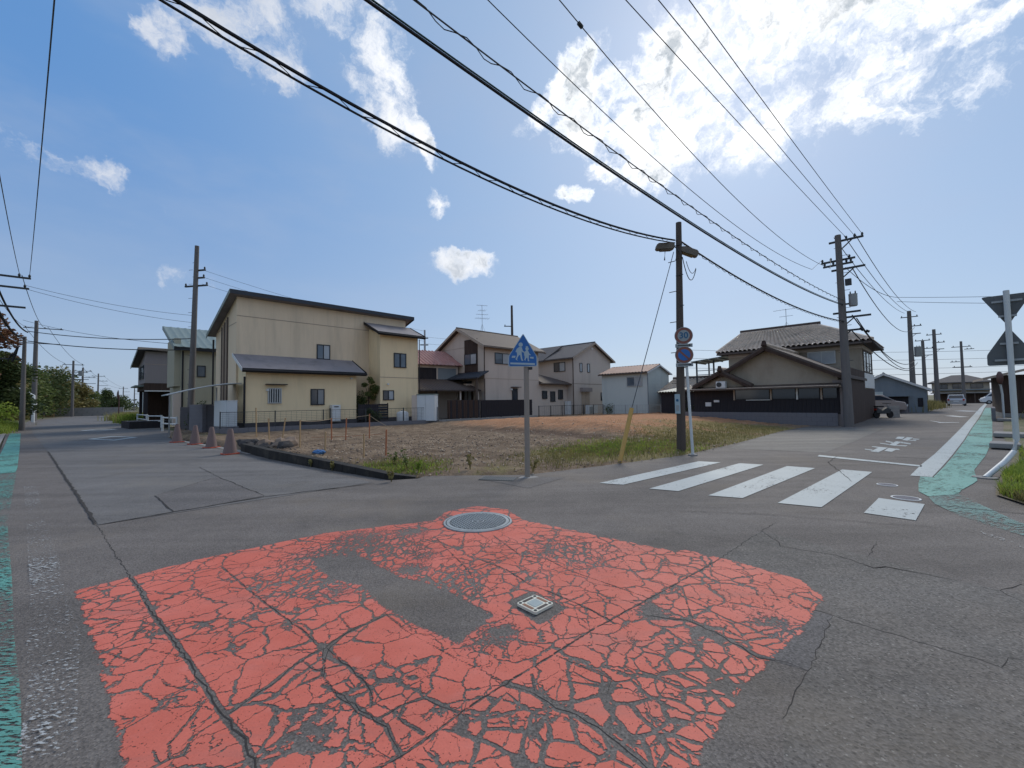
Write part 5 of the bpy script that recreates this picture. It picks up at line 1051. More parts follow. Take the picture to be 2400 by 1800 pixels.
block_wall('block_wall', 'low broken block wall at the edge of the weeds', (33.2, 36.4), (34.6, 36.6), .8, 'concrete_mid', .15)
def vehicle(name, label, loc, rz, L, Wd, prof, cabin, col, cat, lamps='rear', group=None):
    """prof: body side outline; cabin: greenhouse outline (x along length, z)"""
    t = thing(name, label, cat, loc, rz, group)
    MB().ext([(x_, -Wd/2, z_) for x_, z_ in prof], (0, Wd, 0)).build('body', col, t, bev=.06)
    inset = .12; n = len(cabin); zmin = min(z_ for _, z_ in cabin); zmax = max(z_ for _, z_ in cabin)
    V = []
    for s in (-1, 1): V += [(x_, s*(Wd/2-.03-inset*(z_-zmin)/(zmax-zmin)), z_) for x_, z_ in cabin]
    cb = MB().add(V, [tuple(range(n)), tuple(range(2*n-1, n-1, -1))]+[(i, n+i, n+(i+1) % n, (i+1) % n) for i in range(n)]).build('cabin', col, t, bev=.04)
    cx = sum(x_ for x_, _ in cabin)/n; cz = zmin+(zmax-zmin)*.52
    g = [(cx+(x_-cx)*.90, cz+(z_-cz)*.68) for x_, z_ in cabin]; V = []
    for s in (-1, 1): V += [(x_, s*(Wd/2-.02-inset*(z_-zmin)/(zmax-zmin)), z_) for x_, z_ in g]
    for s in (0, 1):
        vv = V[s*n:(s+1)*n]; MB().ext(vv, (0, -.012 if s == 0 else .012, 0)).build('side_window', 'glass_dark', t)
    x0 = min(x_ for x_, _ in cabin); x1 = max(x_ for x_, _ in cabin); zt = [z_ for x_, z_ in cabin]
    top = sorted(cabin, key=lambda p: -p[1])[:2]; bot = sorted(cabin, key=lambda p: p[1])[:2]
    for lo, hi, s in ((min(bot), min(top), -1), (max(bot), max(top), 1)):
        a_ = (lo[0]+(hi[0]-lo[0])*.12, lo[1]+(hi[1]-lo[1])*.12); b_ = (lo[0]+(hi[0]-lo[0])*.86, lo[1]+(hi[1]-lo[1])*.86); w0, w1 = Wd/2-.14, Wd/2-.24; e = s*.02
        MB().add([(a_[0]+e, -w0, a_[1]), (a_[0]+e, w0, a_[1]), (b_[0]+e, w1, b_[1]), (b_[0]+e, -w1, b_[1]), (a_[0], -w0, a_[1]), (a_[0], w0, a_[1]), (b_[0], w1, b_[1]), (b_[0], -w1, b_[1])], [(0, 1, 2, 3), (7, 6, 5, 4), (0, 4, 5, 1), (1, 5, 6, 2), (2, 6, 7, 3), (3, 7, 4, 0)]).build('windscreen', 'glass_dark', t)
    for xx in (L*.18, L*.80):
        for s in (-1, 1):
            w = MB().tube([(xx, s*(Wd/2-.18), .3), (xx, s*(Wd/2+.005), .3)], .3, 18).build('tyre', 'tyre', t); MB().tube([(xx, s*(Wd/2+.002), .3), (xx, s*(Wd/2+.012), .3)], .18, 14).build('rim', 'steel_grey', w)
    for s in (-1, 1): MB().box(-.02, .05, s*(Wd/2-.14)-.1, s*(Wd/2-.14)+.1, .72, .95).build('tail_light', 'lamp_red', t); MB().box(L-.05, L+.015, s*(Wd/2-.22)-.14, s*(Wd/2-.22)+.14, .6, .75).build('headlight', 'plastic_white', t)
    MB().box(-.03, .02, -.26, .26, .55, .68).build('number_plate', 'plastic_white', t); MB().box(-.06, .1, -Wd/2+.05, Wd/2-.05, .25, .45).build('bumper', col, t)
    return t
CARP = [(.02, .3), (.0, .8), (.1, 1.0), (3.0, .98), (3.85, .85), (3.98, .6), (3.95, .3)]; CARC = [(.12, .98), (.45, 1.5), (2.3, 1.52), (3.1, .97)]
vehicle('car', 'silver car driving away at the far end of the road', (60.2, 56.8, 0), R(42), 4.0, 1.7, CARP, CARC, 'car_silver', 'car')
VANP = [(.02, .3), (.0, 1.0), (.06, 1.1), (3.7, 1.05), (4.15, .95), (4.25, .6), (4.2, .3)]; VANC = [(.08, 1.08), (.16, 1.92), (3.1, 1.92), (3.85, 1.05)]
vehicle('van', 'white van crossing the junction at the far end of the road', (76.2, 62.5, 0), R(138), 4.3, 1.75, VANP, VANC, 'car_white', 'van')
vehicle('parked_wagon', 'dull brown wagon parked beside the blue-grey house', (30.9, 39.0, 0), R(-44), 4.3, 1.7, VANP, [(.08, 1.08), (.3, 1.62), (2.7, 1.62), (3.6, 1.06)], 'car_rust', 'car')
vehicle('parked_car', 'pale car parked inside the dark carport', (-28.2, 42.2, 0), R(-140), 3.6, 1.5, CARP, CARC, 'car_white', 'car')
def far_house():
    t = thing('hip_roof_house', 'large dark two-storey house with hipped roof closing the road', 'house', (77.6, 77.2, 0), R(-44))
    MB().box(0, 7, 0, 5, 1.9, 3.75).build('wall', 'wall_plaster_brown', t); MB().box(.2, 6.8, .6, 5, 0, 1.9).build('ground_storey', 'wood_brown_dark', t)
    MB().box(-.3, 7.3, -.8, .1, 1.75, 1.92).build('awning', 'concrete', t); MB().box(-.3, 7.3, -.7, .0, 2.3, 2.45).build('balcony', 'wall_blue_grey', t)
    e = .6; V = [(-e, -e, 3.75), (7+e, -e, 3.75), (7+e, 5+e, 3.75), (-e, 5+e, 3.75), (2.6, 2.5, 5.1), (4.4, 2.5, 5.1)]
    MB().add(V+[(x_, y_, 3.6) for x_, y_, _ in V[:4]], [(0, 1, 5, 4), (1, 2, 5), (2, 3, 4, 5), (3, 0, 4), (0, 6, 7, 1), (1, 7, 8, 2), (2, 8, 9, 3), (3, 9, 6, 0), (6, 9, 8, 7)]).build('roof', 'roof_grey_brown', t)
    for u in (.5, 2.6, 4.8): window(t, FY, u, u+1.4, 2.65, 3.4, ('glass_dark', 'glass_dark'))
    for u in (0.1, 1.8, 3.4, 5.1, 6.7): MB().box(u, u+.12, -.7, -.58, 0, 1.75).build('pillar', 'trim_brown', t)
far_house()
far_block('low grey building beside the far hipped-roof house', (66, 83, 0), R(-44), 9, 5, 2.4, 'wall_mauve', 'roof_brown')
far_block('dark low building right of the far white van', (92, 70, 0), R(-44), 8, 5, 4.0, 'wall_plaster_brown', 'roof_grey_brown')
def dark_house():
    t = thing('dark_wood_house', 'dark brown boarded house cut by the right edge of the picture', 'house', (31.6, 26.9, 0), R(-44))
    MB().box(0, 8, 0, 6, .3, 2.75).build('wall', 'wood_brown_dark', t); MB().box(-.05, 8, -.05, 6, 0, .298).build('plinth', 'concrete', t)
    mes = MB().box(0, .22, -.03, -.002, .35, 2.7).mesh('board'); mes.materials.append(MATS['wood_brown_dark'])
    for i in range(30): o = bpy.data.objects.new('board', mes); COL.objects.link(o); o.parent = t; o.location = (i*.235, rng.uniform(-.008, 0), 0)
    MB().ext([(-.9, -.7, 2.45), (3.5, -.7, 3.7), (3.5, -.7, 3.85), (-.9, -.7, 2.6)], (0, 7, 0)).build('roof', 'trim_tan', t); MB().ext([(8.8, -.7, 2.45), (3.5, -.7, 3.7), (3.5, -.7, 3.85), (8.8, -.7, 2.6)], (0, 7, 0)).build('roof', 'roof_grey_brown', t)
dark_house()
for lb, x, y, s in (('pale concrete slab lying on the verge, nearer the bent pole', 13.9, 11.9, .9), ('pale concrete slab lying on the verge, farther along', 17.6, 14.9, 1.2), ('broken concrete lump by the dark house corner', 27.5, 23.4, 1.0)):
    MBX = MB().ext([(-.5*s, -.3*s, 0), (.45*s, -.36*s, 0), (.55*s, .25*s, 0), (-.4*s, .34*s, 0)], (0, 0, .14)); o = MBX.build('concrete_slab', 'concrete', bev=.02); o.location = (x, y, .03); o.rotation_euler = (0, 0, R(45)); tag(o, lb, 'slab', 'concrete slabs on the verge')
block_wall('block_wall', 'low block wall on the verge under the round mirror', (27.2, 23.6), (30.6, 26.6), .75, 'concrete_mid', .15)

# ------------------------------------------------------------------ utility poles
def utility_pole(label, x, y, h, r0=.16, mat='pole_concrete', rz=0, arms=(), lean=(0, 0), trans=None, steps=True, name='utility_pole', group=None, extra=None):
    t = thing(name, label, 'utility pole', (x, y, 0), rz, group)
    n = 8; MB().tube([(lean[0]*k/n, lean[1]*k/n, -.1+(h+.1)*k/n) for k in range(n+1)], [r0*(1-.38*k/n) for k in range(n+1)], 14).build('shaft', mat, t, True)
    if steps:
        for k in range(int((h-2.2)/.45)):
            z = 2.0+k*.45; s = 1 if k % 2 else -1; MB().tube([(0, 0, z), (s*(r0*.9+.1), 0, z)], .012, 5).build('step_bolt', 'steel_dark', t)
    for z, a, b, ins, br in arms:
        lx = lean[0]*z/h; am = MB().bar((lx+a, .12, z), (lx+b, .12, z), .09, .09).build('crossarm', 'steel_dark', t)
        for u in ins: MB().tube([(lx+u, .12, z+.04), (lx+u, .12, z+.1), (lx+u, .12, z+.14), (lx+u, .12, z+.2)], [.02, .055, .05, .03], 8).build('insulator', 'steel_dark', am)
        if br: MB().bar((lx+br, .12, z-.04), (lx, .12, z-.04-abs(br)*.9), .05).build('brace', 'steel_dark', am)
    if trans:
        u, z, rr, hh = trans; tr = MB().tube([(u, .1, z), (u, .1, z+.06), (u, .1, z+hh), (u, .1, z+hh+.05)], [rr*.9, rr, rr, rr*1.06], 16).build('transformer', 'steel_grey', t, True)
        for q in (-.1, .1): MB().tube([(u+q, .1, z+hh+.04), (u+q, .1, z+hh+.2)], [.04, .025], 6).build('bushing', 'steel_dark', tr)
        MB().bar((0, .1, z+.15), (u, .1, z+.15), .08).build('bracket', 'steel_dark', tr)
    return t
# wooden pole by the crosswalk
wp = utility_pole('brown pole with two street lamps beside the crosswalk', 4.86, 12.15, 6.75, .13, 'pole_brown', R(-46), (), (.08, .12), None)
MB().tube([(-.02, 0, 6.1), (-.35, .1, 6.05), (-.4, .15, 5.75)], .02, 6).build('conduit', 'steel_dark', wp)
pl = MB().box(-.075, .075, -.155, -.14, 1.12, 1.68).build('notice_plate', 'sign_white', wp); MB().tube([(0, -.158, 1.5), (0, -.155, 1.5)], .04, 12).build('emblem', 'sign_navy', pl); MB().box(-.045, .045, -.158, -.1555, 1.2, 1.36).build('lettering', 'steel_grey', pl); MB().bar((-.03, -.1565, 1.54), (.04, -.1565, 1.46), .012, .004).build('emblem', 'sign_navy', pl)
def street_lamp(label, loc, rz, tilt, mat):
    t = thing('street_lamp', label, 'street lamp', loc, rz, 'street lamps on the brown pole')
    pr = [(-.05, -.1), (.0, -.13), (.36, -.12), (.40, -.08), (.38, .02), (.33, .06), (.03, .05), (-.05, .01)]
    b = MB().ext([(x_*1.15, -.11, z_) for x_, z_ in pr], (0, .22, 0)).build('housing', 'lamp_housing', t, bev=.006); l = MB().box(.03, .34, -.085, .085, -.15, -.131).build('lens', mat, t)
    for o in (b, l): o.rotation_euler = (0, tilt, 0)
    MB().tube([(-.22, 0, -.34), (-.2, 0, -.2), (-.1, 0, -.06), (-.02, 0, -.03)], .018, 6).build('bracket', 'steel_dark', t)
street_lamp('street lamp on the left of the brown pole, facing the lot', (4.72, 12.02, 6.02), R(172), R(0), 'lamp_housing')
street_lamp('tilted street lamp on the right of the brown pole, with amber underside', (5.12, 12.18, 5.98), R(-12), R(26), 'lamp_amber')
# road signs beside the brown pole
def disc(cx, cz, r, y, n=32): return [(cx+r*math.cos(2*math.pi*k/n), y, cz+r*math.sin(2*math.pi*k/n)) for k in range(n)]
def ring_mesh(cx, cz, r0, r1, y, n=40):
    V = [(cx+r*math.cos(2*math.pi*k/n), y, cz+r*math.sin(2*math.pi*k/n)) for r in (r0, r1) for k in range(n)]
    return MB().add(V, [(k, (k+1) % n, n+(k+1) % n, n+k) for k in range(n)])
def text_mesh(name, s, size, loc, mat, parent):
    cu = bpy.data.curves.new(name, 'FONT'); cu.body = s; cu.size = size; cu.align_x = 'CENTER'; cu.align_y = 'CENTER'; cu.extrude = .0015; cu.offset = .004
    tmp = bpy.data.objects.new(name, cu); COL.objects.link(tmp); bpy.context.view_layer.update()
    me = bpy.data.meshes.new_from_object(tmp.evaluated_get(bpy.context.evaluated_depsgraph_get())); bpy.data.objects.remove(tmp)
    me.materials.clear(); o = link(name, me, mat, parent); o.rotation_euler = (R(90), 0, 0); o.location = loc; return o
sp = thing('road_sign_post', 'white post carrying the speed limit and no-parking signs', 'sign post', (4.74, 11.45, 0), R(-20))
MB().tube([(.14, 0, 0), (.02, .0, 3.5)], [.038, .034], 12).build('post', 'pole_white', sp, True); MB().tube([(.14, 0, .0), (.14, 0, .04)], .12, 16).build('base', 'concrete', sp)
def round_sign(name, z, face, label):
    s = MB().ext(disc(0, z, .235, -.06), (0, .012, 0)).build(name, 'sign_back', sp); s['label'] = label
    MB().ext(disc(0, z, .222, -.066), (0, .004, 0)).build('rim', 'sign_red', s); MB().ext(disc(0, z, .155, -.071), (0, .003, 0)).build('face', face, s); ring_mesh(0, z, .222, .235, -.068).build('border', 'sign_bluegrey', s); return s
s1 = round_sign('speed_limit_sign', 3.27, 'sign_bluegrey', 'round red-rimmed sign reading 30'); text_mesh('numerals', '30', .235, (0, -.0745, 3.27), 'sign_navy', s1)
s2 = round_sign('no_parking_sign', 2.74, 'sign_blue', 'round blue sign with red rim and slash'); MB().bar((-.11, -.0725, 2.85), (.11, -.0725, 2.63), .004, .05, (1, 0, 1)).build('slash', 'sign_red', s2)
for z in (3.0, 2.47): q = MB().box(-.22, .22, -.066, -.054, z-.05, z+.05).build('arrow_plate', 'sign_bluegrey', sp, bev=.008); MB().bar((-.16, -.0685, z), (.15, -.0685, z), .022, .003, (0, 1, 0)).build('arrow', 'trim_black', q); MB().ext([(.13, -.0682, z-.03), (.19, -.0682, z), (.13, -.0682, z+.03)], (0, .002, 0)).build('arrow', 'trim_black', q)
# school crossing sign
ss = thing('crossing_sign', 'blue house-shaped crossing sign with two walking children on a plain grey post', 'road sign', (.22, 8.55, 0), R(3))
MB().tube([(.07, .03, 0), (.085, .03, 2.75)], .054, 14).build('post', 'pole_grey_plain', ss, True); MB().add([(-.13, -.1, .006), (.1, -.16, .006), (.3, -.03, .006), (.22, .13, .006), (-.05, .12, .006)], [(0, 1, 2, 3, 4)]).build('mortar_base', 'concrete', ss)
def rounded(pts, r, k=4):
    out = []; n = len(pts)
    for i in range(n):
        p, a, b = Vector(pts[i]), Vector(pts[i-1]), Vector(pts[(i+1) % n]); u, v = (a-p).normalized(), (b-p).normalized(); p0, p1 = p+u*r, p+v*r
        for j in range(k+1): t_ = j/k; out.append(tuple((p0*(1-t_)+p*t_)*(1-t_)+(p*(1-t_)+p1*t_)*t_))
    return out
OUT = rounded([(-.29, 2.25), (.30, 2.25), (.30, 2.45), (.02, 2.93), (-.29, 2.46)], .035)
bd = MB().ext([(x_, -.045, z_) for x_, z_ in OUT], (0, .012, 0)).build('panel', 'sign_white', ss)
cxp, czp = .005, 2.5; MB().ext([(cxp+(x_-cxp)*.945, -.048, czp+(z_-czp)*.945) for x_, z_ in OUT], (0, .002, 0)).build('face', 'sign_blue', bd)
px = lambda a, b: (-.29+(a-170)/910*.59, -.0505, 2.25+(1240-b)/1030*.68)
def glyph(pts): MB().ext([px(*p) for p in pts], (0, .0015, 0)).build('pictogram', 'sign_white', bd)
glyph([(230, 1110), (1005, 1140), (1005, 1200), (230, 1165)]); glyph([(290, 905), (400, 905), (385, 970), (275, 965)]); glyph([(860, 940), (970, 945), (965, 1005), (850, 985)])
for cx_, cy_, rr in ((565, 560, 68), (765, 690, 55)): glyph([(cx_+rr*math.cos(a/16*6.283), cy_+rr*math.sin(a/16*6.283)) for a in range(16)])
glyph([(735, 640), (720, 615), (800, 612), (795, 640)])
glyph([(520, 630), (600, 640), (625, 740), (660, 770), (700, 790), (690, 815), (640, 805), (590, 770), (595, 860), (605, 950), (615, 1010), (645, 1060), (590, 1062), (565, 1000), (545, 880), (505, 890), (460, 960), (445, 1010), (460, 1055), (400, 1015), (405, 985), (430, 940), (450, 880), (440, 800), (410, 790), (400, 770), (440, 690)])
glyph([(735, 740), (795, 745), (825, 820), (850, 860), (885, 870), (870, 895), (825, 880), (815, 960), (815, 1040), (835, 1075), (785, 1078), (770, 975), (745, 970), (715, 1010), (705, 1065), (670, 1030), (685, 985), (690, 940), (665, 850), (675, 800)])
MB().box(.12, .2, -.03, .06, 2.19, 2.24).build('clamp', 'steel_dark', ss)
# guy wire guard
gg = tag(MB().tube([(2.6, 10.29, 0), (2.97, 10.42, 1.33)], .055, 12).build('guy_guard', 'guard_yellow', smooth=True), 'leaning yellow-orange guy wire guard standing in the lot grass', 'guy guard')
tag(MB().tube([(2.6, 10.29, .02), (2.975, 10.425, 1.34), (4.8, 12.1, 5.85)], .011, 6).build('guy_wire', 'cable_grey'), 'thin guy wire from the yellow guard up to the brown pole', 'wire')
# big pole with transformer
bp = utility_pole('tall grey pole with stacked crossarms and transformer by the tiled house', 17.0, 21.2, 9.85, .21, 'pole_concrete', R(-46),
    [(9.56, -.4, 1.0, (.32, .65, .95), .54), (8.57, -.77, .63, (-.72, -.36, .4), 0), (8.35, -.7, .54, (-.63, -.27, .27, .45), 0), (8.08, -.36, 1.0, (), .54), (5.83, -.4, .72, (), 0), (5.57, 0, 1.1, (), .45), (4.9, 0, .63, (), .27)], (-.1, 0), (.38, 6.1, .18, .56))
MB().box(.1, .35, .0, .2, 7.2, 7.52).build('switch_box', 'steel_dark', bp)
poles = [bp]
MB().tube([(.58, .1, 4.95), (.72, .1, 4.82)], .06, 8).build('cable_joint', 'cable_black', bp); MB().tube([(.82, .1, 4.8), (.95, .1, 4.72)], .06, 8).build('cable_joint', 'cable_black', bp)
AR = lambda h: [(h-.5, -.75, .75, (-.65, 0, .65), 0), (h-1.6, -.2, 1.0, (.4, .9), 0), (h-2.5, -.2, .9, (), .5)]
for lb, x, y, h, r0, mt, arm, tr in (
    ('pole with transformer in the weeds, nearest of the far cluster on the main road', 46.6, 48.6, 11.4, .30, 'pole_concrete', AR(11.2), (.6, 6.0, .34, 1.1)),
    ('short dark pole between the taller poles of the far cluster', 57, 57.8, 6.1, .16, 'pole_brown', [(4.4, -.9, .2, (), 0)], None),
    ('slim pole right behind the transformer pole of the far cluster', 55.5, 56.2, 8.9, .26, 'pole_concrete', AR(9.4), None),
    ('straight pole of the far cluster beside the silver car', 57.2, 56.3, 10.4, .28, 'pole_concrete', AR(10.2), None),
    ('pole in front of the far hipped-roof house', 66.5, 61.6, 9.4, .22, 'pole_concrete', [(8.6, -1, 1, (-.8, .8), 0), (8.2, .3, 1.3, (.6, 1.0), 0), (6.4, -1.2, -.2, (-1, -.6), 0), (5.6, -1.0, 1.0, (-.8, .8), 0)], None),
    ('thin short pole rising behind the blue-grey house', 42, 49.5, 5.6, .12, 'pole_brown', (), None)):
    utility_pole(lb, x, y, h, r0, mt, R(-42), arm, (0, 0), tr, False, group='poles far along the main road')
# left side poles
utility_pole('stout short pole wrapped in cables at the left road edge', -34.3, 29.3, 6.6, .15, 'pole_concrete', R(40), [(5.0, -1.4, 0, (), 0)], (0, 0), None, False)
cb = thing('cable_bundle', 'tangle of black cable joints hanging on the stout left pole', 'cable', (-34.5, 29.2, 4.9), R(40)); MB().tube([(-.05, -.15, 1.0), (-.2, -.15, .4), (-.3, -.2, -.1)], [.05, .1, .06], 8).build('joint', 'cable_black', cb); MB().tube([(-.1, -.2, .5), (-.35, -.2, .35), (-.5, -.15, -.1)], [.06, .08, .04], 8).build('joint', 'cable_black', cb)
TW = [(0, -1.2, 1.2, (-1.1, .4, 1.1), 0)]
utility_pole('tall slim pole with two crossarms on the left, white band near its foot', -59.0, 51.6, 12.4, .27, 'pole_concrete', R(40), [(11.5, -1.1, 2.3, (-.9, .7, 2.1), 0), (9.6, -1.6, 2.0, (), 0)], (0, 0), None, False)
bnd = bpy.data.objects['utility_pole.%03d' % (len([o for o in bpy.data.objects if o.name.split('.')[0] == 'utility_pole'])-1)]; MB().tube([(0, 0, 1.2), (0, 0, 2.2)], .268, 14).build('white_band', 'trim_white', bnd)
for lb, x, y, h, tr in (('first of the three thinning poles beyond the hedge on the left road', -75.2, 71.5, 9.6, (.9, 7.0, .3, .8)), ('second of the three thinning poles beyond the hedge on the left road', -86.8, 84.4, 9.6, None), ('third of the three thinning poles beyond the hedge on the left road', -110, 111, 10.5, None), ('far pole by the round mirror on the left road, left one', -147, 158, 9.2, None), ('far pole by the round mirror on the left road, right one', -150, 166, 9.8, None), ('farthest pole between the third thinning pole and the mirror', -170, 176, 8.5, None)):
    utility_pole(lb, x, y, h, .22, 'pole_concrete', R(40), [(h-.7, -1.3, 1.3, (-1.1, 0, 1.1), 0), (h-2.0, -.2, 1.8, (.9, 1.6), 0), (h-3.2, -.2, 1.9, (), 0)], (0, 0), tr, False, group='poles along the left road')
utility_pole('tall dark pole with a crossarm in front of the green-roofed house', -20.0, 26.0, 11.6, .19, 'pole_concrete', R(-10), [(9.1, -.9, .75, (-.85, .7), 0), (10.08, -.1, .55, (.5,), 0), (9.6, -.05, .5, (.45,), 0)], (.3, 0), None)
utility_pole('grey pole with crossarms cut by the left picture edge', -25.9, 20.6, 9.0, .18, 'pole_concrete', R(42), [(8.3, -.3, 1.3, (.9, 1.25), 0), (7.75, -.6, 1.25, (1.1,), 0), (6.75, -.4, 1.15, (), 0)], (0, 0), None)
utility_pole('dark pole rising behind the cream house roof', 0.1, 48, 12.6, .2, 'pole_brown', R(10), [(8.6, -1.3, .8, (-1.1, .6), 0), (10.2, -.9, -.1, (-.8,), 0)], (0, 0), None, False)
utility_pole('thin pole with a small box behind the yellow house', -7.6, 36.5, 7.9, .12, 'steel_grey', R(10), [(7.2, -.4, .3, (), 0), (6.6, -.4, .3, (), 0)], (0, 0), None, False)

# ------------------------------------------------------------------ wires
def wire(label, p, q, sag, r=.012, mat='cable_black', n=28, ext=0, twist=0, turns=0, group=None, name='cable'):
    p, q = Vector(p), Vector(q); pts = []
    k = n if not twist else n*4
    for i in range(k+1):
        t_ = i/k; c = p.lerp(q, t_); c.z -= 4*sag*t_*(1-t_)
        if twist: a = t_*turns*6.283; c += Vector((math.cos(a)*.5, -math.cos(a)*.5, math.sin(a)))*twist
        pts.append(c)
    return tag(MB().tube(pts, r, 5).build(name, mat), label, 'cable', group)
FAR = Vector((-.757, -.653, 0))
def back(p, dist, dz=0): p = Vector(p); return p+FAR*dist+Vector((0, 0, dz))
def qwire(label, o, az, u0, u1, q, r, mat='cable_black', n=40, twist=0, turns=0, tie=None):
    """cable in the vertical plane through o with heading az; height = q0 u^2 + q1 u + q2"""
    dx, dy = math.sin(R(az)), math.cos(R(az)); pts = []; k = n*(4 if twist else 1)
    for i in range(k+1):
        u = u0+(u1-u0)*i/k; c = Vector((o[0]+dx*u, o[1]+dy*u, q[0]*u*u+q[1]*u+q[2]))
        if twist: a = i/k*turns*6.283; c += Vector((math.cos(a)*.6, -math.cos(a)*.6, math.sin(a)))*twist
        pts.append(c)
    if tie: pts.insert(0, Vector(tie))
    return tag(MB().tube(pts, r, 5).build('cable', mat), label, 'cable')
o1 = (4.86, 12.15); q1 = (.0156, -.1671, 6.22)
qwire('thickest black cable running from the brown pole across the top left sky', o1, 229.9, 0, 24, q1, .025, n=48)
qwire('second black cable hung just below the thickest one', o1, 229.9, 0, 24, (.0156, -.170, 6.14), .017, n=48)
qwire('thin lashing cable wound around the thickest sky cable', o1, 229.9, 0, 24, (.0156, -.169, 6.18), .006, twist=.05, turns=30)
wire('thick black cable from the brown pole to the transformer pole', (4.95, 12.2, 6.28), (16.95, 21.15, 5.35), .42, .026)
wire('looped cable along the one from the brown pole to the transformer pole', (4.95, 12.2, 6.24), (16.95, 21.15, 5.31), .42, .008, twist=.04, turns=36)
o2 = (17.0, 21.2)
def K9(q): return (q[0]/.9, q[1], 1.55+.9*(q[2]-1.55))
qwire('thick double cable passing above the brown pole to the transformer pole', o2, 228, .1, 44, K9((.0027, -.0811, 6.716)), .021, n=56)
qwire('green-grey cable paired with the thick double cable above the brown pole', o2, 228, .1, 44, K9((.0027, -.0811, 6.77)), .012, 'cable_green', 56)
qwire('loosely spiralled cable above the thick double cable', o2, 228, .1, 44, K9((.0023, -.0628, 6.99)), .011, 'cable_grey', 56)
qwire('thin spiral strand around the loosely spiralled cable', o2, 228, .1, 44, K9((.0023, -.0628, 6.96)), .007, 'cable_grey', 70, .045, 60)
qwire('lower right thin power line ending at the middle crossarm of the transformer pole', o2, 228, 2.6, 38, K9((.0074, -.1667, 8.66)), .009, 'cable_grey', 50, tie=(*at_house(-.45, .12, -46, o2), 8.77))
qwire('lower left thin power line ending at the middle crossarm of the transformer pole', (16.5, 21.7), 228, 2.6, 38, K9((.0061, -.150, 8.75)), .009, 'cable_grey', 50, tie=(*at_house(-.81, .12, -46, o2), 8.77))
for lb, u, x_, y_ in (('left one of the three high power lines to the top crossarm', .3, 2.62, 9.02), ('middle one of the three high power lines to the top crossarm', .68, 3.36, 9.03), ('right one of the three high power lines to the top crossarm', 1.02, 4.06, 9.04)):
    p = Vector((*at_house(u*.9-.1, .12, -46, (17.0, 21.2)), 9.76)); q = Vector((x_*.9, y_*.9, 9.6)); e = p+(q-p)*2.2; e.z = 10.1
    wire(lb, p, e, .25, .010, 'cable_black', n=36)
sp_ = tag(MB().tube([(o2[0]-21.1*.743, o2[1]-21.1*.669, K9((.0074, -.1667, 8.66))[0]*445.2-.1667*21.1+K9((0, 0, 8.66))[2]), (o2[0]-21.2*.743, o2[1]-21.2*.669, K9((.0074, -.1667, 8.66))[0]*449.4-.1667*21.2+K9((0, 0, 8.66))[2])], .035, 8).build('line_spacer', 'steel_dark'), 'small clamp on a power line high in the sky', 'clamp')
PF = (46.6, 48.6)
for lb, z0, z1, s, r, du in (('upper left far power line from the transformer pole along the main road', 10.7, 11.2, .7, .018, -.4), ('upper middle far power line from the transformer pole along the main road', 10.7, 11.2, .75, .018, .1), ('upper right far power line from the transformer pole along the main road', 10.7, 11.2, .8, .018, .6), ('sagging service cable from the transformer pole to the far cluster, upper', 8.8, 9.4, 1.6, .022, .4), ('thick sagging cable from the transformer pole to the far cluster', 6.1, 5.6, 1.3, .03, .3), ('second thick sagging cable from the transformer pole to the far cluster', 5.9, 5.3, 1.5, .026, .5), ('lowest black cable from the transformer pole to the far cluster', 5.3, 4.6, .9, .03, .2)):
    wire(lb, (17.1+du*.63, 21.2-du*.54, 1.55+.9*(z0-1.55)), (PF[0]+du*.7, PF[1]-du*.7, z1), s, r, 'cable_black' if r > .02 else 'cable_grey')
for lb, p, q, s, r in (('service line crossing to the right above the sign backs, upper', (27, 29, 8.4), (52, 20, 8.0), .6, .014), ('service line crossing to the right above the sign backs, lower', (27, 29, 8.1), (52, 18, 6.8), .7, .014), ('line from the transformer pole sweeping to the right service crossing', (17.2, 21.2, 8.15), (27, 29, 8.4), .35, .016),
    ('far line behind the tiled house crossing the road, high', (24, 60, 8.6), (90, 55, 8.2), .9, .02), ('far line behind the tiled house crossing the road, middle', (24, 60, 7.4), (90, 55, 7.2), .9, .02), ('far line behind the tiled house crossing the road, low', (24, 60, 6.0), (90, 55, 6.2), .9, .02), ('far line low over the blue-grey house', (24, 62, 4.9), (90, 57, 5.3), .6, .02)):
    wire(lb, p, q, s, r, 'cable_grey')
# left wires
wire('leftmost overhead line climbing along the left picture edge', (-25.31, 21.29, 8.5), (2.0, -3, 9.0), .7, .012, 'cable_grey', n=36)
wire('second overhead line climbing at the left edge of the sky', (-25.05, 21.53, 8.5), (3.2, -2.4, 9.0), .7, .012, 'cable_grey', n=36)
wire('thick black cable dropping from the left edge to the stout pole, upper', (-25.4, 20.3, 8.0), (-34.1, 29.3, 6.9), .5, .045)
wire('thick black cable dropping from the left edge to the stout pole, middle', (-25.7, 20.3, 7.6), (-34.3, 29.2, 6.5), .6, .06)
wire('thick black cable dropping from the left edge to the stout pole, lower', (-25.9, 20.4, 6.7), (-34.5, 29.2, 5.9), .6, .035)
wire('upper horizontal cable from the stout left pole to the tall dark pole', (-34.2, 29.4, 7.0), (-19.9, 26, 5.75), .25, .028, 'cable_grey')
wire('lower horizontal cable from the stout left pole to the tall dark pole', (-34.2, 29.4, 6.3), (-19.9, 26, 5.05), .22, .03)
wire('high thin line from the left pole to the tall dark pole', (-25.16, 21.43, 7.92), (-19.9, 26, 7.2), .2, .010, 'cable_grey')
wire('second high thin line from the left pole to the tall dark pole', (-25.1, 21.46, 7.72), (-19.9, 26, 6.75), .2, .010, 'cable_grey')
wire('thin line over the far left poles to the green-roofed house', (-60, 51, 12.4), (-24.5, 33, 6.3), .5, .02, 'cable_grey')
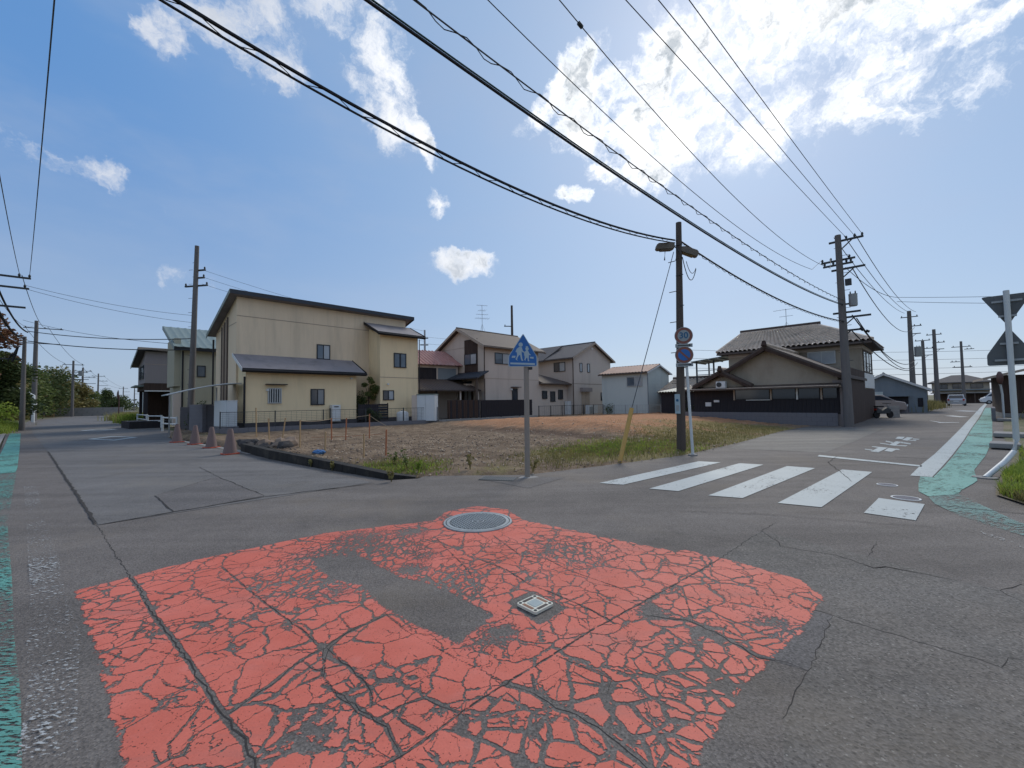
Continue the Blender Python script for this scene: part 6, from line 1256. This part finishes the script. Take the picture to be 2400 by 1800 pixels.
for i, (a_, b_) in enumerate((((-59.0, 51.6, 11.7), (-75.2, 71.5, 9.1)), ((-75.2, 71.5, 9.1), (-86.8, 84.4, 9.1)), ((-86.8, 84.4, 9.1), (-110, 111, 9.9)), ((-110, 111, 9.9), (-147, 158, 8.6)))):
    for j, (du, nm) in enumerate(((-1.0, 'left'), (1.0, 'right'))): wire('%s line of the %s span between the far left poles' % (nm, ('nearest', 'second', 'third', 'farthest')[i]), (a_[0]+du*.77, a_[1]+du*.64, a_[2]), (b_[0]+du*.77, b_[1]+du*.64, b_[2]), .7, .022, 'cable_grey', 14)
for du, nm in ((-.3, 'left'), (1.0, 'right')): wire('%s line from the cut-off left pole to the slim crossarm pole' % nm, (-25.9+du*.75, 20.6+du*.67, 8.4), (-59.0+du*.77, 51.6+du*.64, 11.7), 1.0, .016, 'cable_grey', 18)
for z, nm in ((10.1, 'upper'), (9.65, 'middle'), (9.2, 'lower')): wire('%s thin line from the tall dark pole over the yellow house roof' % nm, (-19.4, 26, z), (-7.6, 36.5, z-2.3), .3, .009, 'cable_grey')
for z, nm in ((7.3, 'upper'), (6.7, 'lower')): wire('%s thin line behind the cream house from pole to pole' % nm, (-7.6, 36.5, z), (0.1, 48, z+1.6), .3, .010, 'cable_grey')
wire('hanging loop of cable under the right street lamp', (5.05, 12.1, 5.7), (5.75, 12.8, 5.55), .5, .012); wire('smaller hanging loop of cable under the right street lamp', (5.2, 12.2, 5.6), (5.75, 12.8, 5.58), .25, .009)

# ------------------------------------------------------------------ street furniture and lot things
def cone(loc, label, s=1.0):
    t = thing('traffic_cone', label, 'traffic cone', loc, R(rng.uniform(0, 90)), 'traffic cones at the lot corner')
    lathe([(0, .74*s), (.055*s, .76*s), (.075*s, .70*s), (.185*s, .05*s), (.19*s, .035*s), (0, .035*s)], 20).build('body', 'cone_brown', t, True)
    b = MB().ext([(-.2*s, -.2*s, 0), (.2*s, -.2*s, 0), (.2*s, .2*s, 0), (-.2*s, .2*s, 0)], (0, 0, .035*s)).build('base', 'cone_red', t, bev=.012)
for lb, x, y, s in (('brown-grey traffic cone nearest the black kerb, largest in view', -8.95, 13.3, 1.05), ('brown-grey traffic cone second from the black kerb', -11.05, 15.4, 1.0), ('brown-grey traffic cone third from the black kerb', -12.75, 16.85, 1.0), ('brown-grey traffic cone farthest from the kerb, by the black pier', -14.35, 17.95, 1.02)): cone((x, y, .005), lb, s)
stk = [(-10.68, 17.5, 1.25, 0, 'thin stake nearest the white cabinet, behind the cones'), (-9.36, 16.14, .85, 0, 'pale stake holding the rope corner nearest the cones'), (-8.84, 16.07, .85, 0, 'leaning pale stake second along the rope'), (-6.66, 13.13, .85, 0, 'thick pale stake nearest the rubble end of the kerb'), (-5.31, 11.87, .6, 0, 'short stake just behind the middle of the black kerb'), (-6.87, 15.93, .85, 1, 'reddish stake at the middle of the rope line'), (-6.25, 15.7, .82, 1, 'reddish stake right of the middle of the rope line'), (-3.96, 11.16, .62, 0, 'short stake nearest the crossing sign side of the kerb'), (-5.6, 16.4, .95, 1, 'reddish stake at the right end of the rope line'), (-3.41, 11.28, .7, 1, 'lone reddish stake nearest the crossing sign')]
for x, y, h_, m_, lb in stk:
    z0 = float(lot_h(np.array([x]), np.array([y]))[0]); dx = rng.uniform(-.04, .04)
    if 'leaning' in lb: dx = .12
    o = MB().bar((0, 0, -.1), (dx, rng.uniform(-.03, .03), h_), .034, .034).build('stake', 'wood_stake_red' if m_ else 'wood_stake'); o.location = (x, y, z0); tag(o, lb, 'stake', 'survey stakes on the lot')
zz = lambda x, y, k: (x, y, float(lot_h(np.array([x]), np.array([y]))[0])+k)
for lb, a_, b_, s in (('rope between the cabinet stake and the rope corner', zz(-10.68, 17.5, 1.05), zz(-9.36, 16.14, .8), .04), ('short rope between the two pale stakes', zz(-9.36, 16.14, .8), zz(-8.84, 16.07, .8), .01), ('rope from the leaning stake to the thick stake', zz(-8.84, 16.07, .8), zz(-6.66, 13.13, .82), .03), ('rope from the thick stake back to the middle reddish stake', zz(-6.66, 13.13, .82), zz(-6.87, 15.93, .82), .05), ('rope between the reddish stakes', zz(-6.87, 15.93, .82), zz(-5.6, 16.4, .9), .02), ('loose rope end falling from the right reddish stake', zz(-5.6, 16.4, .9), zz(-4.4, 16.3, .3), .06), ('low orange tape across the stakes', zz(-7.6, 15.8, .12), zz(-5.0, 16.2, .16), .03)):
    wire(lb, a_, b_, s, .008, 'rope' if 'tape' not in lb else 'wood_stake_red', 10, group='ropes on the lot', name='rope')
# rubble at the end of the kerb
RB = [(-9.5, 14.6, .16), (-9.15, 14.45, .2), (-8.8, 14.25, .17), (-8.45, 14.0, .22), (-8.1, 13.95, .15), (-7.75, 13.7, .24), (-7.45, 13.35, .2), (-7.6, 13.9, .26), (-8.95, 14.0, .14), (-8.2, 13.55, .17), (-7.9, 13.2, .14), (-9.8, 14.95, .18), (-7.2, 13.1, .17)]
names = ['westernmost', 'cone-side', 'third', 'fourth', 'fifth', 'sixth', 'kerb-side', 'largest pale']
for i, (x, y, s) in enumerate(RB):
    rn = np.random.RandomState(i); import bmesh
    bm = bmesh.new(); bmesh.ops.create_icosphere(bm, subdivisions=2, radius=1)
    k = rn.normal(size=(4, 3))
    for v in bm.verts: f = 1+.16*math.sin(3*v.co.dot(Vector(k[0])))+.12*math.sin(5*v.co.dot(Vector(k[1]))); v.co *= f
    me = bpy.data.meshes.new('rubble_stone'); bm.to_mesh(me); bm.free(); o = link('rubble_stone', me, 'stone_dark' if i not in (5, 7, 3) else 'stone'); o.scale = (s*1.25, s*1.1, s*.85); o.location = (x+.12, y+.1, .10+s*.55); o.rotation_euler = (0, 0, rn.uniform(0, 6))
    tag(o, 'dark rubble stone heaped at the cone end of the black kerb' if i not in (5, 7, 3) else 'paler grey rubble stone among the dark ones at the kerb end', 'stone', 'rubble stones at the kerb end' if i not in (5, 7, 3) else 'paler rubble stones at the kerb end')
# blue bag
bm = bmesh.new(); bmesh.ops.create_icosphere(bm, subdivisions=3, radius=1)
for v in bm.verts: v.co *= 1+.18*math.sin(7*v.co.x+2*v.co.y)*math.sin(6*v.co.y+v.co.z*4)
me = bpy.data.meshes.new('plastic_bag'); bm.to_mesh(me); bm.free(); o = link('plastic_bag', me, 'plastic_blue'); o.scale = (.17, .1, .07); o.location = (-5.35, 11.6, .22); tag(o, 'crumpled blue plastic bag just behind the black kerb', 'bag')
# manhole cover
mh = thing('manhole_cover', 'round cast iron manhole cover at the tip of the red paint', 'manhole cover', (-.465, 5.45, .004), R(30))
ring = lathe([(.412, .0), (.412, .012), (.436, .012), (.44, 0)], 56).build('frame', 'iron', mh, True); lathe([(0, .006), (.406, .006), (.408, .0)], 56).build('lid', 'iron_dark', mh, True); lathe([(.362, .006), (.362, .012), (.40, .012), (.40, .006)], 56).build('lid_rim', 'iron', mh, True)
st = MB()
for i in range(-10, 11):
    for j in range(-10, 11):
        x, y = i*.036, j*.036; r_ = math.hypot(x, y)
        if r_ > .345 or r_ < .085: continue
        if (i+j) % 2: st.box(x-.016, x+.016, y-.007, y+.007, .006, .0125)
        else: st.box(x-.007, x+.007, y-.016, y+.016, .006, .0125)
tag(st.build('tread_stud', 'iron', mh), kind='stuff'); lathe([(.065, .006), (.065, .0125), (.08, .0125), (.08, .006)], 32).build('emblem_ring', 'iron', mh)
lathe([(.0, .0125), (.018, .0125), (.02, .006)], 20).build('emblem', 'iron', mh)
for k in range(3): MB().bar((.024*math.cos(k*2.09), .024*math.sin(k*2.09), .009), (.052*math.cos(k*2.09), .052*math.sin(k*2.09), .009), .016, .007).build('emblem', 'iron', mh)
MB().tube([(.06, -.35, .0115), (.06, -.35, .0128)], .012, 10).build('key_hole', 'trim_black', mh)
# square boundary lid
sq = thing('survey_lid', 'small square cream and rust metal lid set in the red paint', 'lid', (.15, 3.22, .005), R(43)); MB().ext([(x_, y_, 0) for x_, y_ in rounded([(-.1, -.1), (.1, -.1), (.1, .1), (-.1, .1)], .02)], (0, 0, .02)).build('frame', 'lid_cream', sq)
MB().ext([(x_, y_, .0202) for x_, y_ in rounded([(-.047, -.047), (.047, -.047), (.047, .047), (-.047, .047)], .015)], (0, 0, .002)).build('window', 'lid_glass', sq)
for k in range(4):
    a = k*math.pi/2; c_, s_ = math.cos(a), math.sin(a); f = lambda u, v: (u*c_-v*s_, u*s_+v*c_, .0202)
    MB().ext([f(-.052, .062), f(.052, .062), f(.052, .088), f(-.052, .088)], (0, 0, .0015)).build('slot', ('lid_dark', 'lid_rust', 'lid_dark', 'lid_rust')[k], sq); q = f(.078, .078); MB().tube([(q[0], q[1], .0202), (q[0], q[1], .022)], .013, 12).build('screw', 'trim_black', sq)
for lb, x, y, w in (('oval white-rimmed valve cover before the last crosswalk stripe', 6.47, 7.31, .14), ('oval white-rimmed valve cover touching the shortest crosswalk stripe', 5.9, 6.36, .17)):
    v = thing('valve_cover', lb, 'valve cover', (x, y, .006), R(45), 'valve covers on the road'); lathe([(w*.88, .0), (w*.88, .004), (w, .004), (w*1.02, .0)], 28).build('rim', 'trim_white', v); lathe([(0, .004), (w*.8, .004), (w*.81, 0)], 28).build('lid', 'concrete_mid', v)
dg = thing('drain_grating', 'flat steel drain grating beside the foot of the crossing signpost', 'grating', (-.3, 8.42, .006), R(-15)); MB().box(-.36, .36, -.2, .2, 0, .004).build('frame', 'steel_dark', dg)
for k in range(14): MB().box(-.34+k*.05, -.315+k*.05, -.18, .18, .0042, .011).build('bar', 'iron_dark', dg)
# bent sign pole on the right with two signs seen from behind
bs = thing('bent_sign_pole', 'bent white pole carrying a triangular and a house-shaped sign seen from behind', 'road sign', (8.72, 7.8, 0), R(-46))
lx = lambda x, y, z: ((x-8.72)*math.cos(R(46))-(y-7.8)*math.sin(R(46)), (x-8.72)*math.sin(R(46))+(y-7.8)*math.cos(R(46)), z)
MB().tube([lx(8.72, 7.8, 0), lx(9.42, 8.08, .24), lx(9.76, 8.2, .42), lx(9.87, 8.24, .65), lx(9.86, 8.24, 2.0), lx(9.84, 8.23, 3.6)], .045, 14).build('pole', 'pole_white', bs, True)
c0 = Vector(lx(9.85, 8.235, 0)); yb = c0.y+.075
tri = rounded([(c0.x-.34, 3.53), (c0.x+.34, 3.53), (c0.x, 2.90)], .045); s_ = MB().ext([(x_, yb, z_) for x_, z_ in tri], (0, .012, 0)).build('triangle_sign', 'sign_back', bs)
pen = rounded([(c0.x-.30, 2.12), (c0.x+.30, 2.12), (c0.x+.30, 2.34), (c0.x, 2.89), (c0.x-.30, 2.34)], .04); p_ = MB().ext([(x_, yb+.02, z_) for x_, z_ in pen], (0, .012, 0)).build('pentagon_sign', 'sign_back', bs)
for z in (3.40, 3.1, 2.55, 2.22): MB().box(c0.x-.2 if z in (3.40, 2.22) else c0.x-.12, c0.x+.2 if z in (3.40, 2.22) else c0.x+.12, yb-.03, yb-.002, z-.02, z+.02).build('bracket', 'steel_grey', bs)
MB().tube([lx(8.72, 7.8, -.01), lx(8.72, 7.8, .02)], .17, 18).build('footing', 'concrete', bs)
# convex mirror on the far right verge, round mirror on the left
def mirror(label, loc, rz, h, r, bend):
    t = thing('convex_mirror', label, 'mirror', loc, rz); MB().tube([(0, 0, 0), (0, 0, h*.6), (bend*.3, 0, h*.8), (bend, 0, h)], .05, 10).build('pole', 'pole_white' if bend else 'mirror_brown', t, True)
    mo = lathe([(0, .08), (r*.6, .06), (r, 0), (r*1.03, -.02), (r*.98, -.03), (0, -.03)], 24).build('mirror_back', 'mirror_brown', t, True); mo.rotation_euler = (R(90), 0, 0); mo.location = (bend, -.1, h)
    return t
mirror('round brown-backed traffic mirror on a curved pole by the dark house', (29.4, 25.1, 0), R(20), 2.5, .38, -.4)
mirror('round red-brown traffic mirror on a thin post at the left road bend', (-44.0, 46.8, 0), R(-40), 2.9, .52, 0)
# white guard rails
def guard(label, p0, p1):
    d = Vector((p1[0]-p0[0], p1[1]-p0[1])); L = d.length; t = thing('guard_rail', label, 'guard rail', (p0[0], p0[1], 0), math.atan2(d.y, d.x), 'white guard rails at the carport')
    for xx in (0, L): MB().tube([(xx, 0, 0), (xx, 0, .92)], .06, 10).build('post', 'pole_white', t)
    for z in (.48, .84): MB().tube([(0, 0, z), (L, 0, z)], .045, 8).build('rail', 'pole_white', t)
guard('white pipe guard rail farthest up the side road', (-33.3, 37.2), (-29.6, 33.9)); guard('white pipe guard rail in the middle of the three', (-26.9, 30.9), (-25.3, 30.2)); guard('white pipe guard rail nearest the black pier', (-21.7, 26.0), (-19.7, 24.6))
tag(MB().ext([(0, 0, 0), (3.4, 0, 0), (3.4, 2.2, 0), (0, 2.2, 0)], (0, 0, .5)).build('planter', 'wood_black'), 'dark planter bed behind the white guard rails', 'planter'); bpy.data.objects['planter'].location = (-25.2, 30.8, 0); bpy.data.objects['planter'].rotation_euler = (0, 0, R(140))
# left background: bent pole, shed, wall, trees
bl = tag(MB().tube([(-52.3, 45.7, 0), (-52.3, 45.7, 2.9), (-52.9, 45.3, 3.5), (-53.6, 44.9, 3.8)], .13, 8).build('bent_post', 'pole_white', smooth=True), 'pale bent steel post on the left roadside grass', 'post')
h = thing('timber_shed', 'open tan timber shed behind the bent post on the left', 'shed', (-84, 66, 0), R(50)); MB().box(0, 8, 0, 4, 0, .3).build('floor', 'wall_orange', h); MB().ext([(-.4, -.4, 3.0), (8.4, -.4, 3.6), (8.4, -.4, 3.8), (-.4, -.4, 3.2)], (0, 5, 0)).build('roof', 'wall_orange', h); MB().box(0, 8, 3.8, 4, .3, 3.2).build('back_wall', 'wood_brown_dark', h)
for xx in (0, 3.8, 7.7): MB().box(xx, xx+.3, 0, .3, .3, 3.1).build('post', 'wall_orange', h)
block_wall('boundary_wall', 'pale grey wall with a white panel behind the left poles', (-86, 71), (-72, 77.5), 1.5, 'concrete', .2, 1.4, .5)
h = thing('dark_barn', 'dark timber barn half hidden in the trees on the left', 'barn', (-93.5, 79.5, 0), R(46)); MB().box(0, 6, 0, 6, 0, 4.2).build('wall', 'wood_black', h); MB().ext([(-.6, -.6, 4.1), (-.6, 3, 6.3), (-.6, 6.6, 4.1)], (7.2, 0, 0)).build('roof', 'wood_brown_dark', h)
for k in range(2): fbox(MBX := MB(), FY, .5+k*2.8, 2.7+k*2.8, .002, .08, .2, 2.8); MBX.build('door', 'wood_brown_dark', h)
tree('maple_tree', 'reddish leafed tree leaning in at the left picture edge', (-38.5, 29.5, 0), 8.8, 2.6, 7000, .30, 'leaf_red', 41, ncl=14, low=.45)
tree('broadleaf_tree', 'green tree below the reddish one at the left picture edge', (-37.6, 30.6, 0), 5.6, 2.2, 7000, .24, 'leaf_dark', 42, ncl=12, low=.3)
tree('broadleaf_tree', 'bushy green tree just behind the stout left pole', (-46, 36, 0), 5.0, 2.8, 6000, .28, 'leaf_green', 43, ncl=12, low=.15)
for i, (x, y, h_, r_, mt, lb) in enumerate([(-66, 53, 7.0, 4.2, 'leaf_olive', 'olive tree between the stout pole and the slim crossarm pole'), (-72, 62, 7.6, 4.6, 'leaf_green', 'green tree right behind the slim crossarm pole'), (-80, 72, 8.6, 5.0, 'leaf_dark', 'dark tree above the barn roof'), (-87, 79, 8.8, 4.6, 'leaf_olive', 'olive tree at the right end of the barn'), (-88, 84, 6.5, 3.4, 'leaf_olive', 'lower yellowish tree next to the first thinning pole'), (-96, 94, 5.0, 3.5, 'leaf_green', 'low green tree beside the second thinning pole'), (-112, 117, 6.6, 4.2, 'leaf_dark', 'dark round tree by the third thinning pole'), (-124, 128, 5.0, 4.2, 'leaf_dark', 'dark low tree at the far road bend'), (-62, 46, 6.4, 3.8, 'leaf_dark', 'dark tree in the gap left of the stout pole')]):
    tree('broadleaf_tree', lb, (x, y, 0), h_, r_, 4200, .46, mt, 50+i, ncl=12, low=.12, trunk=.2, group='trees behind the left road')
far_hedge = tag(npmesh('far_woods', *leaves(9000, [((-170+i*9, 190-abs(i-9)*1.5, 2.0), (7, 5, 3.0)) for i in range(6)]+[((-150-i*8, 120+i*9, 3), (7, 6, 3.5)) for i in range(8)], .9, 71), 'leaf_dark'), 'distant woods along the horizon at the left road end', 'woods', kind='stuff')
blades('roadside_grass', line_scatter(7000, [(-31.0, 24.6), (-35.0, 28.3), (-38.2, 31.2), (-42, 34.4)], .7, -.04, 81), .55, .05, 'leaf_bright', 'tall green grass on the bank left of the side road', 'grass', 81, .7)
bush('bank_shrub', 'light green shrub on the left bank below the reddish tree', (-34.6, 27.0, 0), 1.8, 1.5, 2.1, 3200, .18, 'leaf_bright', 82)
bush('bank_shrub', 'low green shrub at the left picture edge behind the green paint strip', (-30.5, 23.4, 0), 1.6, 1.3, 1.3, 2600, .16, 'leaf_green', 83)
bush('bank_shrub', 'dark green shrub behind the bank at the left edge', (-38.5, 29.0, 0), 2.4, 1.6, 2.9, 3600, .2, 'leaf_green', 84)
blades('field_grass', line_scatter(6000, [(-44.5, 33), (-63, 49), (-80, 67)], 2.4, -.04, 85), .3, .07, 'leaf_green', 'green grass strip around the left poles', 'grass', 85, .6)
blades('dry_weeds', scatter(2200, [(-35.2, 38.9, .6, 1), (-37.4, 41.0, .7, .9), (-43.0, 47, 1.0, .7)], 0, 86), .8, .05, 'leaf_bright', 'yellow-green weeds by the round mirror at the left bend', 'weeds', 86, .4)
blades('dry_weeds', scatter(3000, [(-38.5, 42.4, .8, 1), (-45, 49, 1.2, .9)], 0, 87), .9, .05, 'leaf_dry', 'straw-coloured weeds behind the yellow-green ones at the left bend', 'weeds', 87, .4)
sheet('kerb_stone', [(-31.9, 25.95), (-20.5, 16.35), (-14.1, 10.9), (-13.7, 10.9), (-20.1, 16.4), (-31.4, 26.0)], .02, 'concrete', main_road)
# weeds on the right of the road, far
blades('tall_weeds', np.concatenate([line_scatter(5200, [(35.5, 38.2), (46, 47.3), (52, 52.2)], 1.2, 0, 88), line_scatter(1500, [(40, 44), (50, 53)], 2, 0, 90)]), .85, .05, 'leaf_olive', 'tall weeds at the foot of the far poles on the main road', 'weeds', 88, .35)
blades('verge_weeds', line_scatter(2600, [(26.2, 20.6), (37.2, 30.0), (45, 37.0)], .45, 0, 89), .5, .035, 'leaf_dry', 'dry weeds along the far right road edge', 'weeds', 89, .5)
bush('garden_shrub', 'dark hedge mass below the far transformer pole', (46.5, 50.5, 0), 3.2, 1.6, 2.6, 2400, .28, 'leaf_dark', 91)
mb = thing('motor_scooter', 'dark scooter parked before the block wall beside the tiled house', 'scooter', (25.6, 29.0, 0), R(10))
MB().ext([(-.6, -.12, .35), (.5, -.12, .3), (.62, -.12, .6), (.3, -.12, .72), (-.1, -.12, .5), (-.55, -.12, .75)], (0, .24, 0)).build('body', 'steel_dark', mb, bev=.03)
for x_ in (-.5, .62): MB().tube([(x_, -.05, .24), (x_, .05, .24)], .24, 16).build('wheel', 'tyre', mb)
MB().tube([(.55, 0, .5), (.4, 0, 1.0)], .03, 6).build('steering_column', 'steel_grey', mb); MB().tube([(.38, -.28, 1.0), (.38, .28, 1.0)], .02, 6).build('handlebar', 'steel_dark', mb); MB().box(-.55, 0, -.13, .13, .75, .84).build('seat', 'tyre', mb); MB().box(-.62, -.56, -.08, .08, .55, .65).build('tail_light', 'lamp_red', mb)
